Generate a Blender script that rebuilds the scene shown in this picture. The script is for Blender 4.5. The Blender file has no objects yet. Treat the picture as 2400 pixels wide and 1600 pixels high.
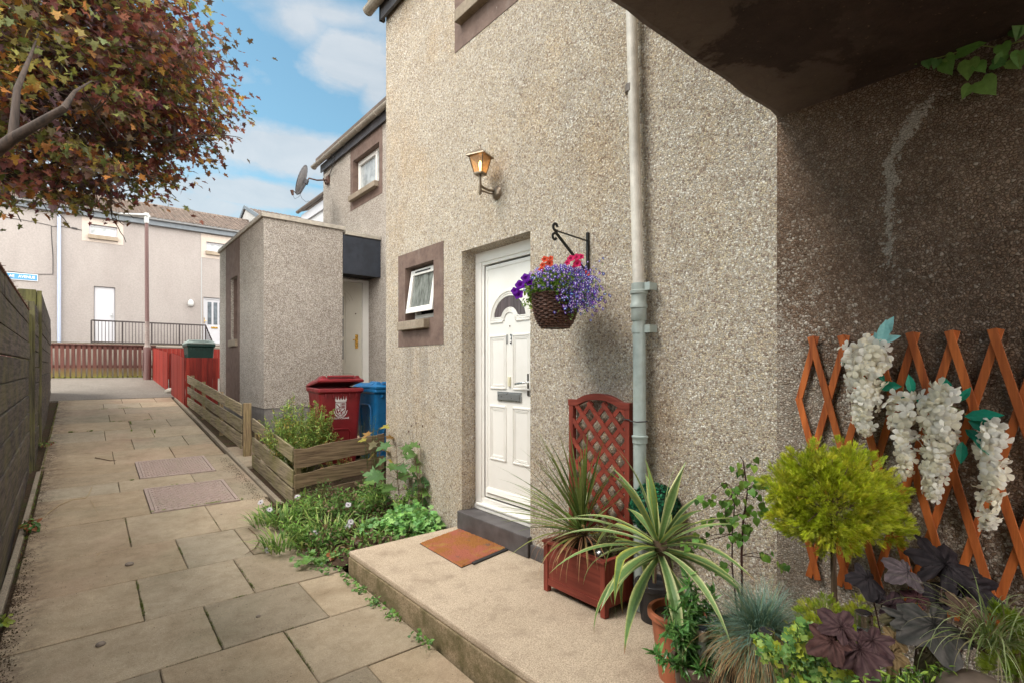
import bpy, bmesh, math, random
import numpy as np
from mathutils import Vector, Matrix
random.seed(7); RNG = np.random.default_rng(11)
SC = bpy.context.scene
COL = SC.collection
R_ = math.radians
# ---------------------------------------------------------------- camera model
FPX, HY, CX = 1215.0, 860.0, 1200.0          # focal length, horizon row, centre column (2400 px wide photo)
TH = math.atan(1004/1215.0); SN = math.sin(TH); CS = math.cos(TH)
def dirv(px, py):
    t = (px-CX)/FPX
    return (SN+CS*t, CS-SN*t, (HY-py)/FPX)
def onX(px, py, X):
    d = dirv(px, py); D = X/d[0]; return (X, D*d[1], D*d[2])
def onY(px, py, Y):
    d = dirv(px, py); D = Y/d[1]; return (D*d[0], Y, D*d[2])
def onZ(px, py, Z):
    d = dirv(px, py); D = Z/d[2]; return (D*d[0], D*d[1], Z)
def atD(px, py, D):
    d = dirv(px, py); return (D*d[0], D*d[1], D*d[2])
PR = [(-30,-2.0),(-6,-1.75),(0,-1.63),(2,-1.585),(3.8,-1.53),(5.67,-1.44),(7.4,-1.29),(14,-.68),(18.2,-.28),(19,-.26)]
def zg(Y):
    if Y <= PR[0][0]: return PR[0][1]
    for (a,b),(a2,b2) in zip(PR, PR[1:]):
        if Y <= a2: return b+(b2-b)*(Y-a)/(a2-a)
    return PR[-1][1]
def ground(px, py):
    lo, hi = .3, 40; d = dirv(px, py)
    for _ in range(50):
        m = (lo+hi)/2
        if m*d[2]-zg(m*d[1]) > 0: lo = m
        else: hi = m
    return (lo*d[0], lo*d[1], lo*d[2])
# ---------------------------------------------------------------- mesh builder (world coordinates)
class MB:
    def __init__(s): s.v=[]; s.f=[]; s.c=[]; s.cur=None; s.uc=False
    def add(s, vs, fs, col=None):
        b=len(s.v); s.v.extend([tuple(p) for p in vs]); s.f.extend([tuple(b+i for i in f) for f in fs])
        if col is not None: s.uc=True
        s.c.extend([col if col is not None else (.5,.5,.5)]*len(vs))
        return s
    def box(s, x0,x1,y0,y1,z0,z1,col=None):
        return s.hexa([(x0,y0,z0),(x1,y0,z0),(x1,y1,z0),(x0,y1,z0),(x0,y0,z1),(x1,y0,z1),(x1,y1,z1),(x0,y1,z1)],col)
    def hexa(s, p, col=None):
        return s.add(p,[(0,3,2,1),(4,5,6,7),(0,1,5,4),(1,2,6,5),(2,3,7,6),(3,0,4,7)],col)
    def obox(s, c, u, v, w, a, b, d, col=None):
        "box centred at c, half sizes a,b,d along the axes u,v,w"
        c=Vector(c); u=Vector(u).normalized()*a; v=Vector(v).normalized()*b; w=Vector(w).normalized()*d
        return s.hexa([c-u-v-w,c+u-v-w,c+u+v-w,c-u+v-w,c-u-v+w,c+u-v+w,c+u+v+w,c-u+v+w],col)
    def bar(s, p, q, wa, wb, up=(0,0,1), col=None):
        p=Vector(p); q=Vector(q); d=q-p; L=d.length; d.normalize(); u=Vector(up)
        v=u.cross(d)
        if v.length<1e-4: v=Vector((1,0,0)).cross(d)
        v.normalize(); w=d.cross(v)
        return s.obox((p+q)/2, d, v, w, L/2, wa/2, wb/2, col)
    def quad(s,a,b,c,d,col=None): return s.add([a,b,c,d],[(0,1,2,3)],col)
    def prism(s, pts, ext, col=None):
        n=len(pts); e=Vector(ext); vs=[Vector(p) for p in pts]+[Vector(p)+e for p in pts]
        fs=[tuple(range(n))[::-1], tuple(range(n,2*n))]+[(i,(i+1)%n,n+(i+1)%n,n+i) for i in range(n)]
        return s.add(vs,fs,col)
    def tube(s, pts, r, n=8, cap=True, col=None, flat=1.0, up=(0,0,1)):
        pts=[Vector(p) for p in pts]; m=len(pts)
        rr=r if isinstance(r,(list,tuple)) else [r]*m
        vs=[]; u=None
        for i,p in enumerate(pts):
            d=(pts[min(i+1,m-1)]-pts[max(i-1,0)]); d=d.normalized() if d.length>1e-9 else Vector((0,0,1))
            if u is None:
                u=Vector(up).cross(d)
                if u.length<1e-3: u=Vector((1,0,0)).cross(d)
                u.normalize()
            else:
                u=(u-d*u.dot(d)); u=u.normalized() if u.length>1e-6 else Vector((1,0,0))
            w=d.cross(u)
            for k in range(n):
                a=2*math.pi*k/n; vs.append(p+u*math.cos(a)*rr[i]+w*math.sin(a)*rr[i]*flat)
        fs=[(i*n+k,i*n+(k+1)%n,(i+1)*n+(k+1)%n,(i+1)*n+k) for i in range(m-1) for k in range(n)]
        if cap: fs+= [tuple(range(n))[::-1], tuple((m-1)*n+k for k in range(n))]
        return s.add(vs,fs,col)
    def lathe(s, prof, c, n=24, axis='z', cap=True, col=None):
        vs=[]; c=Vector(c)
        for r,h in prof:
            for k in range(n):
                a=2*math.pi*k/n
                q=Vector((math.cos(a)*r,math.sin(a)*r,h))
                if axis=='x': q=Vector((q.z,q.x,q.y))
                if axis=='y': q=Vector((q.y,q.z,q.x))
                vs.append(c+q)
        m=len(prof)
        fs=[(i*n+k,i*n+(k+1)%n,(i+1)*n+(k+1)%n,(i+1)*n+k) for i in range(m-1) for k in range(n)]
        if cap: fs+=[tuple(range(n))[::-1], tuple((m-1)*n+k for k in range(n))]
        return s.add(vs,fs,col)
    def ball(s,c,r,seg=12,rings=8,sc=(1,1,1),col=None):
        vs=[];c=Vector(c)
        for i in range(rings+1):
            ph=math.pi*i/rings
            for k in range(seg):
                a=2*math.pi*k/seg
                vs.append(c+Vector((math.sin(ph)*math.cos(a)*r*sc[0],math.sin(ph)*math.sin(a)*r*sc[1],-math.cos(ph)*r*sc[2])))
        fs=[(i*seg+k,i*seg+(k+1)%seg,(i+1)*seg+(k+1)%seg,(i+1)*seg+k) for i in range(rings) for k in range(seg)]
        return s.add(vs,fs,col)
    def build(s, name, mat, parent=None, smooth=False, bevel=0, origin=None, seg=2):
        if parent is not None:
            o=Vector((0,0,0)); p=parent
            while p: o+=p.location; p=p.parent
            off=o; loc=(0,0,0)
        else:
            off=Vector(origin) if origin is not None else Vector((0,0,0)); loc=off
        me=bpy.data.meshes.new(name)
        va=np.array(s.v,dtype=float).reshape(-1,3)-np.array(off)
        me.from_pydata(va.tolist(),[],s.f)
        if s.uc:
            at=me.color_attributes.new('tint','FLOAT_COLOR','POINT')
            ca=np.ones((len(s.v),4),dtype=np.float32); ca[:,:3]=np.array(s.c,dtype=np.float32)
            at.data.foreach_set('color',ca.ravel())
        me.materials.append(mat)
        if smooth: me.polygons.foreach_set('use_smooth',[True]*len(me.polygons)); me.set_sharp_from_angle(angle=R_(48))
        me.update()
        ob=bpy.data.objects.new(name,me); COL.objects.link(ob); ob.location=loc
        if parent: ob.parent=parent
        if bevel:
            b=ob.modifiers.new('bevel','BEVEL'); b.width=bevel; b.segments=seg; b.limit_method='ANGLE'; b.angle_limit=R_(35)
        return ob
class Cloud:
    "fast scatter of a small template: many leaves in one mesh"
    def __init__(s): s.V=[]; s.F=[]; s.C=[]; s.n=0
    def scatter(s, T, P, D, N, S, C):
        V0,F0=T; V0=np.array(V0,float); P=np.array(P,float); D=np.array(D,float); N=np.array(N,float)
        n=len(P)
        if n==0: return s
        S=np.broadcast_to(np.array(S,float),(n,)); 
        D=D/np.maximum(np.linalg.norm(D,axis=1,keepdims=True),1e-9)
        N=N-D*(N*D).sum(1,keepdims=True); ln=np.linalg.norm(N,axis=1,keepdims=True)
        bad=(ln[:,0]<1e-4); N[bad]=np.cross(D[bad],[.3,.5,.8]); N=N/np.maximum(np.linalg.norm(N,axis=1,keepdims=True),1e-9)
        W=np.cross(N,D)
        A=(V0[None,:,0,None]*D[:,None,:]+V0[None,:,1,None]*W[:,None,:]+V0[None,:,2,None]*N[:,None,:])*S[:,None,None]+P[:,None,:]
        k=len(V0); s.V.append(A.reshape(-1,3)); C=np.array(C,float)
        if C.ndim==2: C=np.repeat(C[:,None,:],k,axis=1)
        s.C.append(C.reshape(-1,3))
        for f in F0:
            idx=np.array(f)[None,:]+(np.arange(n)*k)[:,None]+s.n
            s.F.append(idx)
        s.n+=n*k
        return s
    def build(s,name,mat,parent=None,smooth=False,origin=None):
        m=MB(); m.v=np.concatenate(s.V).tolist() ; m.c=np.concatenate(s.C).tolist(); m.uc=True
        fs=[]
        for a in s.F: fs.extend(map(tuple,a.tolist()))
        m.f=fs
        return m.build(name,mat,parent,smooth,0,origin)
def thing(name,label,cat,loc=(0,0,0),group=None,kind=None):
    o=bpy.data.objects.new(name,None); COL.objects.link(o); o.location=loc; o.empty_display_size=.1
    o['label']=label; o['category']=cat
    if group: o['group']=group
    if kind: o['kind']=kind
    return o
def tag(o,label,cat,group=None,kind=None):
    o['label']=label; o['category']=cat
    if group: o['group']=group
    if kind: o['kind']=kind
    return o
def struct(o,label=None,kind='structure'):
    o['kind']=kind
    if label: o['label']=label; o['category']=label.split()[-1]
    return o
def dup(root, loc, label=None, rz=0):
    r=root.copy(); COL.objects.link(r); r.location=loc; r.rotation_euler=(0,0,rz)
    if label: r['label']=label
    for ch in list(root.children):
        cc=ch.copy(); COL.objects.link(cc); cc.parent=r
        for g in ch.children:
            d=g.copy(); COL.objects.link(d); d.parent=cc
    return r
# ---------------------------------------------------------------- materials
class NT:
    def __init__(s,name):
        s.m=bpy.data.materials.new(name); s.m.use_nodes=True; s.t=s.m.node_tree; s.n=s.t.nodes; s.l=s.t.links
        s.b=s.n['Principled BSDF']; s.out=s.n['Material Output']
    def new(s,typ,**k):
        x=s.n.new(typ)
        for a,v in k.items(): setattr(x,a,v)
        return x
    def co(s,scale=(1,1,1),kind='Object',rot=(0,0,0)):
        tc=s.new('ShaderNodeTexCoord'); mp=s.new('ShaderNodeMapping'); mp.inputs['Scale'].default_value=scale; mp.inputs['Rotation'].default_value=rot
        s.l.new(tc.outputs[kind],mp.inputs[0]); return mp.outputs[0]
    def geo(s,scale=(1,1,1)):
        g=s.new('ShaderNodeNewGeometry'); mp=s.new('ShaderNodeMapping'); mp.inputs['Scale'].default_value=scale
        s.l.new(g.outputs['Position'],mp.inputs[0]); return mp.outputs[0]
    def noise(s,co,scale,detail=4,rough=.55,dist=0):
        x=s.new('ShaderNodeTexNoise'); x.inputs['Scale'].default_value=scale; x.inputs['Detail'].default_value=detail
        x.inputs['Roughness'].default_value=rough; x.inputs['Distortion'].default_value=dist; s.l.new(co,x.inputs['Vector']); return x.outputs['Fac']
    def ramp(s,fac,stops,interp='LINEAR'):
        r=s.new('ShaderNodeValToRGB'); r.color_ramp.interpolation=interp; e=r.color_ramp.elements
        while len(e)<len(stops): e.new(.5)
        for el,(p,c) in zip(e,stops):
            el.position=p; el.color=(c,c,c,1) if isinstance(c,(int,float)) else (*c,1)
        s.l.new(fac,r.inputs[0]); return r.outputs[0]
    def mix(s,fac,a,b,mode='MIX'):
        x=s.new('ShaderNodeMix',data_type='RGBA',blend_type=mode)
        for sock,v in ((x.inputs[0],fac),(x.inputs[6],a),(x.inputs[7],b)):
            if isinstance(v,(int,float)): sock.default_value=v
            elif isinstance(v,tuple): sock.default_value=(*v,1)
            else: s.l.new(v,sock)
        return x.outputs[2]
    def math(s,op,a,b=0.0,c=0.0,clamp=False):
        x=s.new('ShaderNodeMath',operation=op); x.use_clamp=clamp
        for sock,v in zip(x.inputs,(a,b,c)):
            if isinstance(v,(int,float)): sock.default_value=v
            else: s.l.new(v,sock)
        return x.outputs[0]
    def sep(s,co):
        x=s.new('ShaderNodeSeparateXYZ'); s.l.new(co,x.inputs[0]); return x.outputs
    def bump(s,h,strength=.5,dist=.01,prev=None):
        x=s.new('ShaderNodeBump'); x.inputs['Strength'].default_value=strength; x.inputs['Distance'].default_value=dist
        s.l.new(h,x.inputs['Height'])
        if prev is not None: s.l.new(prev,x.inputs['Normal'])
        return x.outputs[0]
    def fin(s,col,rough=.8,normal=None,metal=0,spec=None):
        if isinstance(col,tuple): s.b.inputs['Base Color'].default_value=(*col,1)
        else: s.l.new(col,s.b.inputs['Base Color'])
        if isinstance(rough,(int,float)): s.b.inputs['Roughness'].default_value=rough
        else: s.l.new(rough,s.b.inputs['Roughness'])
        s.b.inputs['Metallic'].default_value=metal
        if spec is not None: s.b.inputs['Specular IOR Level'].default_value=spec
        if normal is not None: s.l.new(normal,s.b.inputs['Normal'])
        return s.m
def roughcast(name, cols, matrix, scale=110, bump=1.0, dist=.012, stain=(.9,.85,.78), stainamt=.35, streak=None, gap=.55):
    "thrown stone chips of mixed size bedded in mortar: every chip has its own colour and height"
    t=NT(name); co=t.geo()
    wob=t.new('ShaderNodeTexNoise'); wob.inputs['Scale'].default_value=scale*.55; wob.inputs['Detail'].default_value=2; t.l.new(co,wob.inputs['Vector'])
    vm=t.new('ShaderNodeVectorMath',operation='MULTIPLY_ADD'); t.l.new(wob.outputs['Color'],vm.inputs[0]); vm.inputs[1].default_value=(.7/scale,)*3; t.l.new(co,vm.inputs[2]); cw=vm.outputs[0]
    def chips(sc):
        v=t.new('ShaderNodeTexVoronoi',feature='F1'); v.inputs['Scale'].default_value=sc; t.l.new(cw,v.inputs['Vector'])
        e=t.new('ShaderNodeTexVoronoi',feature='DISTANCE_TO_EDGE'); e.inputs['Scale'].default_value=sc; t.l.new(cw,e.inputs['Vector'])
        cs=t.new('ShaderNodeSeparateColor'); t.l.new(v.outputs['Color'],cs.inputs[0]); return v,e.outputs['Distance'],cs
    v1,e1,c1=chips(scale); v2,e2,c2=chips(scale*1.75)
    pick=t.math('GREATER_THAN',c1.outputs[2],.62)          # some places show only small chips
    def mf(a,b): return t.math('ADD',t.math('MULTIPLY',a,t.math('SUBTRACT',1.0,pick)),t.math('MULTIPLY',b,pick))
    rnd=mf(c1.outputs[0],c2.outputs[0]); edge=mf(e1,e2); hgt=mf(c1.outputs[1],t.math('MULTIPLY',c2.outputs[1],.5)); t.cell=mf(c1.outputs[1],c2.outputs[1])
    n=len(cols); pc=t.ramp(rnd,[(i/n,c) for i,c in enumerate(cols)],'CONSTANT')
    pc=t.mix(.25,pc,t.ramp(t.noise(co,scale*2,2),[(.3,.25),(.7,.8)]),'OVERLAY')
    c=t.mix(t.ramp(edge,[(.02,gap),(.13,0.0)]),pc,matrix)
    pat=t.ramp(t.noise(co,1.1,6,.6),[(.3,stain),(.62,(1,1,1))]); c=t.mix(stainamt,c,pat,'MULTIPLY')
    pat2=t.ramp(t.noise(t.geo((.9,.9,1.6)),4.2,5,.65,.3),[(.34,(.82,.79,.76)),(.6,(1.0,1.0,1.0)),(.75,(1.05,1.03,.97))]); c=t.mix(.55,c,pat2,'MULTIPLY')
    mid=t.ramp(t.noise(co,17,4,.7),[(.34,(.80,.78,.75)),(.56,(1,1,1))]); c=t.mix(.6,c,mid,'MULTIPLY')
    if streak is not None: c=streak(t,c)
    dome=t.ramp(edge,[(0.0,0.0),(.12,.75),(.4,1.0)])
    h=t.math('ADD',t.math('MULTIPLY',dome,.8),t.math('MULTIPLY',hgt,.9)); h=t.math('ADD',h,t.math('MULTIPLY',t.noise(co,22,4,.6),1.6))
    return t.fin(c,.85,t.bump(h,bump,dist),spec=.25)
def plain(name,col,rough=.5,metal=0,var=.12,scale=30,bump=.0,spec=None,dirt=None):
    t=NT(name); co=t.geo()
    n=t.noise(co,scale,4)
    k0=tuple(x*(1-var) for x in col); k1=tuple(min(1,x*(1+var)) for x in col)
    c=t.ramp(n,[(.3,k0),(.7,k1)])
    if dirt: c=t.mix(t.math('MULTIPLY',t.ramp(t.noise(co,3.5,6,.7),[(.45,0.),(.72,1.)]),dirt[1]),c,dirt[0])
    r=t.ramp(t.noise(co,scale*.6,3),[(.3,max(0,rough-.1)),(.7,min(1,rough+.1))])
    return t.fin(c,r,t.bump(n,bump,.004) if bump else None,metal,spec)
def wood(name,a,b,axis='y',algae=None,rough=.75,bump=.5,fine=60,algz=None,grey=None):
    t=NT(name); sc={'x':(.06,1,1),'y':(1,.06,1),'z':(1,1,.06)}[axis]
    co=t.geo(sc); g=t.noise(co,fine,5,.65,.4)
    c=t.ramp(g,[(.36,b),(.60,a)])
    g2=t.noise(t.geo(tuple(x*1.0 for x in sc)),fine*.25,3)
    c=t.mix(.5,c,t.ramp(g2,[(.3,(.72,.7,.68)),(.65,(1.12,1.1,1.08))]),'MULTIPLY')
    oi=t.new('ShaderNodeObjectInfo'); c=t.mix(1.0,c,t.ramp(oi.outputs['Random'],[(0,(.78,.78,.80)),(1,(1.18,1.16,1.12))]),'MULTIPLY')
    if grey: c=t.mix(t.ramp(t.noise(t.geo((1,.35,1)),3.0,5,.65),[(.42,0.),(.62,.75)]),c,grey)
    if algae:
        m=t.ramp(t.noise(t.geo(),2.6,6,.7),[(.44,0.),(.66,algae[1])])
        if algz:
            z=t.sep(t.geo())[2]; zz=t.math('MULTIPLY_ADD',z,-1.0/algz[1],algz[0]/algz[1],clamp=True)
            m=t.math('MAXIMUM',m,t.math('MULTIPLY',zz,t.ramp(t.noise(t.geo(),14,4),[(.25,.3),(.6,1.)])))
        c=t.mix(m,c,algae[0])
    return t.fin(c,rough,t.bump(g,bump,.004),spec=.3)
def leafy(name,rough=.5,trans=.3,spec=.4,veins=False):
    t=NT(name); a=t.new('ShaderNodeAttribute',attribute_name='tint')
    c=a.outputs['Color']
    n=t.noise(t.geo(),90,3); c=t.mix(.35,c,t.ramp(n,[(.25,.3),(.75,.75)]),'OVERLAY')
    t.fin(c,rough,t.bump(n,.3,.003),spec=spec)
    if trans:
        tr=t.new('ShaderNodeBsdfTranslucent'); t.l.new(c,tr.inputs[0]); mx=t.new('ShaderNodeMixShader'); mx.inputs[0].default_value=trans
        t.l.new(t.b.outputs[0],mx.inputs[1]); t.l.new(tr.outputs[0],mx.inputs[2]); t.l.new(mx.outputs[0],t.out.inputs[0])
    return t.m
def glass(name,col=(.03,.035,.04),rough=.06):
    t=NT(name); co=t.geo(); n=t.noise(co,6,3)
    c=t.ramp(n,[(.3,tuple(x*.6 for x in col)),(.7,tuple(x*1.3 for x in col))])
    return t.fin(c,rough,t.bump(t.noise(co,2.5,2),.05,.02),spec=.8)
# ================================================================= materials
C_TAN=(.52,.42,.31); 
def h13_streak(t,c):
    p=t.geo(); s=t.sep(p); Y,Z=s[1],s[2]
    n=t.noise(p,7,5,.7)
    # stones darken down the wall around the downpipe; ochre patches
    d=t.math('ADD',t.math('ABSOLUTE',t.math('SUBTRACT',Y,1.70)),t.math('MULTIPLY',n,.35))
    m=t.ramp(d,[(.16,1.0),(.34,0.0)])
    zz=t.math('MULTIPLY_ADD',Z,-1.0,.55,clamp=True)
    c=t.mix(t.math('MULTIPLY',t.math('MULTIPLY',m,.55),zz),c,(.30,.22,.17),'MULTIPLY')
    o=t.ramp(t.noise(t.geo((1,1,.7)),1.7,6,.65),[(.5,0.),(.66,1.)])
    c=t.mix(t.math('MULTIPLY',o,.28),c,(1.05,.80,.48),'MULTIPLY')
    # rain run-off below the small window sill
    sy=t.math('MULTIPLY_ADD',t.math('ABSOLUTE',t.math('SUBTRACT',Y,4.45)),-3.0,1.35,clamp=True); sz=t.math('MULTIPLY',t.math('MULTIPLY_ADD',Z,1.6,1.0,clamp=True),t.math('LESS_THAN',Z,.22))
    rn=t.ramp(t.noise(t.geo((1,1,.12)),11,4,.7),[(.42,0.),(.6,1.)])
    c=t.mix(t.math('MULTIPLY',t.math('MULTIPLY',sy,sz),t.math('MULTIPLY',rn,.42)),c,(.22,.19,.17))
    g=t.ramp(t.noise(t.geo((1,3,.25)),1.5,5,.6),[(.46,0.),(.68,1.)])
    return t.mix(t.math('MULTIPLY',g,.30),c,(.80,.80,.82),'MULTIPLY')
M={}
M['rc13']=roughcast('roughcast',[(.62,.53,.42),(.76,.71,.63),(.47,.39,.31),(.69,.60,.45),(.84,.80,.72),(.33,.26,.21),(.64,.56,.46),(.54,.50,.45),(.76,.65,.47),(.68,.61,.52)],(.25,.195,.145),scale=100,bump=.8,dist=.008,stainamt=.3,streak=h13_streak)
M['rc_nb']=roughcast('roughcast_weathered',[(.54,.48,.42),(.72,.67,.61),(.42,.37,.32),(.62,.56,.49),(.80,.76,.70),(.32,.28,.25)],(.24,.20,.17),scale=85,bump=.8,dist=.008,stainamt=.6,stain=(.72,.69,.67))
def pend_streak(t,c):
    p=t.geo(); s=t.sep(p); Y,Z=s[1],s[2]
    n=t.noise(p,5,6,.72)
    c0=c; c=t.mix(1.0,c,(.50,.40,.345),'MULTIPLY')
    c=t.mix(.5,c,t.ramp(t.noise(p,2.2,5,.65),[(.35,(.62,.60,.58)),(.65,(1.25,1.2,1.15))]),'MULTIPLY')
    # brown coat with soffit shade put into its colour; chips paler low and outwards
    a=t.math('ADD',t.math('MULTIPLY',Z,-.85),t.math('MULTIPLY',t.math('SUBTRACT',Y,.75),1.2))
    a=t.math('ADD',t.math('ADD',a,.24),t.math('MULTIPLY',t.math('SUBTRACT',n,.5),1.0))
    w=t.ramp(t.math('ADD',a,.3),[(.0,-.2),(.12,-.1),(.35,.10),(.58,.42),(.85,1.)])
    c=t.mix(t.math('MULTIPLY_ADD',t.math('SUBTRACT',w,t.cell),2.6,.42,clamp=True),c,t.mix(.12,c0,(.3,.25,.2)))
    # pale lime run
    y0=t.math('MULTIPLY_ADD',t.math('MAXIMUM',t.math('SUBTRACT',Z,.82),0.0),-.62,.645)
    dd=t.math('ABSOLUTE',t.math('SUBTRACT',Y,t.math('ADD',y0,t.math('MULTIPLY',t.math('SUBTRACT',n,.5),.12))))
    wd=t.math('MULTIPLY_ADD',t.noise(p,7,5,.75),.13,-.030)
    cov=t.math('SUBTRACT',1.0,t.math('DIVIDE',dd,t.math('MAXIMUM',wd,.002)))
    zt=t.math('MULTIPLY',t.math('MULTIPLY_ADD',Z,8.0,-2.8,clamp=True),t.math('MULTIPLY_ADD',Z,-12.0,12.8,clamp=True))
    m=t.math('LESS_THAN',t.cell,t.math('MULTIPLY',t.math('MULTIPLY',cov,1.1,clamp=True),zt))
    return t.mix(t.math('MULTIPLY',m,.8),c,(.42,.36,.30))
M['rc_pend']=roughcast('roughcast_brown_shaded',[(.50,.42,.34),(.62,.56,.49),(.40,.33,.27),(.55,.47,.38),(.66,.6,.53)],(.26,.2,.16),scale=92,bump=.9,dist=.010,gap=.8,stainamt=.6,stain=(.6,.55,.5),streak=pend_streak)
def smooth_render(name,a,b,stain,scale=1.2,fine=45,bump=.4):
    t=NT(name); p=t.geo()
    c=t.ramp(t.noise(p,fine,5,.7),[(.3,b),(.7,a)])
    c=t.mix(.75,c,t.ramp(t.noise(t.geo((1,1,.35)),scale,6,.65),[(.3,stain),(.65,(1,1,1))]),'MULTIPLY')
    return t.fin(c,.85,t.bump(t.noise(p,fine,4),bump,.006),spec=.2)
M['far_wall']=smooth_render('pinkish_grey_render',(.37,.335,.315),(.29,.265,.25),(.80,.78,.78),.9,22)
M['far_wall_b']=smooth_render('pale_roughcast',(.44,.43,.41),(.35,.34,.33),(.85,.85,.85),1.2,14)
M['white_wall']=smooth_render('white_roughcast',(.6,.6,.61),(.48,.48,.49),(.9,.9,.92),1.2,14)
M['plinth']=smooth_render('dark_plinth_render',(.27,.25,.24),(.18,.165,.16),(.6,.6,.58),2.5,30)
M['retain']=smooth_render('pale_retaining_wall',(.50,.45,.39),(.40,.36,.31),(.75,.74,.7),1.5,18)
M['surround']=plain('brown_painted_band',(.135,.088,.07),.75,var=.22,scale=14,bump=.25,dirt=((.24,.2,.17),.35))
def brown_band():
    t=NT('brown_cement_band'); p=t.geo()
    c=t.ramp(t.noise(p,9,6,.7),[(.3,(.115,.075,.062)),(.7,(.20,.138,.112))])
    sp=t.ramp(t.noise(p,55,2),[(.71,0.),(.76,1.)]); c=t.mix(t.math('MULTIPLY',sp,.5),c,(.5,.45,.38))
    g=t.ramp(t.noise(t.geo((1,1,.3)),6,6,.7),[(.55,0.),(.75,.5)]); c=t.mix(g,c,(.27,.24,.22))
    return t.fin(c,.8,t.bump(t.noise(p,30,5),.35,.005),spec=.3)
M['surround']=brown_band()
M['cream_band']=smooth_render('cream_painted_band',(.53,.46,.41),(.46,.40,.355),(.85,.82,.78),2,20)
M['sill']=smooth_render('stone_sill',(.36,.30,.235),(.25,.205,.16),(.7,.68,.6),6,30)
M['upvc']=plain('white_upvc',(.82,.80,.76),.42,var=.02,scale=4,spec=.5,dirt=((.55,.5,.42),.16))
M['upvc_cream']=plain('cream_door_paint',(.66,.63,.55),.35,var=.03,scale=4,dirt=((.5,.45,.38),.2))
M['upvc_far']=plain('white_door_paint',(.50,.50,.53),.4,var=.02,scale=3)
M['gap']=plain('black_gasket',(.02,.02,.02),.6)
def fan_glass():
    t=NT('reeded_dark_glass'); p=t.geo((1,1,.05)); n=t.noise(p,60,3)
    c=t.ramp(n,[(.35,(.045,.024,.024)),(.7,(.13,.085,.085))])
    return t.fin(c,.12,t.bump(n,.4,.004),spec=.7)
M['fan_glass']=fan_glass()
def frosted():
    t=NT('rain_patterned_glass'); p=t.geo((1,1,.25)); n=t.noise(p,26,4,.7)
    c=t.ramp(n,[(.3,(.07,.075,.065)),(.7,(.26,.28,.26))])
    return t.fin(c,.15,t.bump(n,.5,.006),spec=.7)
M['frost']=frosted()
M['glass']=glass('window_glass',(.12,.14,.16),.05)
M['glass_lt']=glass('window_glass_with_blind',(.38,.41,.42),.08)
M['chrome']=plain('brushed_chrome',(.62,.63,.64),.22,metal=1,var=.05)
M['satin']=plain('satin_silver',(.50,.52,.53),.35,metal=.8,var=.06,scale=60)
M['brass']=plain('polished_brass',(.75,.45,.10),.25,metal=.9,var=.08)
M['ivory']=plain('ivory_lock_cover',(.72,.68,.50),.4,var=.05)
M['step']=plain('black_painted_step',(.085,.078,.080),.5,var=.3,scale=9,bump=.2,dirt=((.13,.12,.125),.6))
M['black_metal']=plain('black_painted_iron',(.02,.018,.017),.45,metal=.3,var=.3)
M['rail']=plain('dark_railing_paint',(.045,.035,.035),.5,metal=.3,var=.2)
M['fascia']=plain('dark_grey_fascia',(.075,.075,.085),.55,var=.2,scale=10,dirt=((.16,.16,.17),.5))
M['fascia_far']=plain('slate_grey_fascia',(.13,.15,.17),.55,var=.1,scale=10)
M['canopy']=plain('blue_black_fascia_board',(.022,.028,.040),.45,var=.25,scale=8,dirt=((.05,.055,.075),.5))
M['gutter']=plain('weathered_pale_gutter',(.36,.32,.27),.6,var=.25,scale=22,dirt=((.18,.17,.12),.6))
M['gutter_far']=plain('pale_grey_gutter',(.36,.37,.38),.5,var=.1)
M['coping']=plain('weathered_flat_roof_edging',(.42,.38,.32),.7,var=.2,scale=16,dirt=((.22,.2,.17),.5))
M['felt']=plain('grey_roofing_felt',(.16,.155,.15),.9,var=.25,scale=12,bump=.4)
M['pipe_lt']=plain('weathered_cream_pipe',(.68,.63,.56),.45,var=.14,scale=16,dirt=((.26,.22,.17),.5))
M['pipe_gn']=plain('pale_green_grey_pipe',(.37,.43,.41),.42,var=.12,scale=18,dirt=((.20,.17,.12),.45))
M['pipe_blue']=plain('pale_blue_pipe',(.36,.41,.53),.45,var=.06)
M['downband']=plain('dark_weathered_collar',(.16,.13,.11),.5,var=.2)
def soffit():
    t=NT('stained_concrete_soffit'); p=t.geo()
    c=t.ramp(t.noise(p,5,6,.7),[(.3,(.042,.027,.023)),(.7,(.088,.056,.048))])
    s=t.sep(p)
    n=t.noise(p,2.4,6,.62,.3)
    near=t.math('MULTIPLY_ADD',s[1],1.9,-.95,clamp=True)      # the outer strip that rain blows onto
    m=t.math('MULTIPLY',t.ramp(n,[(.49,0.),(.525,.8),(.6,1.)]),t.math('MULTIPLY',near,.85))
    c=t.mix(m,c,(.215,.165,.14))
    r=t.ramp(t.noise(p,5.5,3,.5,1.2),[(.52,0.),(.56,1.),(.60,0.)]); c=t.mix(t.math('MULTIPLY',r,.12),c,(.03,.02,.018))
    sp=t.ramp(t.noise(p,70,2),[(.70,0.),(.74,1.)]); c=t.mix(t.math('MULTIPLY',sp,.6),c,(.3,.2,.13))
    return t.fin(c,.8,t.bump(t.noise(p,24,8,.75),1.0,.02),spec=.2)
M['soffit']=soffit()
M['roof_hidden']=plain('brown_concrete_tiles_plain',(.2,.13,.1),.8,var=.2)
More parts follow.
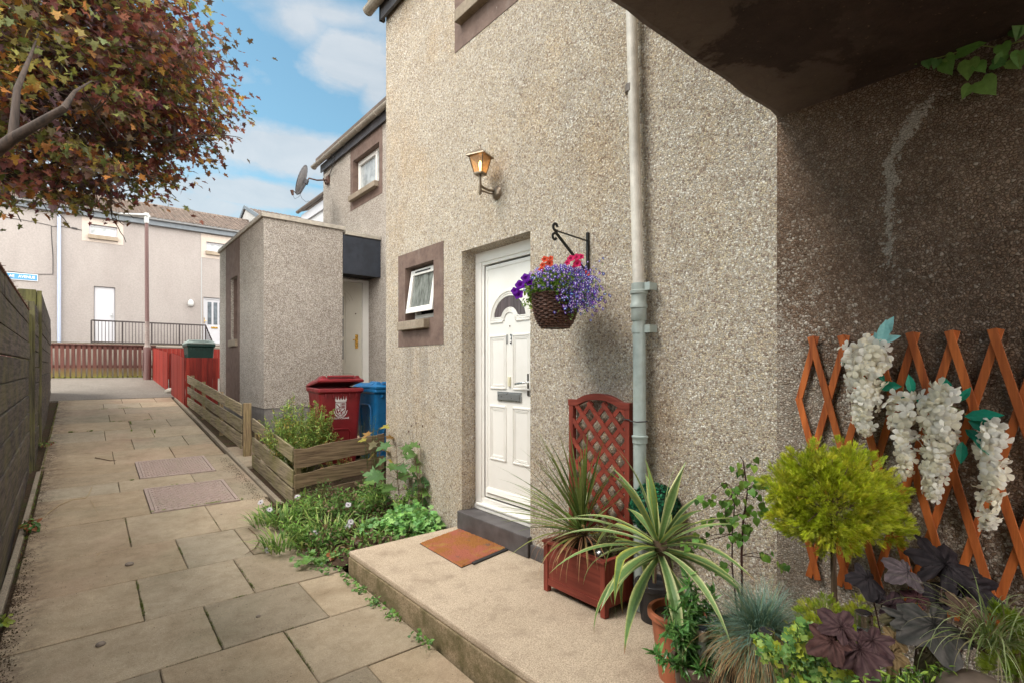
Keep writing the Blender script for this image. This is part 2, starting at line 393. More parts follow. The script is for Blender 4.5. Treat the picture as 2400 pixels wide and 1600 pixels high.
def tiles():
    t=NT('pantile_roof'); p=t.geo(); s=t.sep(p)
    wx=t.math('SINE',t.math('MULTIPLY',s[0],2*math.pi/.20)); 
    wy=t.math('FRACT',t.math('MULTIPLY',s[1],1/.34))
    c=t.ramp(t.noise(p,3.2,5,.7),[(.3,(.125,.10,.085)),(.7,(.215,.172,.145))])
    c=t.mix(.5,c,t.ramp(t.noise(t.geo((3.3,3,3)),1.0,1),[(.3,(.6,.6,.6)),(.7,(1.2,1.1,1.05))]),'MULTIPLY')
    h=t.math('ADD',t.math('MULTIPLY',wx,.5),t.math('MULTIPLY',wy,-.8))
    return t.fin(c,.8,t.bump(h,1.0,.06),spec=.2)
M['tiles']=tiles()
def conc(name,a,b,dirt=None,damt=.5,peb=260):
    t=NT(name); p=t.geo()
    n=t.noise(p,peb,2); c=t.ramp(n,[(.32,b),(.5,a),(.72,tuple(min(1,x*1.35) for x in a))])
    c=t.mix(.55,c,t.ramp(t.noise(p,2.6,7,.7),[(.3,(.70,.66,.60)),(.5,(.95,.93,.90)),(.68,(1.08,1.06,1.04))]),'MULTIPLY')
    if dirt: c=t.mix(t.math('MULTIPLY',t.ramp(t.noise(p,5,6,.72),[(.5,0.),(.72,1.)]),damt),c,dirt)
    return t.fin(c,.88,t.bump(n,.45,.003),spec=.2)
M['slab_step']=conc('fine_aggregate_concrete',(.50,.41,.315),(.32,.25,.185),(.24,.18,.13),.6,170)
def slabside():
    t=NT('mossy_concrete_edge'); p=t.geo()
    n=t.noise(p,120,3); c=t.ramp(n,[(.3,(.22,.165,.10)),(.7,(.42,.33,.22))])
    g=t.ramp(t.noise(p,7,6,.7),[(.4,0.),(.62,.8)]); c=t.mix(g,c,(.115,.10,.045))
    return t.fin(c,.9,t.bump(n,.6,.006),spec=.2)
M['slab_side']=slabside()
def paving():
    t=NT('concrete_paving'); p=t.geo(); a=t.new('ShaderNodeAttribute',attribute_name='tint').outputs['Color']
    n=t.noise(p,170,3,.7); c=t.ramp(n,[(.3,(.33,.268,.190)),(.55,(.43,.352,.258)),(.75,(.55,.465,.355))])
    c=t.mix(1.0,c,a,'MULTIPLY')
    c=t.mix(.65,c,t.ramp(t.noise(p,1.9,7,.68,.4),[(.28,(.62,.57,.50)),(.45,(.90,.88,.85)),(.56,(.98,.97,.95)),(.72,(1.13,1.10,1.06))]),'MULTIPLY')
    g=t.ramp(t.noise(t.geo((1,1,1)),1.3,5,.6),[(.5,0.),(.72,.35)]); c=t.mix(g,c,(.26,.25,.17))
    pk=t.ramp(t.noise(p,.75,4,.6),[(.52,0.),(.7,.4)]); c=t.mix(pk,c,(.42,.27,.2))
    # soil washed down from the sleeper wall: spotty towards the left edge
    s=t.sep(p); e=t.math('MULTIPLY_ADD',s[0],-4.0,-.55,clamp=True)
    d=t.math('MULTIPLY',e,t.ramp(t.noise(p,13,7,.8),[(.42,0.),(.58,1.)])); c=t.mix(d,c,(.085,.055,.042))
    sp=t.ramp(t.noise(p,48,2,.5),[(.70,0.),(.75,1.)]); c=t.mix(t.math('MULTIPLY',sp,.55),c,(.10,.075,.055)); mt=t.ramp(t.noise(p,8,6,.75),[(.34,(.78,.76,.72)),(.55,(1,1,1)),(.72,(1.10,1.09,1.06))]); c=t.mix(.8,c,mt,'MULTIPLY')
    hair=t.ramp(t.noise(p,2.3,9,.75,1.5),[(.492,0.),(.5,1.),(.508,0.)]); c=t.mix(t.math('MULTIPLY',hair,.35),c,(.12,.09,.06))
    return t.fin(c,.86,t.bump(t.math('ADD',n,t.math('MULTIPLY',t.noise(p,12,5),1.5)),.5,.004),spec=.25)
M['paving']=paving()
def soil():
    t=NT('dark_soil'); p=t.geo(); n=t.noise(p,45,6,.75)
    c=t.ramp(n,[(.3,(.035,.022,.014)),(.6,(.10,.068,.045)),(.75,(.20,.15,.10))])
    g=t.ramp(t.noise(p,4,5,.7),[(.5,0.),(.65,.6)]); c=t.mix(g,c,(.055,.075,.02))
    return t.fin(c,.95,t.bump(n,1.0,.02),spec=.1)
M['soil']=soil()
M['asphalt']=conc('worn_asphalt',(.20,.178,.155),(.12,.105,.09),(.13,.11,.085),.4,60)
M['kerb']=conc('concrete_edging',(.30,.255,.20),(.2,.165,.13),(.10,.085,.06),.6,120)
def iron():
    t=NT('pinkish_iron_cover'); p=t.geo(); n=t.noise(p,40,5,.7)
    c=t.ramp(n,[(.3,(.30,.225,.195)),(.7,(.44,.345,.305))]); c=t.mix(t.ramp(t.noise(p,6,4),[(.5,0.),(.7,.4)]),c,(.3,.26,.2))
    return t.fin(c,.7,t.bump(n,.3,.003),spec=.3)
M['cover']=iron()
M['sleeper']=wood('black_stained_sleepers',(.112,.094,.088),(.022,.019,.020),'y',algae=((.16,.15,.05),.45),bump=.8,fine=42)
M['sleeper_g']=wood('green_algae_timber',(.12,.11,.06),(.035,.032,.025),'z',algae=((.15,.15,.035),.55),bump=.8,fine=40)
M['sleeper_top']=plain('rust_brown_board_edge',(.16,.075,.05),.8,var=.35,scale=20,bump=.4)
M['low_y']=wood('weathered_grey_green_boards',(.33,.28,.20),(.135,.108,.075),'y',algae=((.20,.19,.05),.55),bump=.7,fine=50)
M['low_x']=wood('weathered_brown_boards',(.27,.195,.125),(.105,.07,.045),'x',algae=((.17,.15,.07),.35),bump=.7,fine=50)
M['low_z']=wood('weathered_post_timber',(.33,.25,.15),(.14,.10,.06),'z',algae=((.2,.18,.05),.4),bump=.7,fine=50)
M['red_z']=wood('red_painted_boards',(.34,.038,.026),(.20,.020,.015),'z',bump=.3,fine=30,rough=.6)
M['brown_z']=wood('red_brown_pickets',(.15,.062,.05),(.085,.034,.028),'z',algae=((.22,.22,.04),.0),algz=(.0,.32),bump=.3,fine=30)
M['mahog']=wood('red_cedar_stain',(.285,.062,.042),(.19,.038,.026),'z',bump=.25,fine=34,rough=.5)
M['mahog_y']=wood('red_cedar_stain_rail',(.285,.062,.042),(.19,.038,.026),'y',bump=.25,fine=34,rough=.5)
M['orange']=wood('orange_stained_lath',(.50,.14,.035),(.25,.06,.016),'z',bump=.25,fine=30,rough=.55)
M['red_bin']=plain('dark_red_bin_plastic',(.235,.016,.022),.38,var=.12,scale=12,bump=.1,dirt=((.16,.03,.03),.4))
M['blue_bin']=plain('blue_bin_plastic',(.012,.165,.40),.36,var=.10,scale=12,bump=.1)
M['green_bin']=plain('dark_green_bin_plastic',(.012,.05,.04),.4,var=.12,scale=12)
M['grey_lid']=plain('pale_green_grey_lid',(.30,.36,.33),.45,var=.1)
M['white_print']=plain('white_print',(.75,.70,.70),.6,var=.04)
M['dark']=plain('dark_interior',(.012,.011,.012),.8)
M['terracotta']=plain('terracotta_plastic_pot',(.46,.15,.075),.55,var=.12,scale=14)
M['brown_pot']=plain('taupe_plastic_pot',(.115,.078,.062),.5,var=.12,scale=14)
M['black_pot']=plain('black_plastic_pot',(.018,.017,.019),.45,var=.2)
M['grey_pot']=plain('taupe_stoneware_pot',(.19,.14,.11),.6,var=.2,scale=14,bump=.2)
M['steel']=plain('brushed_steel',(.55,.50,.45),.28,metal=1,var=.1)
M['solar']=plain('dark_solar_cell',(.02,.02,.03),.25,var=.2)
def coir():
    t=NT('orange_coir'); p=t.geo(); n=t.noise(p,300,3,.8)
    c=t.ramp(n,[(.3,(.19,.075,.025)),(.55,(.40,.17,.055)),(.75,(.60,.31,.11))])
    b=t.ramp(t.noise(p,5.5,4,.6),[(.46,0.),(.6,.75)]); c=t.mix(b,c,(.42,.13,.10))
    b=t.ramp(t.noise(t.geo((1.3,1,1)),7.5,4,.6),[(.60,0.),(.72,.7)]); c=t.mix(b,c,(.15,.115,.095))
    b=t.ramp(t.noise(t.geo((1,1.7,1)),4.5,4,.6),[(.58,0.),(.7,.6)]); c=t.mix(b,c,(.42,.29,.07))
    return t.fin(c,.95,t.bump(n,1.0,.006),spec=.1)
M['coir']=coir()
M['rubber']=plain('black_rubber',(.022,.021,.022),.6,var=.2)
M['wicker']=plain('dark_wicker',(.085,.036,.022),.6,var=.45,scale=60)
M['bark']=wood('grey_brown_bark',(.18,.12,.085),(.07,.045,.032),'z',bump=1.0,fine=30)
M['stem_dark']=plain('dark_red_brown_stem',(.07,.028,.024),.6,var=.3)
M['stem_brown']=plain('brown_stem',(.14,.085,.05),.7,var=.3,scale=60)
M['twig']=plain('dry_straw_twig',(.40,.30,.17),.8,var=.2)
M['leaf']=leafy('foliage',.45,.28,.35)
M['leaf_thin']=leafy('thin_foliage',.5,.38,.3)
M['leaf_gloss']=leafy('glossy_foliage',.32,.18,.45)
M['leaf_matt']=leafy('matt_foliage',.6,.12,.3)
M['petal']=leafy('petals',.6,.45,.15)
M['silk']=leafy('silk_leaf',.5,.25,.3)
M['pebble']=plain('grey_pebble',(.22,.18,.15),.8,var=.3,scale=60)
def emis(name,col,st):
    t=NT(name); t.b.inputs['Emission Color'].default_value=(*col,1); t.b.inputs['Emission Strength'].default_value=st
    return t.fin(col,.3)
M['bulb']=emis('lit_bulb',(1.0,.70,.36),4.5)
def lampglass():
    t=NT('amber_lamp_glass'); tr=t.new('ShaderNodeBsdfTransparent'); tr.inputs[0].default_value=(1,.80,.52,1)
    n=t.noise(t.geo(),50,3); t.fin(t.ramp(n,[(.3,(.75,.45,.2)),(.7,(.9,.62,.36))]),.2)
    mx=t.new('ShaderNodeMixShader'); mx.inputs[0].default_value=.45
    t.l.new(tr.outputs[0],mx.inputs[1]); t.l.new(t.b.outputs[0],mx.inputs[2]); t.l.new(mx.outputs[0],t.out.inputs[0]); return t.m
M['lampglass']=lampglass()
M['lampmetal']=plain('antique_pewter_metal',(.24,.19,.14),.4,metal=.7,var=.25)
M['dish']=plain('grey_mesh_dish',(.34,.34,.36),.5,metal=.3,var=.12,scale=8)
M['rust']=plain('rusty_steel',(.10,.05,.035),.8,var=.3)
M['lamp_col']=plain('brown_lamp_post_paint',(.155,.085,.078),.5,var=.12)
M['lamp_base']=plain('weathered_lamp_post_base',(.28,.235,.21),.6,var=.25,scale=12,dirt=((.13,.05,.045),.6))
M['lamp_head']=plain('pale_grey_lamp_housing',(.52,.53,.52),.45,var=.08)
M['sign_blue']=plain('blue_sign_enamel',(.06,.24,.46),.4,var=.05)
M['sign_white']=plain('white_sign_enamel',(.65,.65,.66),.4,var=.03)
M['cable']=plain('black_cable',(.05,.045,.045),.6)
# ================================================================= helpers for walls with holes
def wall_faces(mb, mp, A0,A1,B0,B1, holes, depth, col=None):
    "mp(a,b,d) -> world; d is depth behind the face"
    xs=sorted({A0,A1,*[h[0] for h in holes],*[h[1] for h in holes]}); zs=sorted({B0,B1,*[h[2] for h in holes],*[h[3] for h in holes]})
    for x0,x1 in zip(xs,xs[1:]):
        for z0,z1 in zip(zs,zs[1:]):
            cx,cz=(x0+x1)/2,(z0+z1)/2
            if any(h[0]<cx<h[1] and h[2]<cz<h[3] for h in holes): continue
            mb.quad(mp(x0,z0,0),mp(x1,z0,0),mp(x1,z1,0),mp(x0,z1,0))
    for a0,a1,b0,b1 in [h[:4] for h in holes]:
        for p,q in (((a0,b0),(a1,b0)),((a1,b0),(a1,b1)),((a1,b1),(a0,b1)),((a0,b1),(a0,b0))):
            mb.quad(mp(*p,0),mp(*q,0),mp(*q,depth),mp(*p,depth))
def frame_ring(mb, mp, a0,a1,b0,b1, w, d0,d1, wb=None):
    wb=wb or w
    def bx(x0,x1,z0,z1):
        p=[mp(x0,z0,d0),mp(x1,z0,d0),mp(x1,z0,d1),mp(x0,z0,d1),mp(x0,z1,d0),mp(x1,z1,d0),mp(x1,z1,d1),mp(x0,z1,d1)]
        mb.hexa(p)
    bx(a0,a1,b0,b0+wb); bx(a0,a1,b1-w,b1); bx(a0,a0+w,b0+wb,b1-w); bx(a1-w,a1,b0+wb,b1-w)
def pbox(mb, mp, a0,a1,b0,b1,d0,d1):
    mb.hexa([mp(a0,b0,d0),mp(a1,b0,d0),mp(a1,b0,d1),mp(a0,b0,d1),mp(a0,b1,d0),mp(a1,b1,d0),mp(a1,b1,d1),mp(a0,b1,d1)])
def planeX(X): return lambda a,b,d: (X+d,a,b)
def planeY(Y): return lambda a,b,d: (a,Y+d,b)
def text_obj(body,name,mat,parent,loc,rot,size,extrude=.002,sx=1.0,align='CENTER',space=1.0,bold=0):
    cu=bpy.data.curves.new('tmp','FONT'); cu.body=body; cu.size=size; cu.extrude=extrude; cu.align_x=align; cu.align_y='CENTER'; cu.space_character=space; cu.offset=bold
    ob=bpy.data.objects.new('tmp',cu); COL.objects.link(ob)
    dg=bpy.context.evaluated_depsgraph_get(); me=bpy.data.meshes.new_from_object(ob.evaluated_get(dg)); bpy.data.objects.remove(ob)
    mt=Matrix.Translation(Vector(loc))@rot.to_4x4()@Matrix.Diagonal((sx,1,1,1))
    me.transform(mt)
    off=Vector((0,0,0)); p=parent
    while p: off+=p.location; p=p.parent
    me.transform(Matrix.Translation(-off)); me.materials.clear(); me.materials.append(mat); me.name=name
    o=bpy.data.objects.new(name,me); COL.objects.link(o); o.parent=parent; return o
ROT_NEGX=Matrix(((0,0,-1),(-1,0,0),(0,1,0)))     # text readable on a face looking toward -X (local x -> -Y, y -> Z, z -> -X)
ROT_NEGY=Matrix(((1,0,0),(0,0,-1),(0,1,0)))      # text on a face looking toward -Y
# ================================================================= THE SETTING
def build_ground():
    xs=[-60,-12,-4,-1.2,-.42,.6,1.7,2.5,4.3,8,20,60]; ys=[-30,-6,0,2,3.8,5.67,7.4,9,11,14,16,18.2,18.62]
    m=MB(); n=len(xs)
    for y in ys:
        for x in xs: m.v.append((x,y,zg(y)-.035)); m.c.append((.5,)*3)
    # beyond the retaining wall the ground is higher and runs to the horizon
    for y,z in ((18.78,.55),(24,.88),(30,1.0),(60,1.6),(300,4.0)):
        for x in xs: m.v.append((x*(1 if y<50 else 8),y,z)); m.c.append((.5,)*3)
    R=len(ys)+5
    m.f=[(r*n+i,r*n+i+1,(r+1)*n+i+1,(r+1)*n+i) for r in range(R-1) for i in range(n-1)]
    struct(m.build('ground',M['soil']))
build_ground()
def slab(m,x0,x1,y0,y1,g=.0042):
    t=random.uniform(.80,1.06); w=random.uniform(-.035,.05); col=(t*(1+w),t,t*(1-w*1.0))
    x0+=g*.75;x1-=g*.75;y0+=g*1.35;y1-=g*1.35
    j=[random.uniform(-.003,.003) for _ in range(4)]
    top=[(x0,y0,zg(y0)+j[0]),(x1,y0,zg(y0)+j[1]),(x1,y1,zg(y1)+j[2]),(x0,y1,zg(y1)+j[3])]
    # small worn chamfer
    e=.006
    ins=[(x0+e,y0+e,top[0][2]),(x1-e,y0+e,top[1][2]),(x1-e,y1-e,top[2][2]),(x0+e,y1-e,top[3][2])]
    mid=[(p[0],p[1],p[2]-e*.8) for p in top]; bot=[(p[0],p[1],p[2]-.06) for p in top]
    m.add(ins+mid+bot,[(0,1,2,3)]+[(i+4,(i+1)%4+4,(i+1)%4,i) for i in range(4)]+[(i+8,(i+1)%4+8,(i+1)%4+4,i+4) for i in range(4)],col)
def build_path():
    m=MB()
    rows=[(-3.0,-2.37,[.3,.9]),(-2.37,-1.74,[0,.6,1.2]),(-1.74,-1.1,[.3,.9]),(-1.1,-.46,[0,.6,1.2]),(-.46,.17,[.3,.9]),(.17,.78,[0,.6,1.2]),(.78,1.38,[.3,.9]),(1.38,1.96,[.05,.6,1.15]),(1.96,2.59,[.3,.905]),
      (2.59,3.205,[.02,.59,1.2]),(3.205,3.825,[.59,1.18]),(3.825,4.51,[.285,.90]),(4.51,5.23,[.60,1.05]),(5.23,6.055,[.30,.95]),
      ]
    # bond as read off the photograph: joints shift by half a slab from row to row
    rows[9]=(2.59,3.205,[.30,.905]); rows[8]=(1.96,2.59,[.02,.60,1.15])
    for y0,y1,js in rows:
        R=2.46 if y0<-1 else 1.52
        xs=[-.36]+[x for x in js if -.2<x<R-.2]+[R]
        for a,b in zip(xs,xs[1:]): slab(m,a,b,y0,y1)
    for y0,y1,js in ((6.055,6.93,[]),(7.36,8.20,[])):
        ym=(y0+y1)/2
        slab(m,-.36,.502,y0,ym); slab(m,-.36,.502,ym,y1); slab(m,1.278,1.56,y0,y1)
    slab(m,-.36,.30,6.93,7.36); slab(m,.30,1.0,6.93,7.36); slab(m,1.0,1.56,6.93,7.36)
    ys=[8.20,8.95,9.70,10.5,11.25,12.0,12.7,13.35,14.0]; alt=[[.30,.95],[.55,1.2],[.25,.85],[.6,1.15],[.35,.95],[.6],[.3,.9],[.62,1.2]]
    for (a,b),js in zip(zip(ys,ys[1:]),alt):
        xs=[-.40]+js+[1.53]
        for p,q in zip(xs,xs[1:]): slab(m,p,q,a,b)
    # side path up to the neighbour's door
    for a,b in ((7.40,8.0),(8.0,8.6)):
        for p,q in ((1.60,2.2),(2.2,2.9),(2.9,3.6),(3.6,4.25)): slab(m,p,q,a,b)
    struct(m.build('path',M['paving']))
    a=MB(); ys=[14.02,15,16,17,18.1]
    for y0,y1 in zip(ys,ys[1:]): a.hexa([(-9,y0,zg(y0)-.08),(5,y0,zg(y0)-.08),(5,y1,zg(y1)-.08),(-9,y1,zg(y1)-.08),(-9,y0,zg(y0)+.004),(5,y0,zg(y0)+.004),(5,y1,zg(y1)+.004),(-9,y1,zg(y1)+.004)])
    struct(a.build('road',M['asphalt']))
    k=MB()
    def strip(x0,x1,y0,y1,h,n=1):
        ns=max(1,int((y1-y0)/.9))
        for i in range(ns):
            u=y0+(y1-y0)*i/ns+.004; w=y0+(y1-y0)*(i+1)/ns-.004
            k.hexa([(x0,u,zg(u)-.1),(x1,u,zg(u)-.1),(x1,w,zg(w)-.1),(x0,w,zg(w)-.1),(x0,u,zg(u)+h),(x1,u,zg(u)+h),(x1,w,zg(w)+h),(x0,w,zg(w)+h)])
    strip(1.575,1.625,5.5,13.9,.012)
    strip(-.425,-.385,1.0,8.2,.004)
    struct(k.build('kerb',M['kerb'],bevel=.006))
build_path()
def manhole(y0,y1,label,loc):
    x0,x1=.505,1.275
    t=thing('manhole_cover',label,'manhole cover',(x0,y0,zg(y0)),group='manhole covers in the path')
    def z(y): return zg(y)+.004
    f=MB()
    for a,b,c,d in ((x0,x1,y0,y0+.03),(x0,x1,y1-.03,y1),(x0,x0+.03,y0+.03,y1-.03),(x1-.03,x1,y0+.03,y1-.03)):
        f.hexa([(a,c,z(c)-.05),(b,c,z(c)-.05),(b,d,z(d)-.05),(a,d,z(d)-.05),(a,c,z(c)+.006),(b,c,z(c)+.006),(b,d,z(d)+.006),(a,d,z(d)+.006)])
    f.build('cover_frame',M['cover'],t,bevel=.002)
    p=MB(); a,b,c,d=x0+.036,x1-.036,y0+.036,y1-.036
    p.hexa([(a,c,z(c)-.04),(b,c,z(c)-.04),(b,d,z(d)-.04),(a,d,z(d)-.04),(a,c,z(c)),(b,c,z(c)),(b,d,z(d)),(a,d,z(d))])
    nx,ny=12,10
    for i in range(nx):
        for j in range(ny):
            for o in (0,.5):
                cx=a+.03+(b-a-.06)*(i+o)/(nx-.5); cy=c+.03+(d-c-.06)*(j+o)/(ny-.5); zz=z(cy); r=.0165
                p.add([(cx-r,cy,zz),(cx,cy-r,zz),(cx+r,cy,zz),(cx,cy+r,zz),(cx-r*.5,cy,zz+.010),(cx,cy-r*.5,zz+.010),(cx+r*.5,cy,zz+.010),(cx,cy+r*.5,zz+.010)],[(4,5,6,7),(0,1,5,4),(1,2,6,5),(2,3,7,6),(3,0,4,7)])
    p.build('cover_plate',M['cover'],t)
manhole(6.06,6.925,'studded pinkish inspection cover in the path, the nearer of two, with grass along its edge',0)
manhole(7.365,8.195,'studded pinkish inspection cover in the path, the farther of two, close to the fence gap',0)
# concrete platform in front of the door
t=thing('concrete_platform','raised tan concrete platform carrying the doormat and potted plants','platform',(1.53,3.78,-1.53))
m=MB(); X0,X1,Y0,Y1=1.53,2.50,-2.2,3.78
m.box(X0+.004,X1,Y0,Y1-.004,-1.42,-1.375); m.build('platform_top',M['slab_step'],t,bevel=.012)
m=MB(); m.box(X0,X1-.01,Y0+.01,Y1,-1.75,-1.421); m.build('platform_side',M['slab_side'],t,bevel=.006)

# ================================================================= HOUSE 13
h=thing('house','tan roughcast house with the white front door numbered 13','house',(2.5,3.5,-1.4))
PX=planeX(2.5)
door_h=(2.816,3.70,-1.227,.987); sw_h=(4.16,4.71,.462,.990); uw_h=(2.35,3.655,3.02,4.1)
m=MB(); wall_faces(m,PX,1.08,5.144,-1.75,4.35,[door_h,sw_h,uw_h],.15)
m.quad((2.5,5.144,-1.75),(8.9,5.144,-1.75),(8.9,5.144,4.35),(2.5,5.144,4.35))
m.quad((8.9,1.08,-1.75),(8.9,5.144,-1.75),(8.9,5.144,4.35),(8.9,1.08,4.35))
m.build('wall',M['rc13'],h)
# eaves, roof
m=MB(); m.box(2.44,2.47,1.08,5.19,3.70,3.88); m.box(2.47,2.50,1.08,5.19,3.84,3.88); m.box(2.44,2.497,5.15,5.19,3.70,3.84)
m.build('fascia',M['fascia'],h,bevel=.004)
m=MB(); m.hexa([(2.36,1.08,3.89),(2.36,5.3,3.89),(5.7,5.3,5.05),(5.7,1.08,5.05),(2.36,1.08,3.96),(2.36,5.3,3.96),(5.7,5.3,5.12),(5.7,1.08,5.12)])
m.hexa([(5.7,1.08,5.05),(5.7,5.3,5.05),(9.0,5.3,3.89),(9.0,1.08,3.89),(5.7,1.08,5.12),(5.7,5.3,5.12),(9.0,5.3,3.96),(9.0,1.08,3.96)])
m.build('roof',M['tiles'],h)
def gutter(name,mat,parent,X,y0,y1,z,r=.058,n=9):
    m=MB(); vs=[]
    # half round trough, 4 mm thick, with closed ends
    for yy in (y0,y1):
        for rad in (r,r-.006):
            for k in range(n): a=math.pi+math.pi*k/(n-1); vs.append((X+math.cos(a)*rad,yy,z+math.sin(a)*rad))
    f=[]
    for k in range(n-1):
        f.append((k,k+1,2*n+k+1,2*n+k)); f.append((n+k+1,n+k,3*n+k,3*n+k+1))
    f.append(tuple(range(n))); f.append(tuple(range(2*n,3*n))[::-1]); f.append((0,n,3*n,2*n)); f.append((n-1,2*n-1,4*n-1,3*n-1))
    m.add(vs,f)
    y=y0+.35
    while y<y1:
        m.tube([(X+math.cos(math.pi+math.pi*k/8)*(r+.006),y,z+math.sin(math.pi+math.pi*k/8)*(r+.006)) for k in range(9)],.009,5)
        y+=.85
    return m.build(name,mat,parent,smooth=False)
gutter('gutter',M['gutter'],h,2.375,1.1,5.33,3.86)
# small window
b=MB(); frame_ring(b,planeX(2.5),3.991,4.86,.207,1.135,.15,-.004,.006)
b=MB()
for a0,a1,b0,b1 in ((3.991,4.86,.990,1.135),(3.991,4.86,.207,.462),(3.991,4.16,.462,.990),(4.71,4.86,.462,.990)):
    pbox(b,PX,a0,a1,b0,b1,-.004,.004)
# painted reveals
for p,q in (((4.16,.462),(4.71,.462)),((4.71,.462),(4.71,.990)),((4.71,.990),(4.16,.990)),((4.16,.990),(4.16,.462))):
    ins=.002
    def sh(pt): return (pt[0]+(ins if pt[0]<4.4 else -ins), pt[1]+(ins if pt[1]<.7 else -ins))
    p2,q2=sh(p),sh(q); b.quad((2.496,*p2),(2.496,*q2),(2.64,*q2),(2.64,*p2))
w=thing('x','x','x'); bpy.data.objects.remove(w)
win=MB(); frame_ring(win,planeX(2.60),4.165,4.70,.475,.985,.045,0,.05)
win=win.build('window',M['upvc'],h,bevel=.004)
win['label']='small top-hung window beside the door, tilted open'
b.build('surround',M['surround'],win)
s=MB(); s.hexa([(2.435,4.235,.365),(2.62,4.235,.365),(2.62,4.777,.365),(2.435,4.777,.365),(2.435,4.235,.45),(2.62,4.235,.470),(2.62,4.777,.470),(2.435,4.777,.45)]); s.build('sill',M['sill'],win,bevel=.006)
# open sash: hinged on top at z=.975, swung out 17 degrees
an=R_(8.5); hx,hz=2.597,.968; L=.435
def sp(y,u,d):  # u down the sash, d outwards thickness
    return (hx-math.sin(an)*u-math.cos(an)*d, y, hz-math.cos(an)*u+math.sin(an)*-d)
sa=MB()
def sbox(mb,y0,y1,u0,u1,d0,d1): mb.hexa([sp(y0,u0,d0),sp(y1,u0,d0),sp(y1,u1,d0),sp(y0,u1,d0),sp(y0,u0,d1),sp(y1,u0,d1),sp(y1,u1,d1),sp(y0,u1,d1)])
ya,yb=4.185,4.69
sbox(sa,ya,yb,0,.055,0,.045); sbox(sa,ya,yb,L-.055,L,0,.045); sbox(sa,ya,ya+.055,.055,L-.055,0,.045); sbox(sa,yb-.055,yb,.055,L-.055,0,.045)
sash=sa.build('window_sash',M['upvc'],win,bevel=.005)
g=MB(); sbox(g,ya+.05,yb-.05,.05,L-.05,.016,.024); g.build('window_pane',M['frost'],sash)
g=MB(); sbox(g,ya+.12,yb-.10,.018,.030,.045,.052); g.build('vent_slot',M['gap'],sash)
g=MB(); g.box(2.66,2.67,4.17,4.70,.50,.98); g.build('room_dark',M['dark'],win)
st=MB(); st.bar((2.60,4.63,.62),sp(4.63,L-.03,.005),.012,.006); st.build('window_stay',M['satin'],win)
# upper window
win=MB(); frame_ring(win,planeX(2.60),2.36,3.645,3.03,4.09,.06,0,.05); win=win.build('window',M['upvc'],h,bevel=.004); win['label']='upper window cut off by the top of the picture'
b=MB()
for a0,a1,b0,b1 in ((2.20,3.805,2.735,3.02),(2.20,2.35,3.02,4.25),(3.655,3.805,3.02,4.25),(2.35,3.655,4.10,4.25)): pbox(b,PX,a0,a1,b0,b1,-.004,.004)
b.quad((2.496,3.653,3.02),(2.496,3.653,4.1),(2.64,3.653,4.1),(2.64,3.653,3.02)); b.build('surround',M['surround'],win)
s=MB(); s.box(2.43,2.62,2.28,3.715,2.93,3.035); s.build('sill',M['sill'],win,bevel=.006)
g=MB(); g.box(2.63,2.635,2.41,3.59,3.08,4.04); g.build('window_pane',M['glass'],win)
# door frame and door
DX=2.636
m=MB(); 
ring=[(2.836,3.695,-1.222,.98)]
frame_ring(m,planeX(DX),2.826,3.695,-1.2225,.982,.085,0,.07,.06)
frame_ring(m,planeX(DX+.012),2.91,3.612,-1.165,.898,.03,0,.06,.05)
m.box(DX-.012,DX+.02,2.826,3.695,-1.222,-1.185); m.box(DX-.022,DX,2.86,3.66,-1.185,-1.165)
m.build('door_frame',M['upvc'],h,bevel=.005)
d=MB(); d.box(DX+.030,DX+.07,2.946,3.575,-1.11,.862); dg=d.build('door_gasket',M['gap'],h)
LX=DX+.022
d=MB(); d.box(LX,LX+.04,2.955,3.566,-1.10,.853); d.build('tmp',M['upvc']); bpy.data.objects.remove(bpy.data.objects['tmp'])
d=MB(); frame_ring(d,planeX(LX-.006),2.955,3.566,-1.10,.853,.030,0,.03,.085)
d.box(LX,LX+.04,2.955,3.566,-1.10,.853); d.hexa([(LX-.02,2.975,-1.06),(LX,2.975,-1.06),(LX,3.545,-1.06),(LX-.02,3.545,-1.06),(LX-.008,2.975,-1.02),(LX,2.975,-1.02),(LX,3.545,-1.02),(LX-.008,3.545,-1.02)])
door=d.build('door',M['upvc'],h,bevel=.003)
pan=MB()
def ridge(pts,r=.009): pan.tube([(LX,y,z) for y,z in pts],r,6,up=(1,0,0))
def rectr(y0,y1,z0,z1):
    for k,(o,r) in enumerate(((0,.0105),(.018,.006),(.029,.0045))):
        a,b_,c_,e=y0+o,y1-o,z0+o,z1-o
        for q in (((a,c_),(b_,c_)),((b_,c_),(b_,e)),((b_,e),(a,e)),((a,e),(a,c_))): ridge(q,r)
for (y0,y1) in ((2.995,3.200),(3.292,3.500)):
    rectr(y0,y1,-.172,.255); rectr(y0,y1,-.765,-.325)
cy=3.246; zb=.385
def arc(r,a0=0,a1=180,n=18,c=(cy,zb)): return [(c[0]+math.cos(R_(a0+(a1-a0)*i/n))*r, c[1]+math.sin(R_(a0+(a1-a0)*i/n))*r*.93) for i in range(n+1)]
for r,w_ in ((.252,.012),(.232,.007),(.212,.009)): ridge(arc(r),w_)
for s_ in (1,-1):
    for o,w_ in ((0,.011),(.018,.007),(.034,.006)):
        ridge([(cy+s_*.252,zb-.012+o),(cy+s_*(.085+o*.3),zb-.012+o)],w_)
for r,w_ in ((.075,.010),(.092,.008),(.107,.006)): ridge(arc(r,0,180,14,(cy,zb-.005)),w_)
pan.build('door_mouldings',M['upvc'],door,smooth=True)
g=MB(); o=arc(.204,5,175,18,(cy,zb+.012)); i_=arc(.112,15,165,14,(cy,zb-.003))
ol=arc(.198,3,177,22,(cy,zb+.022)); 
pts=[]; n=22
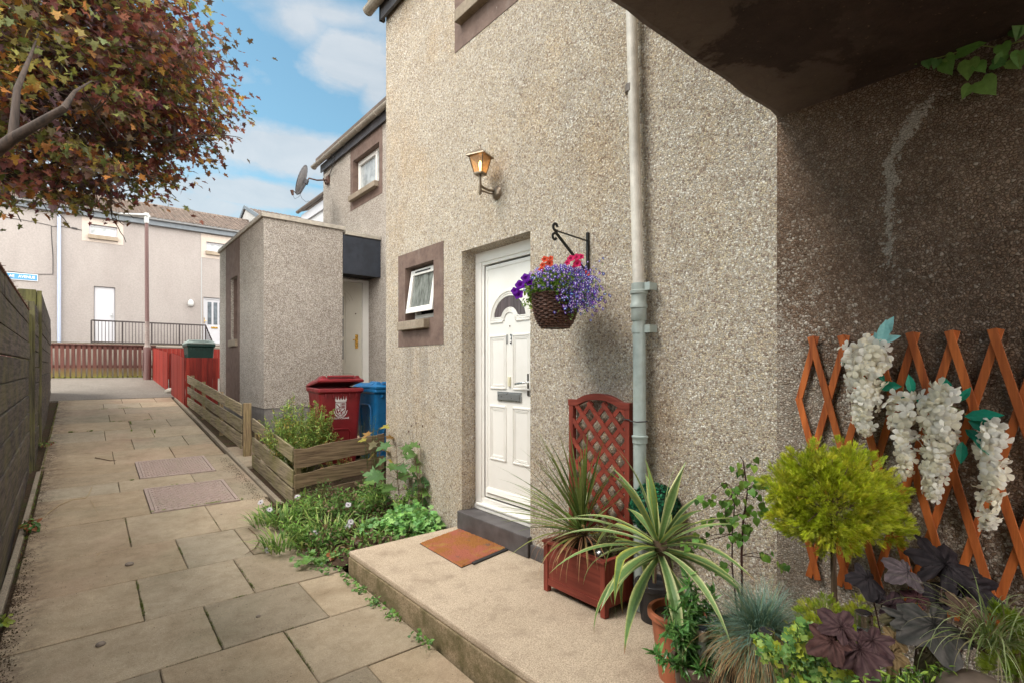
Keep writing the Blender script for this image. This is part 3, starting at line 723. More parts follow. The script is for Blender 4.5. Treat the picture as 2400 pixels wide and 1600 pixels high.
for k in range(n+1):
    a=R_(177-174*k/n); yo=cy+math.cos(a)*.198; zo=zb+.022+math.sin(a)*.184
    # lower bound: small arch or straight base
    dy=abs(yo-cy); zl=zb+.022 if dy>.112 else zb-.003+math.sqrt(max(0,.112**2-dy**2))*.93+.0
    pts.append((yo,zo,max(zl,zb+.022)))
vs=[];fs=[]
for y,zo,zl in pts: vs+= [(LX-.003,y,zl),(LX-.003,y,zo)]
for k in range(n): fs.append((2*k,2*k+1,2*k+3,2*k+2))
g.add(vs,fs); g.build('fanlight_glass',M['fan_glass'],door)
lb=MB(); lb.box(LX-.012,LX,3.093,3.395,-.275,-.198); lbo=lb.build('letterbox',M['satin'],door,bevel=.003)
lb=MB(); lb.box(LX-.018,LX-.012,3.105,3.383,-.265,-.210); lb.build('letter_flap',M['satin'],lbo,bevel=.002)
hd=MB(); hd.tube([(LX,3.012,-.118),(LX-.045,3.012,-.118),(LX-.052,3.03,-.12),(LX-.052,3.115,-.13)],.0085,8); hd.box(LX-.006,LX,2.995,3.025,-.22,-.05); hd.build('door_handle',M['chrome'],door,smooth=True)
kn=MB(); kn.lathe([(.001,-.014),(.014,-.013),(.016,0)],(LX,3.243,-.10),10,'x'); kn.box(LX-.016,LX,3.230,3.256,-.155,-.075); kn.build('lock_cover',M['ivory'],door,bevel=.005)
pe=MB(); pe.lathe([(.006,-.004),(.006,0)],(LX,3.243,.33),10,'x'); pe.build('peephole',M['rust'],door)
text_obj('13','door_number',M['chrome'],door,(LX-.004,3.246,.222),ROT_NEGX,.108,.004,.72,bold=.0005,space=1.35)
# black step + skirting
m=MB(); m.box(2.46,DX+.03,2.80,3.715,-1.374,-1.2235); m.build('door_step',M['step'],h,bevel=.006)
m=MB(); m.box(2.478,2.499,1.10,2.795,-1.374,-1.275); m.build('skirting',M['step'],h,bevel=.004)
m=MB(); m.box(2.485,2.499,3.72,5.14,-1.55,-1.42); m.build('skirting',M['plinth'],h)
# downpipe
m=MB(); X=2.432
m.tube([(X,1.815,.46),(X,1.85,1.6),(X,1.875,2.4),(X,1.89,3.8)],.0315,16); dp=m.build('downpipe',M['pipe_lt'],h,smooth=True); dp['label']='white and pale green downpipe between the trellis planter and the passage'
m=MB(); m.tube([(X,1.800,-1.372),(X,1.806,-.4),(X,1.812,.44)],.036,16); m.build('lower_pipe',M['pipe_gn'],dp,smooth=True)
m=MB(); m.lathe([(.038,-.10),(.043,-.095),(.043,-.03),(.049,-.025),(.049,-.008),(.043,0),(.043,.05),(.05,.055),(.05,.07),(.042,.076),(.042,.11),(.034,.112)],(X,1.812,.36),18); m.build('pipe_socket',M['pipe_gn'],dp,smooth=True)
m=MB(); m.lathe([(.037,-.03),(.042,-.028),(.042,.0),(.046,.004),(.046,.012),(.037,.016)],(X,1.804,-.40),18); m.build('pipe_collar',M['pipe_gn'],dp,smooth=True)
m=MB(); m.lathe([(.033,-.022),(.036,-.02),(.036,.02),(.033,.022)],(X,1.865,1.60),18); m.build('pipe_collar',M['downband'],dp,smooth=True)
for z in (.452,.215):
    m=MB(); m.lathe([(.040,-.022),(.0405,.022)],(X,1.812,z),16); m.box(X-.005,X+.01,1.735,1.775,z-.022,z+.022); m.box(X,2.499,1.737,1.745,z-.02,z+.02); m.build('pipe_bracket',M['pipe_gn'],dp)
# ================================================================= PASSAGE (pend) BUILDING the camera stands under
p=thing('passage','dark covered passage with stained concrete soffit over brown pebbledashed wall','passage',(2.5,1.08,-1.4))
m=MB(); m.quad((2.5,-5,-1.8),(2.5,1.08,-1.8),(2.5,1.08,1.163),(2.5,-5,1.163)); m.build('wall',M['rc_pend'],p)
# soffit with a slightly uneven lip
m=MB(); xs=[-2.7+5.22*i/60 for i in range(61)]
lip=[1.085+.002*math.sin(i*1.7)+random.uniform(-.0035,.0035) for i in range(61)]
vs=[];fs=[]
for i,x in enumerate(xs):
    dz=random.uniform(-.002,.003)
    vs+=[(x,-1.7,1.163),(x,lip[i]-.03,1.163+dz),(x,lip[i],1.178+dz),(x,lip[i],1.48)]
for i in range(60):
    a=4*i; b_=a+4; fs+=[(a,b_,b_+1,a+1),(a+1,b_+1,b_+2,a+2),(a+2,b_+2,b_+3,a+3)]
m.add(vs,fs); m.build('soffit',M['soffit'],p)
m=MB(); m.box(-2.7,2.499,-1.7,1.05,1.481,4.5); m.build('upper_wall',M['rc13'],p)
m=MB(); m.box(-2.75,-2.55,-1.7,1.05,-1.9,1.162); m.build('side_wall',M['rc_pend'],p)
# ================================================================= NEIGHBOUR
nb=thing('house','neighbouring grey roughcast house with flat-roofed porch and blue-black canopy','house',(4.29,9,-1.1))
PN=planeX(4.29); uw=(9.112,10.334,3.50,4.24)
m=MB(); wall_faces(m,PN,5.20,12.07,-1.6,4.68,[uw],.14)
m.quad((4.29,12.07,-1.6),(8.9,12.07,-1.6),(8.9,12.07,4.68),(4.29,12.07,4.68)); m.quad((8.9,5.2,-1.6),(8.9,12.07,-1.6),(8.9,12.07,4.68),(8.9,5.2,4.68))
m.build('wall',M['rc_nb'],nb)
ex=(2.25,3.556); sl=(10.83,11.38,.37,1.57) 
m=MB(); PE=planeX(2.25)
y541=onX(541,700,2.25)[1]; y557=onX(557,700,2.25)[1]; y530=onX(530,700,2.25)[1]; y562=onX(562,700,2.25)[1]
zt=onX(549,650,2.25)[2]; zb_=onX(549,796,2.25)[2]
wall_faces(m,PE,9.04,12.56,-.67,2.43,[(y557,y541,zb_,zt)],.16)
m.quad((2.25,9.04,-.67),(3.556,9.04,-.67),(3.556,9.04,2.43),(2.25,9.04,2.43)); m.quad((3.556,9.04,-.67),(3.556,9.6,-.67),(3.556,9.6,2.43),(3.556,9.04,2.43))
m.quad((2.25,12.56,-.67),(4.29,12.56,-.67),(4.29,12.56,2.43),(2.25,12.56,2.43))
m.quad((3.556,9.6,1.67),(4.289,9.6,1.67),(4.289,9.6,2.36),(3.556,9.6,2.36))
m.build('porch_wall',M['rc_nb'],nb)
m=MB(); m.box(2.262,3.55,9.052,12.55,-1.6,-.671); m.build('plinth',M['plinth'],nb)
m=MB(); m.box(2.215,3.60,9.005,12.60,2.431,2.50); m.box(3.60,4.285,9.02,12.60,2.365,2.425); m.build('coping',M['coping'],nb,bevel=.004)
m=MB(); m.box(2.24,3.6,9.03,12.58,2.501,2.512); m.build('flat_roof',M['felt'],nb)
m=MB(); m.box(3.566,4.285,9.045,9.075,1.67,2.36); cn=m.build('canopy_fascia',M['canopy'],nb,bevel=.003)
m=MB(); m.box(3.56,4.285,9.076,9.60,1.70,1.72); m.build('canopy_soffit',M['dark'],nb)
# brown strip with narrow window
m=MB()
for a,b_,c_,e in ((y562,y557,-.669,2.429),(y541,y530,-.669,2.429),(y557,y541,-.669,zb_),(y557,y541,zt,2.429)): pbox(m,PE,a,b_,c_,e,-.006,.0)
ws=m.build('window_strip',M['surround'],nb)
m=MB(); m.box(2.36,2.365,y557,y541,zb_,zt); m.build('window_pane',M['glass'],ws)
m=MB(); m.box(2.30,2.36,y557,y557+.04,zb_,zt); m.box(2.30,2.36,y541-.04,y541,zb_,zt); m.build('window_frame',M['surround'],ws)
m=MB(); m.box(2.20,2.34,y557-.02,y541+.02,zb_-.13,zb_); m.build('sill',M['sill'],ws,bevel=.005)
# door in the recess
PD=planeY(9.60)
m=MB(); m.box(4.16,4.286,9.57,9.66,-.62,1.67); m.box(3.57,4.16,9.57,9.66,1.62,1.67); m.build('door_frame',M['upvc'],nb,bevel=.004)
m=MB(); m.box(3.40,4.155,9.60,9.64,-.62,1.615); dn=m.build('door',M['upvc_cream'],nb,bevel=.003)
m=MB()
for z0,z1 in ((.95,1.33),(.55,.91),(.13,.51)):
    m.box(3.42,3.79,9.592,9.599,z0+.02,z1-.0)
m.build('door_pane',M['glass'],dn)
m=MB()
def rr(y,x0,x1,z0,z1,r=.008):
    for q in (((x0,z0),(x1,z0)),((x1,z0),(x1,z1)),((x1,z1),(x0,z1)),((x0,z1),(x0,z0))): m.tube([(a,y,b_) for a,b_ in q],r,5)
rr(9.598,3.42,3.84,.08,1.40); rr(9.598,3.45,3.95,-.52,-.10)
for r_ in (.30,.36,.42): m.tube([(3.55+math.cos(a)*r_*1.1,9.598,1.12+math.sin(a)*r_) for a in [R_(20+6*k) for k in range(13)]],.007,5)
m.build('door_mouldings',M['upvc_cream'],dn,smooth=True)
m=MB(); m.box(4.02,4.075,9.585,9.6,.36,.62); m.tube([(4.05,9.59,.52),(4.05,9.54,.52),(3.95,9.54,.52)],.01,6); m.build('door_handle',M['brass'],dn,bevel=.004)
m=MB(); m.box(3.44,3.72,9.588,9.6,.36,.46); m.build('letterbox',M['brass'],dn,bevel=.003)
m=MB(); m.lathe([(.012,-.01),(.012,0)],(4.03,9.6,1.02),8,'y'); m.build('peephole',M['rust'],dn)
# upper window of neighbour
win=MB(); frame_ring(win,planeX(4.39),9.122,10.324,3.51,4.23,.055,0,.05); frame_ring(win,planeX(4.37),9.40,10.26,3.56,4.18,.05,0,.04); win=win.build('window',M['upvc'],nb,bevel=.004)
b=MB()
for a0,a1,b0,b1 in ((8.977,10.474,3.235,3.50),(8.977,9.112,3.50,4.50),(10.334,10.474,3.50,4.50),(9.112,10.334,4.24,4.50)): pbox(b,PN,a0,a1,b0,b1,-.005,.003)
b.quad((4.286,10.332,3.5),(4.286,10.332,4.24),(4.42,10.332,4.24),(4.42,10.332,3.5)); b.quad((4.286,9.112,4.238),(4.286,10.332,4.238),(4.42,10.332,4.238),(4.42,9.112,4.238)); b.build('surround',M['surround'],win)
s=MB(); s.box(4.20,4.40,9.14,10.40,3.40,3.505); s.build('sill',M['sill'],win,bevel=.006)
g=MB(); g.box(4.41,4.415,9.17,10.27,3.56,4.18); g.build('window_pane',M['glass_lt'],win)
m=MB(); m.box(4.235,4.262,5.2,12.11,4.50,4.67); m.box(4.262,4.29,5.2,12.11,4.63,4.67); m.build('fascia',M['fascia'],nb,bevel=.003)
gutter('gutter',M['gutter'],nb,4.165,5.2,12.35,4.70,.062)
m=MB(); m.hexa([(4.14,5.16,4.75),(4.14,12.15,4.75),(6.6,12.15,5.75),(6.6,5.16,5.75),(4.14,5.16,4.81),(4.14,12.15,4.81),(6.6,12.15,5.81),(6.6,5.16,5.81)])
m.hexa([(6.6,5.16,5.75),(6.6,12.15,5.75),(9.0,12.15,4.75),(9.0,5.16,4.75),(6.6,5.16,5.81),(6.6,12.15,5.81),(9.0,12.15,4.81),(9.0,5.16,4.81)])
m.build('roof',M['tiles'],nb)
m=MB(); pr=onX(757,0,4.29)
m.tube([(4.17,11.25,4.64),(4.235,11.22,4.55),(4.22,11.3,4.40),(4.27,11.6,4.33),(4.27,11.7,4.27)],.010,5); m.build('dish_cable',M['cable'],nb)
# third house, white
t3=thing('house','small white roughcast house gable glimpsed between porch roof and neighbouring house','house',(6.0,16,-.5))
m=MB(); m.box(6.0,9,13.0,18.7,-.7,5.30); m.build('wall',M['white_wall'],t3)
m=MB(); m.box(5.94,5.99,13,18.9,5.08,5.36); m.build('fascia',M['upvc_far'],t3)
gutter('gutter',M['downband'],t3,5.86,13,19.05,5.50,.07)
m=MB(); m.hexa([(5.85,13,5.45),(5.85,18.9,5.45),(8,18.9,6.3),(8,13,6.3),(5.85,13,5.52),(5.85,18.9,5.52),(8,18.9,6.37),(8,13,6.37)]); m.build('roof',M['tiles'],t3)

# ================================================================= FAR ROW
fh=thing('house','long pinkish grey rendered house across the lane, with white doors and small windows','house',(1.5,23.9,.9))
PF=planeY(23.9)
W1=(.141,.954,4.73,5.11); W2=(3.80,4.58,4.66,5.03); D1=(.283,.89,.93,2.90); D2=(3.70,4.55,.95,2.80)
m=MB(); wall_faces(m,PF,-9,5.95,.3,5.42,[W1,W2,D1,D2],.12); m.quad((5.95,23.9,.3),(5.95,29.5,.3),(5.95,29.5,5.42),(5.95,23.9,5.42)); m.quad((-9,29.5,.3),(5.95,29.5,.3),(5.95,29.5,5.42),(-9,29.5,5.42)); m.build('wall',M['far_wall'],fh)
m=MB(); m.box(3.62,3.645,23.89,23.9,.4,5.4); m.build('movement_joint',M['gutter_far'],fh)
def farwin(W,sx0,sx1,z0,z1):
    w_=MB(); frame_ring(w_,planeY(23.98),W[0],W[1],W[2],W[3],.07,0,.05); w_=w_.build('window',M['upvc_far'],fh)
    b=MB()
    for a0,a1,b0,b1 in ((sx0,sx1,z0,W[2]),(sx0,sx1,W[3],z1),(sx0,W[0],W[2],W[3]),(W[1],sx1,W[2],W[3])): pbox(b,PF,a0,a1,b0,b1,-.012,.0)
    b.build('surround',M['cream_band'],w_)
    s=MB(); s.box(W[0]-.02,W[1]+.02,23.80,23.98,W[2]-.14,W[2]); s.build('sill',M['sill'],w_)
    g=MB(); g.box(W[0]+.06,W[1]-.06,24.0,24.01,W[2]+.06,W[3]-.06); g.build('window_pane',M['glass_lt'],w_)
farwin(W1,-.05,1.13,4.48,5.33); farwin(W2,3.62,4.86,4.38,5.33)
m=MB(); m.box(D1[0]+.01,D1[1]-.01,23.97,24.01,.93,2.89); d1=m.build('door',M['upvc_far'],fh,bevel=.01); 
m=MB(); m.tube([(.80,23.97,1.88),(.80,23.92,1.88),(.74,23.92,1.88)],.016,6); m.box(.785,.815,23.955,23.97,1.74,1.95); m.build('door_handle',M['satin'],d1)
m=MB(); frame_ring(m,planeY(23.96),D2[0]+.01,D2[1]-.01,.96,2.79,.07,0,.05); m.box(3.78,4.47,23.99,24.02,1.02,2.72); d2=m.build('door',M['upvc_far'],fh)
m=MB(); [m.box(x,x+.14,23.975,23.985,1.72,2.62) for x in (3.86,4.07,4.28)]; m.build('door_pane',M['glass'],d2)
m=MB(); m.box(3.99,4.22,23.97,23.985,1.56,1.63); m.build('letterbox',M['brass'],d2)
m=MB(); m.tube([(3.74,23.96,1.85),(3.74,23.90,1.85),(3.80,23.90,1.85)],.016,6); m.box(3.73,3.75,23.94,23.96,1.75,1.98); m.build('door_handle',M['brass'],d2)
m=MB(); m.box(-9,5.95,23.76,23.80,5.36,5.56); m.build('fascia',M['fascia_far'],fh)
m=MB(); m.tube([(-9,23.70,5.60),(5.96,23.70,5.60)],.065,10); m.build('gutter',M['gutter_far'],fh,smooth=True)
# tiled roof made of overlapping courses of rounded tiles
def tiled_roof(x0,x1,y0,z0,y1,z1,parent,pitch=.20,courses=11):
    m=MB(); nx=int((x1-x0)/pitch*6); 
    for c_ in range(courses):
        a=c_/courses; b_=(c_+1)/courses; ya,za=y0+(y1-y0)*a,z0+(z1-z0)*a; yb,zb2=y0+(y1-y0)*b_,z0+(z1-z0)*b_
        vs=[];fs=[]
        for i in range(nx+1):
            x=x0+(x1-x0)*i/nx; w=math.sin(2*math.pi*x/pitch+ (math.pi if c_%2 else 0)*0)*.028
            vs+=[(x,ya,za+.045+w),(x,yb,zb2+.012+w),(x,ya,za-.0+w*.3)]
        for i in range(nx): q=3*i; fs+=[(q,q+3,q+4,q+1),(q+2,q+5,q+3,q)]
        m.add(vs,fs)
    m.add([(x0,y0,z0-.02),(x1,y0,z0-.02),(x1,y1,z1-.03),(x0,y1,z1-.03)],[(0,1,2,3)])
    r=m.build('roof',M['tiles'],parent); return r
rf=tiled_roof(-9,5.98,23.62,5.62,26.7,6.82,fh)
m=MB(); m.tube([(-9,26.7,6.82),(5.98,26.7,6.82)],.10,8); m.build('ridge_tiles',M['tiles'],rf)
m=MB(); m.hexa([(-9,26.7,6.78),(5.98,26.7,6.78),(5.98,29.7,5.6),(-9,29.7,5.6),(-9,26.7,6.82),(5.98,26.7,6.82),(5.98,29.7,5.66),(-9,29.7,5.66)]); m.build('rear_roof',M['tiles'],fh)
m=MB(); m.prism([(5.95,23.9,5.42),(5.95,29.5,5.42),(5.95,26.7,6.7)],(-.1,0,0)); m.build('gable',M['far_wall'],fh)
x=onY(138.5,700,23.8)[0]
m=MB(); m.tube([(x,23.8,.6),(x,23.8,5.5)],.055,10); m.build('downpipe',M['pipe_blue'],fh,smooth=True)
def P(px,py,Y=23.885): return onY(px,py,Y)
m=MB(); m.tube([P(0,508),P(60,517),P(120,529)],.008,4); m.tube([P(18,636),P(80,643),P(124,643),P(124,600),P(121,560),P(120,531),P(150,532),P(170,535),P(192,540)],.010,4); m.tube([P(168,534),P(181,537)],.03,6); m.build('wall_cable',M['cable'],fh)
# street sign
sg0=P(-60,628,23.86); sg1=P(89,655,23.86)
s=thing('street_sign','blue street name plate with white lettering high on the far house wall','street sign',(sg0[0],23.86,3.05))
zc=3.02; x1=sg1[0]; x0=x1-1.62
m=MB(); m.box(x0,x1,23.865,23.89,zc-.115,zc+.115); m.build('sign_border',M['sign_white'],s)
m=MB(); m.box(x0+.02,x1-.02,23.860,23.8649,zc-.095,zc+.095); m.build('sign_plate',M['sign_blue'],s)
text_obj('AE   AVENUE','sign_lettering',M['sign_white'],s,(x1-.07,23.858,zc),ROT_NEGY,.135,.002,.82,align='RIGHT',bold=.002)
# bulkhead light by the far glazed door
b=onY(447,711,23.85)
m=MB(); m.ball((b[0],23.84,b[2]),.13,12,8,(.8,.7,1.1)); tag(m.build('bulkhead_light',M['lamp_head'],smooth=True,origin=(b[0],23.84,b[2])),'oval bulkhead light on the far wall left of the glazed door','wall light')
# second far house
f2=thing('house','higher tiled house gable rising behind the end of the long far house','house',(6.05,25,.9))
m=MB(); yf,yr=24.4,27.6; zf,zr=6.35,7.60
m.prism([(6.05,yf,.5),(6.05,31,.5),(6.05,31,zf),(6.05,yr,zr),(6.05,yf,zf)],(7,0,0)); m.build('wall',M['far_wall_b'],f2)
rf2=tiled_roof(5.98,13,yf-.25,zf+.0,yr,zr+.10,f2,courses=8)
m=MB(); m.bar((6.0,yf-.25,zf+.02),(6.0,yr,zr+.14),.05,.16); m.bar((6.0,31.2,zf+.02),(6.0,yr,zr+.14),.05,.16); m.build('verge',M['fascia_far'],f2)
m=MB(); m.hexa([(5.98,yr,zr+.05),(13,yr,zr+.05),(13,31.2,zf),(5.98,31.2,zf),(5.98,yr,zr+.09),(13,yr,zr+.09),(13,31.2,zf+.04),(5.98,31.2,zf+.04)]); m.build('rear_roof',M['tiles'],f2)
# retaining wall, railing, picket fence
m=MB(); m.box(-12,12,18.63,18.77,-.5,.60); m.box(-12,12,18.60,18.80,.60,.655); tag(m.build('retaining_wall',M['retain'],origin=(0,18.7,-.3)),'pale retaining wall behind the brown picket fence','retaining wall')
r=thing('railing','black metal railing in front of the far white door','railing',(.2,22.9,.85))
x0,x1=.203,3.62
m=MB(); m.bar((x0,22.9,1.60),(x1,22.9,1.60),.03,.05); m.bar((x0,22.9,.86),(x1,22.9,.86),.03,.04); m.bar((x1,22.9,1.6),(x1+.35,23.7,1.05),.03,.05); m.build('rail',M['rail'],r)
for i in range(5): 
    xx=x0+(x1-x0)*i/4; m=MB(); m.box(xx-.022,xx+.022,22.88,22.92,.6,1.6); m.build('post',M['rail'],r)
for i in range(36):
    if i%9==0: continue
    xx=x0+(x1-x0)*i/36; m=MB(); m.box(xx-.009,xx+.009,22.892,22.908,.86,1.6); m.build('baluster',M['rail'],r)
m=MB(); [m.box(x1+.01+.05*k,x1+.028+.05*k,22.93+.11*k,22.95+.11*k,.8,1.55-.08*k) for k in range(7)]; m.build('return_balusters',M['rail'],r)
f=thing('picket_fence','low red-brown picket fence with mossy feet across the lane end','picket fence',(0,18.2,-.28))
m=MB(); m.box(-4,1.62,18.215,18.245,.50,.595); m.box(-4,1.62,18.215,18.245,-.02,.06); m.build('rail',M['brown_z'],f)
m=MB(); m.box(-4,1.62,18.16,18.25,.596,.63); m.build('fence_cap',M['brown_z'],f)
x=-3.95; pk=None
while x<1.58:
    w_=.080+random.uniform(-.006,.004); hh=.59; m=MB(); m.box(x,x+w_,18.185,18.212,-.30+random.uniform(0,.02),hh-random.choice([0,0,0,.0,.01])); m.build('picket',M['brown_z'],f,bevel=.003); x+=.112
# lamp post
L0=ground(345,889); lx,ly=L0[0],L0[1]; lz=zg(ly)
l=thing('street_lamp','brown street lamp post with pale head beside the red fence','street lamp',(lx,ly,lz))
m=MB(); m.tube([(lx,ly,lz+1.12),(lx-.015,ly,4.0)],[.052,.044],12); m.build('pole',M['lamp_col'],l,smooth=True)
m=MB(); m.tube([(lx,ly,lz-.05),(lx,ly,lz+.88),(lx,ly,lz+.90)],[.092,.092,.088],14); m.box(lx-.11,lx-.09,ly-.04,ly+.04,lz+.25,lz+.75); m.build('base_column',M['lamp_col'],l)
m=MB(); m.tube([(lx,ly,lz+.90),(lx,ly,lz+.98),(lx,ly,lz+1.13),(lx,ly,lz+1.6)],[.085,.06,.056,.054],14); m.build('collar',M['lamp_base'],l,smooth=True)
m=MB(); ex_,ey=-.75*CS,-.75*-SN
hd_=lambda k,dz,w: (lx-.015-.72*k*CS,ly+.72*k*SN,4.10+dz)
m.tube([(lx-.015,ly,3.98),(lx-.015,ly,4.26)],.058,10); m.tube([hd_(-.08,.09,0),hd_(.25,.10,0),hd_(.6,.11,0),hd_(1.0,.145,0)],[.075,.085,.075,.03],10,flat=.55); m.build('lamp_head',M['lamp_head'],l,smooth=True)
# ================================================================= LEFT SLEEPER FENCE (retaining timbers)
def fx(Y): return -.42-(Y-4.73)*.0198     # line of the fence, turned a degree off the path
def sleeper_wall(name,label,y0,y1,tops,off,group,butt=None,last=-1.75,th=.055):
    t=thing(name,label,'fence',(fx(y0)+off,(y0+y1)/2,zg((y0+y1)/2)),group=group)
    for i,(zt,zb) in enumerate(tops):
        segs=[(y0,y1)]
        if butt and i in butt: segs=[(y0,butt[i]-.004),(butt[i]+.004,y1)]
        for a,b in segs:
            m=MB(); j=random.uniform(-.006,.006); n=7; vs=[]
            ys=[a+(b-a)*k/n for k in range(n+1)]
            for k,y in enumerate(ys):
                w1=random.uniform(-.0035,.0035); w2=random.uniform(-.0035,.0035)
                X=fx(y)+off+j
                vs+=[(X-th,y,zb+w1+.006),(X,y,zb+w1+.006),(X,y,zt+w2-.006),(X-th,y,zt+w2-.006)]
            fs=[(4*k+q,4*k+(q+1)%4,4*k+4+(q+1)%4,4*k+4+q) for k in range(n) for q in range(4)]+[(3,2,1,0),(4*n,4*n+1,4*n+2,4*n+3)]
            m.add(vs,fs); m.build('sleeper',M['sleeper'],t,bevel=.005)
    return t
b0=[.66,.50,.287,.088,-.113,-.32,-.525,-.73,-.935,-1.14,-1.345,-1.60]
tops=list(zip(b0,b0[1:]))
G='black timber fences along the left of the path'
A=sleeper_wall('sleeper_fence','tall near run of black timber boards with nails along its top edge',-2.6,8.28,tops,0,G,butt={0:5.15,1:5.15})
m=MB(); n=10
for k in range(n):
    a=-2.6+(8.28+2.6)*k/n; b=-2.6+(8.28+2.6)*(k+1)/n
    m.hexa([(fx(a)-.06,a,.662),(fx(a)+.004,a,.662),(fx(b)+.004,b,.662),(fx(b)-.06,b,.662),(fx(a)-.06,a,.674),(fx(a)+.004,a,.674),(fx(b)+.004,b,.674),(fx(b)-.06,b,.674)])
m.build('top_board',M['sleeper_top'],A)
y=4.6
while y<8.2:
    m=MB(); m.tube([(fx(y)-.03,y,.67),(fx(y)-.03+random.uniform(-.01,.03),y+random.uniform(-.02,.02),.70)],.0022,4); m.build('nail',M['rust'],A)
    m=MB(); m.tube([(fx(y)-.0,y,.64),(fx(y)+.035,y,.645)],.0022,4); m.build('nail',M['rust'],A)
    y+=.28
yA=8.30
pa=MB(); X=fx(8.3); pa.box(X-.10,X+.02,8.30,8.37,-1.3,.62); pa.build('fence_post',M['sleeper_g'],A,bevel=.006)
tb=[.77,.58,.39,.195,.0,-.195,-.39,-.585,-.78,-.975,-1.22]
B=sleeper_wall('sleeper_fence','middle run of black timber boards ending in a stubby mossy post top',8.42,11.2,list(zip(tb,tb[1:])),.045,G)
X=fx(8.4)+.045
m=MB(); m.box(X-.20,X-.055,8.40,8.47,-1.25,.79); m.build('end_post',M['sleeper_g'],B,bevel=.008)
m=MB(); m.box(X-.05,X-.001,8.395,8.42,-1.25,.78); m.build('end_board',M['sleeper_g'],B,bevel=.004)
tc_=[1.03,.84,.65,.46,.27,.08,-.11,-.30,-.49,-.68,-.95]
C=sleeper_wall('sleeper_fence','farthest and tallest run of dark boards with a bright mossy post',9.6,15.2,list(zip(tc_,tc_[1:])),.075,G)
X=fx(9.6)+.075
m=MB(); m.box(X-.24,X-.055,9.55,9.62,-1.1,1.05); m.build('end_post',M['sleeper_g'],C,bevel=.008)
m=MB(); m.box(X-.05,X+.0,9.565,9.60,-1.1,1.04); m.build('end_board',M['sleeper_g'],C,bevel=.004)
# ================================================================= LOW PLANK FENCES right of path
def board_line(name,mat,parent,p0,p1,zt0,zb0,zt1,zb1,th,normal,wob=.008,n=8):
    "board from p0(x,y) to p1 with top/bottom heights at both ends"
    m=MB(); vs=[]
    nx,ny=normal
    for k in range(n+1):
        t=k/n; x=p0[0]+(p1[0]-p0[0])*t; y=p0[1]+(p1[1]-p0[1])*t
        zt=zt0+(zt1-zt0)*t+random.uniform(-wob,wob)*.5; zb=zb0+(zb1-zb0)*t+random.uniform(-wob,wob)*.5; o=random.uniform(-.003,.003)
        vs+=[(x+nx*o,y+ny*o,zb),(x+nx*(th+o),y+ny*(th+o),zb),(x+nx*(th+o),y+ny*(th+o),zt),(x+nx*o,y+ny*o,zt)]
    fs=[(4*k+q,4*k+(q+1)%4,4*k+4+(q+1)%4,4*k+4+q) for k in range(n) for q in range(4)]+[(3,2,1,0),(4*n,4*n+1,4*n+2,4*n+3)]
    m.add(vs,fs); return m.build(name,mat,parent,bevel=.004)
F1=thing('plank_fence','low weathered corner fence of three boards around the bins and bushy green plant','fence',(1.69,5.62,-1.44))
nx=5.65
for (a,b,c_,d) in ((-.845,-1.0,-.665,-.82),(-1.085,-1.265,-.91,-1.105),(-1.29,-1.45,-1.14,-1.30)):
    board_line('board',M['low_y'],F1,(1.688,5.66),(1.70,7.40),a,b,c_,d,.022,(1,0))
for i,(a,b,c_,d) in enumerate(((-.86,-1.055,-.775,-.965),(-1.115,-1.265,-1.03,-1.185),(-1.335,-1.48,-1.245,-1.39))):
    o=board_line('board',M['low_x'],F1,(1.69,5.60),(2.70,5.60),a,b,c_,d,.022,(0,1),wob=.022)
for x,y,z in ((1.715,5.64,-.86),(1.725,7.33,-.68)):
    m=MB(); m.box(x,x+.06,y,y+.06,-1.7,z-.015); m.build('post',M['low_z'],F1,bevel=.005)
m=MB(); m.box(2.56,2.62,5.625,5.685,-1.6,-.80); m.build('post',M['low_z'],F1,bevel=.005)
F2=thing('plank_fence','low weathered straight fence of three boards in front of the slit-windowed porch','fence',(1.69,7.95,-1.24))
for (a,b,c_,d) in ((-.515,-.675,-.16,-.32),(-.73,-.905,-.40,-.535),(-.936,-1.13,-.62,-.785)):
    board_line('board',M['low_y'],F2,(1.69,7.98),(1.655,12.60),a,b,c_,d,.022,(1,0),n=14)
for y,z in ((7.93,-.50),(9.6,-.40),(11.2,-.27),(12.5,-.17)):
    m=MB(); w_=.10 if y<8 else .06
    m.box(1.715,1.715+w_,y,y+.05,zg(y)-.3,z); m.build('post',M['low_z'],F2,bevel=.005)
# ================================================================= RED BOARDED FENCE
RF=thing('red_fence','bright red boarded fence with a gap beside the lamp post','fence',(1.62,14.5,-.65))
def boards(parent,p0,p1,top0,top1,gz,name='red_board',w_=.10):
    L_=math.dist(p0,p1); n=max(2,int(L_/w_)); d=((p1[0]-p0[0])/L_,(p1[1]-p0[1])/L_); nn=(-d[1],d[0])
    for i in range(n):
        a=L_*i/n+.002; b=L_*(i+1)/n-.002; o=random.uniform(-.002,.002); t=top0+(top1-top0)*(i+.5)/n
        q=[(p0[0]+d[0]*a+nn[0]*o,p0[1]+d[1]*a+nn[1]*o),(p0[0]+d[0]*b+nn[0]*o,p0[1]+d[1]*b+nn[1]*o)]
        q2=[(x+nn[0]*.018,y+nn[1]*.018) for x,y in q]
        g=gz(q[0][1])-.06
        m=MB(); m.hexa([(*q[0],g),(*q[1],g),(*q2[1],g),(*q2[0],g),(*q[0],t),(*q[1],t),(*q2[1],t),(*q2[0],t)]); m.build(name,M['red_z'],parent)
boards(RF,(1.64,12.75),(1.60,14.45),.20,.34,zg)
boards(RF,(1.59,15.1),(1.50,17.6),.37,.53,zg)
boards(RF,(2.24,12.72),(1.64,12.72),.20,.20,zg)
boards(RF,(3.2,17.62),(1.52,17.62),.54,.54,zg)
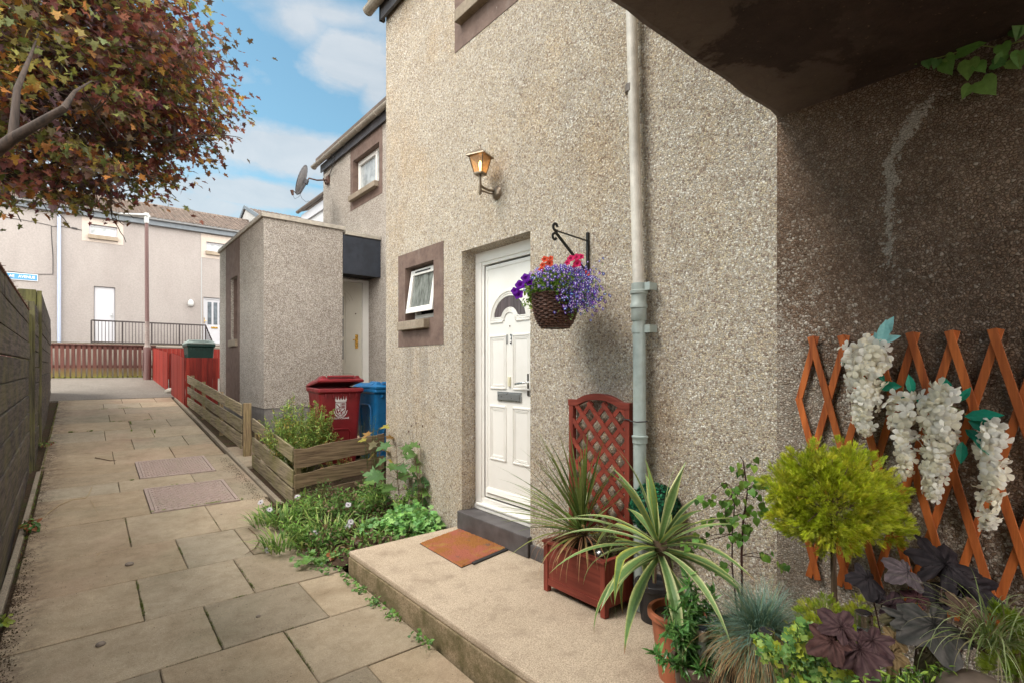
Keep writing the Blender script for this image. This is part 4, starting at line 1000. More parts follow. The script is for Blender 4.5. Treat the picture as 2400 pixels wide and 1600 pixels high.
for x,y,z in ((1.66,12.76,.17),(1.62,14.40,.3),(1.615,15.1,.33)):
    m=MB(); m.box(x,x+.07,y,y+.07,-1.0,z); m.build('post',M['red_z'],RF)
s=ground(405,922); m=MB(); m.ball((1.62,14.75,zg(14.75)+.03),.13,10,7,(1.1,1.0,.7)); tag(m.build('stone',M['retain'],smooth=True,origin=(1.62,14.75,zg(14.75))),'pale rounded stone at the gap in the red fence','stone')
# ================================================================= BINS
def bin_(name,label,loc,rz,bm,lm,lid=8,crest=False,w=.58,dp=.70,hh=1.0,group=None):
    t=thing(name,label,'wheelie bin',loc,group=group)
    c_,s_=math.cos(rz),math.sin(rz)
    def T(x,y,z): return (loc[0]+x*c_-y*s_, loc[1]+x*s_+y*c_, loc[2]+z)
    def TB(m,x0,x1,y0,y1,z0,z1): m.hexa([T(x0,y0,z0),T(x1,y0,z0),T(x1,y1,z0),T(x0,y1,z0),T(x0,y0,z1),T(x1,y0,z1),T(x1,y1,z1),T(x0,y1,z1)])
    hw=w/2; 
    # body: tapered, front at y=0 (top), built with rounded corners
    def ring(hw_,y0,y1,z,r=.045):
        pts=[]
        for cx,cy,a0 in ((hw_-r,y0+r,-90),(hw_-r,y1-r,0),(-hw_+r,y1-r,90),(-hw_+r,y0+r,180)):
            for k in range(4): a=R_(a0+30*k); pts.append(T(cx+math.cos(a)*r,cy+math.sin(a)*r,z))
        return pts
    m=MB(); lv=[ring(hw*.80,.13,dp-.12,.04),ring(hw*.82,.12,dp-.10,.10),ring(hw*.92,.035,dp-.03,hh-.16),ring(hw*.95,.025,dp-.02,hh-.06)]
    vs=[p for r in lv for p in r]; k=16
    m.add(vs,[(i*k+j,i*k+(j+1)%k,(i+1)*k+(j+1)%k,(i+1)*k+j) for i in range(3) for j in range(k)]+[tuple(range(k))[::-1]])
    body=m.build('bin_body',bm,t)
    m=MB()
    lv=[ring(hw*.955,.022,dp-.018,hh-.07,.03),ring(hw*1.02,-.012,dp+.01,hh-.045,.03),ring(hw*1.02,-.012,dp+.01,hh-.012,.03),ring(hw*.99,.0,dp,hh,.03),ring(hw*.90,.04,dp-.05,hh,.03),ring(hw*.88,.05,dp-.06,hh-.12,.03)]
    vs=[p for r in lv for p in r]; m.add(vs,[(i*k+j,i*k+(j+1)%k,(i+1)*k+(j+1)%k,(i+1)*k+j) for i in range(5) for j in range(k)]+[tuple(5*k+j for j in range(k))])
    for xx in (-.19,-.1,0,.1,.19): TB(m,xx-.006,xx+.006,-.008,.03,hh-.12,hh-.07)
    m.build('rim',bm,t,bevel=.004)
    # raised recess outline on the front and on the side
    m=MB()
    yf=lambda z: .035+(.12-.035)*(hh-.16-z)/(hh-.26)-.004
    m.tube([T(-.13,yf(.15),.15),T(-.13,yf(.44),.44),T(-.10,yf(.48),.48),T(.10,yf(.48),.48),T(.13,yf(.44),.44),T(.13,yf(.15),.15)],.010,6)
    xf=lambda z: -(hw*.82+(hw*.10)*(z-.1)/(hh-.26))-.001
    m.tube([T(xf(.15),.22,.15),T(xf(.72),.18,.72),T(xf(.78),.23,.78),T(xf(.78),.44,.78),T(xf(.72),.50,.72),T(xf(.15),.44,.15)],.012,6)
    m.build('body_rib',bm,t,smooth=True)
    a=R_(lid)
    def TL(x,y,z): # lid space hinged at the back top edge
        yy=y-dp; return T(x,dp+yy*math.cos(a)-z*-math.sin(a)*-1, hh+.004-yy*math.sin(a)+z*math.cos(a))
    m=MB()
    def lring(hw_,y0,y1,z,r=.03):
        pts=[]
        for cx,cy,a0 in ((hw_-r,y0+r,-90),(hw_-r,y1-r,0),(-hw_+r,y1-r,90),(-hw_+r,y0+r,180)):
            for q in range(4): b=R_(a0+30*q); pts.append(TL(cx+math.cos(b)*r,cy+math.sin(b)*r,z))
        return pts
    lv=[lring(hw*1.03,-.02,dp+.015,-.012),lring(hw*1.03,-.02,dp+.015,.012),lring(hw*.98,.01,dp-.01,.028),lring(hw*.90,.07,dp-.08,.055),lring(hw*.86,.10,dp-.12,.060)]
    vs=[p for r in lv for p in r]; m.add(vs,[(i*k+j,i*k+(j+1)%k,(i+1)*k+(j+1)%k,(i+1)*k+j) for i in range(4) for j in range(k)]+[tuple(4*k+j for j in range(k)),tuple(range(k))[::-1]])
    lo=m.build('lid',lm,t,bevel=.003)
    m=MB()
    for sx in (-1,1):
        x0,x1=(sx*hw*.90,sx*hw*.60) if sx>0 else (-hw*.90,-hw*.60)
        x0,x1=min(x0,x1),max(x0,x1)
        m.hexa([TL(x0,.03,.028),TL(x1,.03,.028),TL(x1,.26,.05),TL(x0,.26,.05),TL(x0+.02,.05,.075),TL(x1-.02,.05,.075),TL(x1-.02,.24,.085),TL(x0+.02,.24,.085)])
    m.hexa([TL(-hw*.6,.01,.05),TL(hw*.6,.01,.05),TL(hw*.6,.05,.05),TL(-hw*.6,.05,.05),TL(-hw*.6,.02,.074),TL(hw*.6,.02,.074),TL(hw*.6,.05,.078),TL(-hw*.6,.05,.078)])
    m.build('lid_grip',lm,lo,bevel=.006)
    for sx in (-1,1):
        m=MB(); q=T(sx*hw*.92,dp-.06,.10)
        n=16; ring2=[]
        for o in (-.025,.025):
            for j in range(n): b=2*math.pi*j/n; ring2.append(T(sx*hw*.92+o,dp-.06+math.cos(b)*.10,.10+math.sin(b)*.10))
        m.add(ring2,[(j,(j+1)%n,n+(j+1)%n,n+j) for j in range(n)]+[tuple(range(n))[::-1],tuple(range(n,2*n))]); m.build('wheel',M['rubber'],t,bevel=.008)
    if crest:
        rot=Matrix.Rotation(rz,3,'Z')@ROT_NEGY
        tilt=math.atan2(.085,hh-.26)
        rot=Matrix.Rotation(rz,3,'Z')@Matrix.Rotation(-tilt*0+tilt,3,'X')@ROT_NEGY
        zc=.745; yc=yf(zc)-.001
        def Cp(u,v,o=.0): return T(u*1.42, yf(zc+v*1.42)-.003-o, zc+v*1.42)
        m=MB(); w2,h2=.046,.115
        def poly(pts,o=0): m.add([Cp(*q,o) for q in pts],[tuple(range(len(pts)))])
        def stroke(pts,w_=.0035,o=.0015):
            for (a0,b0_),(a1,b1) in zip(pts,pts[1:]):
                dx,dy=a1-a0,b1-b0_; l=math.hypot(dx,dy) or 1; ox,oy=-dy/l*w_/2,dx/l*w_/2
                m.add([Cp(a0+ox,b0_+oy,o),Cp(a0-ox,b0_-oy,o),Cp(a1-ox,b1-oy,o),Cp(a1+ox,b1+oy,o)],[(0,1,2,3)])
        # mural crown
        poly([(-.046,.058),(.046,.058),(.050,.076),(-.050,.076)])
        for i in range(5):
            cx=-.044+.022*i; poly([(cx-.008,.076),(cx+.008,.076),(cx,.096)])
            stroke([(cx,.094),(cx,.106)],.003)
        # shield outline
        sh=[(-.042,.050),(.042,.050),(.042,-.01),(.034,-.042),(.0,-.066),(-.034,-.042),(-.042,-.01),(-.042,.050)]
        stroke(sh,.006); stroke([(0,.05),(0,-.064)],.0035); stroke([(-.042,.0),(.042,.0)],.0035)
        poly([(-.036,.044),(-.004,.044),(-.004,.012)]); poly([(-.036,.034),(-.012,.006),(-.036,.006)])
        for i in range(3):
            stroke([(.007+.012*i,.044),(.007+.012*i,.006)],.003); 
        stroke([(.006,.028),(.036,.028)],.003)
        poly([(-.030,-.008),(-.008,-.008),(-.018,-.030)]); poly([(-.008,-.03),(-.004,-.052),(-.022,-.040)])
        poly([(.006,-.006),(.034,-.006),(.006,-.03)]); poly([(.008,-.052),(.030,-.036),(.034,-.016),(.018,-.034)])
        # ribbon scroll
        rb=[(-.052,-.030),(-.046,-.056),(-.024,-.078),(0,-.084),(.024,-.078),(.046,-.056),(.052,-.030)]; stroke(rb,.005); stroke([(x*1.12,y*1.0+.012) for x,y in rb],.004); stroke([rb[0],(rb[0][0]*1.12,rb[0][1]+.012)],.004); stroke([rb[-1],(rb[-1][0]*1.12,rb[-1][1]+.012)],.004)
        m.build('crest',M['white_print'],body)
        q=Cp(0,-.088,.003)
        text_obj('Falkirk Council','lettering',M['white_print'],body,q,rot,.034,.0008,1.02,bold=.0004)
    return t
p0=Vector(atD(745.5,914,6.35)); p1=Vector(atD(853,911,6.66)); c=(p0+p1)/2; rz=math.atan2(p1.y-p0.y,p1.x-p0.x)
bin_('wheelie_bin','dark red wheelie bin with a white crest, its lid ajar, behind the corner fence',(c.x,c.y,c.z-1.0+.02),rz,M['red_bin'],M['red_bin'],7,True,w=(p1-p0).length/1.02,group=None)
p0=Vector(atD(879,916,6.75)); a=rz+.12; c=p0+Vector((math.cos(a)*.29,math.sin(a)*.29,0))
bin_('wheelie_bin','bright blue wheelie bin partly hidden by the corner of the house',(c.x,c.y,c.z-1.0+.03),a,M['blue_bin'],M['blue_bin'],1)
bin_('wheelie_bin','dark green wheelie bin with pale lid behind the red fence',(2.0,13.15,zg(13.1)+.27),0.0,M['green_bin'],M['grey_lid'],1,w=.54)
# ================================================================= SATELLITE DISH
ds=thing('satellite_dish','grey round satellite dish on a curved arm at the neighbouring house corner','satellite dish',(4.29,11.74,4.26))
C0=Vector(atD(713,425,11.25)); 
# reflector: shallow bowl, back towards us; opens away to the upper left
ax=(Vector((-.78,.42,.30))).normalized()
u=Vector((0,0,1)).cross(ax).normalized(); v=ax.cross(u)
m=MB(); n=28; rings=6; R0=.31
vs=[];
for side in (0,1):
    for i in range(rings+1):
        r=R0*i/rings
        for k in range(n):
            a=2*math.pi*k/n; dz=.055*(r/R0)**2+(.0 if side==0 else .006)
            vs.append(C0+u*math.cos(a)*r*.94+v*math.sin(a)*r*1.06+ax*dz)
fs=[]
for side in (0,1):
    o=side*(rings+1)*n
    for i in range(rings): fs+=[(o+i*n+k,o+i*n+(k+1)%n,o+(i+1)*n+(k+1)%n,o+(i+1)*n+k) for k in range(n)]
m.add(vs,fs); m.build('reflector',M['dish'],ds,smooth=True)
m=MB(); m.tube([C0+u*math.cos(a)*R0*.94+v*math.sin(a)*R0*1.06+ax*.058 for a in [2*math.pi*k/28 for k in range(29)]],.008,5); m.build('rim',M['fascia'],ds)
bk=C0-ax*.05
m=MB(); m.obox(bk,ax,u,v,.03,.05,.05); m.bar(bk-v*.02,C0-v*.30,.05,.03,up=ax); m.build('mount_bracket',M['fascia'],ds,bevel=.004)
lnb=Vector(atD(684,452,10.85)); foot=C0-v*.29
m=MB(); m.tube([foot,foot+(lnb-foot)*.55+Vector((0,0,-.0)),lnb+Vector((.06,0,.03)),lnb+Vector((0,0,.04))],.011,6); m.build('feed_arm',M['fascia'],ds)
m=MB(); m.tube([lnb+Vector((0,0,.05)),lnb+Vector((.02,0,-.05))],[.035,.022],10); m.build('feed_horn',M['rust'],ds)
m=MB(); br=Vector(onX(770,423,4.29)); m.tube([bk,bk+Vector((.06,.02,.10)),bk+Vector((.25,.06,.11)),br+Vector((-.03,0,0))],.017,8); m.build('arm',M['rust'],ds,smooth=True)
m=MB(); m.obox(br+Vector((-.02,0,0)),(1,0,0),(0,1,0),(0,0,1),.02,.09,.09); m.bar(br+Vector((-.03,.08,-.09)),br+Vector((-.12,0,.02)),.02,.02); m.build('wall_plate',M['rust'],ds,bevel=.005)
m=MB(); m.tube([lnb+Vector((.02,0,-.05)),lnb+Vector((.06,0,-.12)),lnb+Vector((.14,0,-.06)),lnb+Vector((.18,0,.02))],.004,4); m.tube([foot,foot+Vector((.05,0,-.10)),foot+Vector((.14,0,-.16)),foot+Vector((.20,0,-.12))],.004,4); m.build('cable',M['cable'],ds)
# ================================================================= WALL LANTERN
wl=thing('wall_lantern','small lit carriage lantern with pointed roof above the white door','wall light',(2.5,3.237,1.363))
y=3.215; 
m=MB(); m.lathe([(.001,-.03),(.03,-.028),(.052,-.012),(.056,0)],(2.5,y-.01,1.36),20,'x'); m.build('back_plate',M['lampmetal'],wl,smooth=True)
lx_=2.355; ly_=3.235
m=MB(); m.tube([(2.475,y,1.375),(2.43,y+.005,1.37),(2.39,ly_,1.385),(lx_,ly_,1.40)],.010,8); m.tube([(2.475,y,1.35),(2.42,y,1.345),(lx_,ly_,1.36)],.007,6); m.tube([(lx_,ly_,1.325),(lx_,ly_,1.33),(lx_,ly_,1.478)],[.009,.012,.010],8); m.build('arm',M['lampmetal'],wl,smooth=True)
def sq(c,hs,z,rot=R_(22)): return [(c[0]+math.cos(rot+math.pi/4+k*math.pi/2)*hs*1.414,c[1]+math.sin(rot+math.pi/4+k*math.pi/2)*hs*1.414,z) for k in range(4)]
zt=1.615; zb2=1.492; Cc=(lx_,ly_)
m=MB(); a_=sq(Cc,.036,1.475); b_=sq(Cc,.040,zb2); m.add(a_+b_,[(3,2,1,0),(4,5,6,7)]+[(k,(k+1)%4,4+(k+1)%4,4+k) for k in range(4)]); m.build('lantern_base',M['lampmetal'],wl,bevel=.003)
m=MB(); t_=sq(Cc,.062,zt); b_=sq(Cc,.036,zb2)
for k in range(4): m.bar(b_[k],t_[k],.006,.006)
m.build('lantern_frame',M['lampmetal'],wl)
m=MB(); t_=sq(Cc,.060,zt); b_=sq(Cc,.034,zb2)
for k in range(4): m.quad(b_[k],b_[(k+1)%4],t_[(k+1)%4],t_[k])
m.build('lantern_glass',M['lampglass'],wl)
m=MB(); a_=sq(Cc,.080,zt-.002); b_=sq(Cc,.078,zt+.008); c_=sq(Cc,.012,zt+.062)
m.add(a_+b_+c_,[(3,2,1,0),(8,9,10,11)]+[(k,(k+1)%4,4+(k+1)%4,4+k) for k in range(4)]+[(4+k,4+(k+1)%4,8+(k+1)%4,8+k) for k in range(4)]); m.tube([(*Cc,zt+.058),(*Cc,zt+.08),(*Cc,zt+.092)],[.010,.005,.007],8); m.build('lantern_roof',M['lampmetal'],wl,bevel=.002)
m=MB(); m.lathe([(.008,-.03),(.008,0),(.014,.02),(.012,.04),(.003,.058)],(*Cc,1.53),12); m.build('bulb',M['bulb'],wl,smooth=True)
# ================================================================= HANGING BASKET + BRACKET
BY=2.252
br=thing('basket_bracket','black iron wall bracket with scrolled tip holding the flower basket','bracket',(2.5,BY,.8))
w0=onX(1381,548,2.49); w1_=onX(1381,645,2.49)
zt_=w0[2]; zb3=w1_[2]-.05
m=MB(); m.box(2.482,2.499,BY-.008,BY+.008,zb3,zt_+.01); m.build('wall_bar',M['black_metal'],br,bevel=.001)
tipx=2.185; tz=onY(1305,540,BY)[2]+.015
m=MB(); m.bar((2.49,BY,zt_-.045),(tipx+.03,BY,tz-.02),.012,.006); m.build('arm',M['black_metal'],br)
m=MB(); m.bar((2.49,BY,zb3+.06),(tipx+.02,BY,tz-.03),.014,.012); m.build('brace',M['black_metal'],br)
m=MB()
sc_=[(tipx+.02+math.cos(a)*r,BY,tz+.005+math.sin(a)*r) for a,r in [(R_(-60+ (-1)*20*k),.026-.0009*k) for k in range(16)]]
m.tube(sc_,.006,6,flat=1.6); sc2=[(tipx+.012+math.cos(a)*r,BY,tz-.058+math.sin(a)*r) for a,r in [(R_(80+20*k),.022-.0007*k) for k in range(14)]]; m.tube(sc2,.0055,6,flat=1.6)
m.build('scroll',M['black_metal'],br)
bc=Vector((2.20,BY,.44))
bs=thing('hanging_basket','dark wicker basket overflowing with purple lobelia, coral and pink flowers','hanging basket',tuple(bc))
m=MB(); n=72; prof=[]
H_=.20; R1=.134
def br_(t): return R1*(1-max(0,t)**2.3*.62) if t<.9 else R1*(1-.9**2.3*.62)*(1-(t-.9)*2.5)
NR=17
for i in range(NR):
    t=i/(NR-1)*.98; r=R1*math.sqrt(max(.02,1-(t*.86)**2.6))
    z=-.005-t*H_
    pts=[]
    for k in range(n+1):
        a=2*math.pi*k/n; w_=.0060*math.sin(a*13+ (math.pi if i%2 else 0)); pts.append((bc.x+math.cos(a)*(r+w_),bc.y+math.sin(a)*(r+w_),bc.z+z+random.uniform(-.001,.001)))
    m.tube(pts,.0063+random.uniform(-.0008,.0008),6,cap=False)
weave=m.build('basket_weave',M['wicker'],bs,smooth=True)
m=MB(); m.lathe([(R1*math.sqrt(max(.02,1-(t*.86)**2.6))-.006,-.005-t*H_) for t in [k/12*.98 for k in range(13)]],tuple(bc),24); m.build('basket_liner',M['rubber'],bs)
m=MB(); 
for k in range(36):
    a=2*math.pi*k/36; m.tube([(bc.x+math.cos(a)*(R1*math.sqrt(max(.02,1-(t*.86)**2.6))+.003),bc.y+math.sin(a)*(R1*math.sqrt(max(.02,1-(t*.86)**2.6))+.003),bc.z-.005-t*H_) for t in (0,.3,.6,.8,.95)],.0022,4)
m.build('basket_stakes',M['wicker'],bs)
m=MB()
for k in range(4):
    a=R_(20+90*k); p=(bc.x+math.cos(a)*R1,bc.y+math.sin(a)*R1,bc.z); q=(tipx+.02,BY,tz-.06)
    m.tube([p,q],.0011,4)
m.build('chain',M['satin'],bs)
# ================================================================= DOORMAT
dm=thing('doormat','orange coir doormat with faded flower print at the black step','doormat',(2.24,3.34,-1.375))
c4=[Vector(onZ(px,py,-1.362)) for px,py in ((1076,1236),(984,1270),(1081.6,1326),(1189,1281))]
m=MB(); N_=60; rows=[]
# tufted top: a fine grid with random pile height
g=44; g2=60; vs=[];
for i in range(g+1):
    for j in range(g2+1):
        u_=i/g; v_=j/g2; p=(c4[0]*(1-u_)*(1-v_)+c4[1]*u_*(1-v_)+c4[2]*u_*v_+c4[3]*(1-u_)*v_)
        e=(i in(0,g) or j in (0,g2)); vs.append((p.x+random.uniform(-.003,.003),p.y+random.uniform(-.003,.003),-1.361+(random.uniform(-.002,.002) if not e else -.008)))
m.add(vs,[(i*(g2+1)+j,i*(g2+1)+j+1,(i+1)*(g2+1)+j+1,(i+1)*(g2+1)+j) for i in range(g) for j in range(g2)])
m.build('mat_pile',M['coir'],dm)
m=MB(); m.hexa([(p.x,p.y,-1.3745) for p in c4]+[(p.x,p.y,-1.369) for p in c4]); 
a,b=c4[2],c4[3]; o=(a-b).normalized(); e=Vector((o.y,-o.x,0))*-.0
out=(c4[3]-c4[0]).normalized()*.028
m.hexa([(a.x-o.x*.10,a.y-o.y*.10,-1.3745),(b.x-o.x*.05,b.y-o.y*.05,-1.3745),(b.x-o.x*.05+out.x,b.y-o.y*.05+out.y,-1.3745),(a.x-o.x*.10+out.x,a.y-o.y*.10+out.y,-1.3745),(a.x-o.x*.10,a.y-o.y*.10,-1.362),(b.x-o.x*.05,b.y-o.y*.05,-1.362),(b.x-o.x*.05+out.x,b.y-o.y*.05+out.y,-1.364),(a.x-o.x*.10+out.x,a.y-o.y*.10+out.y,-1.364)])
m.build('rubber_backing',M['rubber'],dm)
# ================================================================= TRELLIS PLANTER (red stained)
pl=thing('trellis_planter','reddish brown wooden planter box with arched lattice back beside the downpipe','planter',(2.33,2.1,-1.375))
x0,x1,y0,y1=2.19,2.475,1.855,2.345; z0=-1.374; zt=-1.075
for xx in (x0,x1-.035):
    for yy in (y0,y1-.035):
        if xx>x0: continue
        m=MB(); m.box(xx,xx+.035,yy,yy+.035,z0,zt); m.build('leg',M['mahog'],pl,bevel=.003)
m=MB(); m.box(x0+.008,x0+.020,y0+.035,y1-.035,z0+.045,zt-.004); m.build('front_panel',M['mahog_y'],pl)
m=MB(); m.box(x0+.002,x0+.0079,y0+.036,y1-.036,z0+.042,z0+.085); m.box(x0-.012,x0+.03,y0-.004,y1+.004,zt,zt+.014); m.build('front_rail',M['mahog_y'],pl,bevel=.002)
for yy in (y0+.008,y1-.020):
    m=MB(); m.box(x0+.035,x1-.03,yy,yy+.012,z0+.045,zt-.004); m.build('side_panel',M['mahog'],pl)
    m=MB(); m.box(x0+.0301,x1-.03,yy-.008,yy+.02,zt,zt+.014); m.build('side_rail',M['mahog'],pl,bevel=.002)
m=MB(); m.box(x0+.02,x1-.02,y0+.02,y1-.02,z0+.05,zt-.03); m.build('potting_soil',M['soil'],pl)
XT=2.440
ty0,ty1=1.885,2.372; tz0=z0; ztop=-.215
for yy in (ty0,ty1-.036):
    m=MB(); m.box(XT,XT+.035,yy,yy+.036,tz0,ztop); m.build('trellis_post',M['mahog'],pl,bevel=.003)
# arched top rail: raised middle with shoulders
m=MB(); n=20; vs=[]
for i in range(n+1):
    t=i/n; y_=ty0-.004+(ty1-ty0+.008)*t
    s_=(t-.5)*2; zz=ztop+.004+ (.046*(1-abs(s_/.72)**2.2) if abs(s_)<.72 else 0)
    vs+=[(XT-.003,y_,zz-.036),(XT+.037,y_,zz-.036),(XT+.037,y_,zz+.004),(XT-.003,y_,zz+.004)]
m.add(vs,[(4*k+q,4*k+(q+1)%4,4*k+4+(q+1)%4,4*k+4+q) for k in range(n) for q in range(4)]+[(3,2,1,0),(4*n,4*n+1,4*n+2,4*n+3)]); m.build('arched_rail',M['mahog_y'],pl,bevel=.002)
ia,ib=ty0+.030,ty1-.030; za,zb4=zt,ztop-.004
def clipline(y,z,dy,dz):
    # clip the line through (y,z) to the lattice opening
    ts=[]
    t0,t1=-9,9
    for p,d,lo,hi in ((y,dy,ia,ib),(z,dz,za,zb4)):
        a,b=(lo-p)/d,(hi-p)/d
        if a>b:a,b=b,a
        t0=max(t0,a);t1=min(t1,b)
    return (t0,t1) if t1>t0+.03 else None
ang=R_(47); pitch=.128
for sgn,XX in ((1,XT+.006),(-1,XT+.018)):
    k=-8
    while k<16:
        zc_=za+k*pitch+(0 if sgn>0 else .02); r=clipline((ia+ib)/2,zc_,math.cos(ang)*sgn,math.sin(ang))
        if r:
            t0,t1=r; a=((ia+ib)/2+math.cos(ang)*sgn*t0,zc_+math.sin(ang)*t0); b=((ia+ib)/2+math.cos(ang)*sgn*t1,zc_+math.sin(ang)*t1)
            m=MB(); m.bar((XX,a[0],a[1]),(XX,b[0],b[1]),.0095,.026,up=(0,0,1)); 
            m=MB(); m.obox(((XX),(a[0]+b[0])/2,(a[1]+b[1])/2),(0,math.cos(ang)*sgn,math.sin(ang)),(1,0,0),(0,-math.sin(ang)*sgn,math.cos(ang)),(t1-t0)/2,.0048,.0135); m.build('lattice_slat',M['mahog_y'],pl)
        k+=1
for z_ in (-.30,-.68):
    m=MB(); m.tube([(XT-.006,1.93,z_),(XT-.006,1.88,z_-.004),(2.385,1.83,z_-.004),(2.385,1.79,z_-.006),(2.44,1.76,z_-.004),(2.47,1.80,z_-.002)],.0035,5); m.build('tie_wire',M['cable'],pl)
# ================================================================= EXPANDING TRELLIS on the passage wall
et=thing('expanding_trellis','orange expanding diamond trellis fixed to the dark wall','trellis',(2.48,.6,-.95))
XA,XB=2.474,2.482; zt5,zb5=.135,-.93; pitch=.1185; k_=.251
def lath(XX,yt,sgn,za,zb_):
    y1_=yt+sgn*k_*(zt5-za); y2_=yt+sgn*k_*(zt5-zb_); 
    dv=Vector((0,y2_-y1_,zb_-za)); L_=dv.length; dv.normalize(); wv=Vector((1,0,0)).cross(dv)
    m=MB(); m.obox((XX,(y1_+y2_)/2,(za+zb_)/2),dv,(1,0,0),wv,L_/2,.0037,.0135); m.build('lath',M['orange'],et,bevel=.0015)
ymax=.975; ymin=-.22
k=0
for i in range(-4,14):
    yt=.925-pitch*i         # front laths run down to the right (towards the camera side)
    # A: y decreases with depth
    za=zt5; zb_=zb5
    # limit to y within span
    if yt>ymax: 
        za=zt5-(yt-ymax)/k_
    if za-zb_>.06 and yt-k_*(za*0+zt5-zb_)<ymax and yt>ymin:
        zb2_=max(zb_, zt5-(yt-ymin)/k_); lath(XA,yt,-1,za,zb2_)
for i in range(-2,14):
    yt=.905-pitch*i
    za=zt5; zb_=zb5
    zb2_=max(zb_,zt5-(ymax-yt)/k_)
    if yt<ymin: za=zt5-(ymin-yt)/k_
    if za-zb2_>.05: lath(XB,yt,1,za,zb2_)
# lead-in offcuts at the left end
# ================================================================= small debris on the path
def stone(px,py,r,label):
    g=ground(px,py); m=MB(); m.ball((g[0],g[1],g[2]+r*.45),r,9,6,(1.25,.9,.7)); o=m.build('stone',M['pebble'],smooth=True,origin=(g[0],g[1],g[2])); tag(o,label,'stone')
stone(236,1512,.020,'dark pebble on the nearest left paving slab'); stone(303,1324,.024,'grey pebble on the paving beside the mossy joint'); stone(605,1445,.012,'tiny dark stone on the nearest right paving'); stone(519,1206,.010,'tiny dark stone beside the white daisies on the path')
def twig(pts,r,mat,label):
    g=[ground(*p) for p in pts]; m=MB(); m.tube([(x,y,z+.008+.004*(i%2)) for i,(x,y,z) in enumerate(g)],[r]*(len(g)-1)+[r*.4],5); o=m.build('twig',mat,origin=g[0]); tag(o,label,'twig')
twig([(223,1073),(240,1077),(258,1080),(272,1080)],.006,M['stem_brown'],'dark brown twig near the left fence beyond the covers')
twig([(215,1142),(208,1160),(200,1168),(170,1172),(140,1184),(118,1200),(98,1216)],.0035,M['twig'],'long pale curling dry stalk across the left paving')
twig([(212,1172),(222,1190),(232,1207)],.002,M['twig'],'short pale stalk lying left of the nearer cover')
twig([(582,1238),(600,1255),(607,1270),(597,1288),(575,1300)],.004,M['stem_brown'],'reddish brown bent twig by the daisies')
twig([(228,1302),(238,1294)],.003,M['twig'],'tiny straw on the paving near the grey pebble')
# ================================================================= leaf templates (x along leaf, y width, z up), unit length
def fan(outline, center=(.45,0,0), fold=.0, droop=.0):
    V=[center]+[(x,y,abs(y)*fold-droop*x*x) for x,y in outline]; n=len(outline)
    return V,[(0,1+i,1+(i+1)%n) for i in range(n)]
def oval(w=.4,fold=.25,droop=.15,tip=.85):
    # two rows: folded leaf made of 8 triangles
    xs=[0,.25,.55,.8,1.0]; hw=[0.04,.85,1.0,.55,0]
    V=[];F=[]
    for x,h in zip(xs,hw): V+=[(x,-h*w/2,h*w/2*fold-droop*x*x),(x,0,-droop*x*x),(x,h*w/2,h*w/2*fold-droop*x*x)]
    for i in range(4): a=3*i; F+=[(a,a+3,a+4,a+1),(a+1,a+4,a+5,a+2)]
    return V,F
OVAL=oval(.42); NARROW=oval(.24,.3,.25); LANCE=oval(.16,.4,.35); ROUND=oval(.75,.15,.2)
def maple_outline():
    r=[(0,.0),(.04,.10),(-.14,.34),(.10,.24),(.16,.34),(.26,.22),(.50,.60),(.48,.30),(.58,.34),(.56,.15),(.76,.20),(1.0,0)]
    return r+[(x,-y) for x,y in r[-2:0:-1]]
MAPLE=fan(maple_outline(),(.3,0,0),.18,.18)
def lobed(nl=5,depth=.35,teeth=0):
    pts=[]; N_=nl*6
    for i in range(N_+1):
        a=-150+300*i/N_; rr=.5+.5*math.cos(R_(a*.5))*.2; l=.5*(1+math.cos(math.radians(360*nl*i/N_-180*0)))
        r=(.62-.62*depth*l*1.0)
        if i%2: r*=.95
        pts.append((.42+math.cos(R_(a))*r*.95, math.sin(R_(a))*r))
    pts.append((.30,0))
    return pts
HEART=fan([(0,0),(-.12,.22),(.02,.42),(.28,.46),(.55,.32),(.8,.13),(1,0),(.8,-.13),(.55,-.32),(.28,-.46),(.02,-.42),(-.12,-.22)],(.3,0,0),.12,.15)
LOBE5=fan(lobed(5,.30),(.38,0,-.03),.12,.12)
LOBE7=fan(lobed(7,.22),(.38,0,-.03),.10,.15)
def spray(n=7,w=.062,spread=.36):
    V=[];F=[]
    def tri(p,q,ww):
        dx,dy=q[0]-p[0],q[1]-p[1]; l=math.hypot(dx,dy); ox,oy=-dy/l*ww,dx/l*ww; b=len(V)
        V.extend([(p[0]+ox,p[1]+oy,p[2]),(p[0]-ox,p[1]-oy,p[2]),(q[0],q[1],q[2])]); F.append((b,b+1,b+2))
    tri((0,0,0),(1,0,.06),w*.45)
    for i in range(n):
        x=.12+.74*i/(n-1); L_=spread*(1-.55*x)
        for s in (1,-1): tri((x,0,0),(x+L_*.75,s*L_,.05+.03*(i%2)),w*.55)
    return V,F
SPRAY=spray()
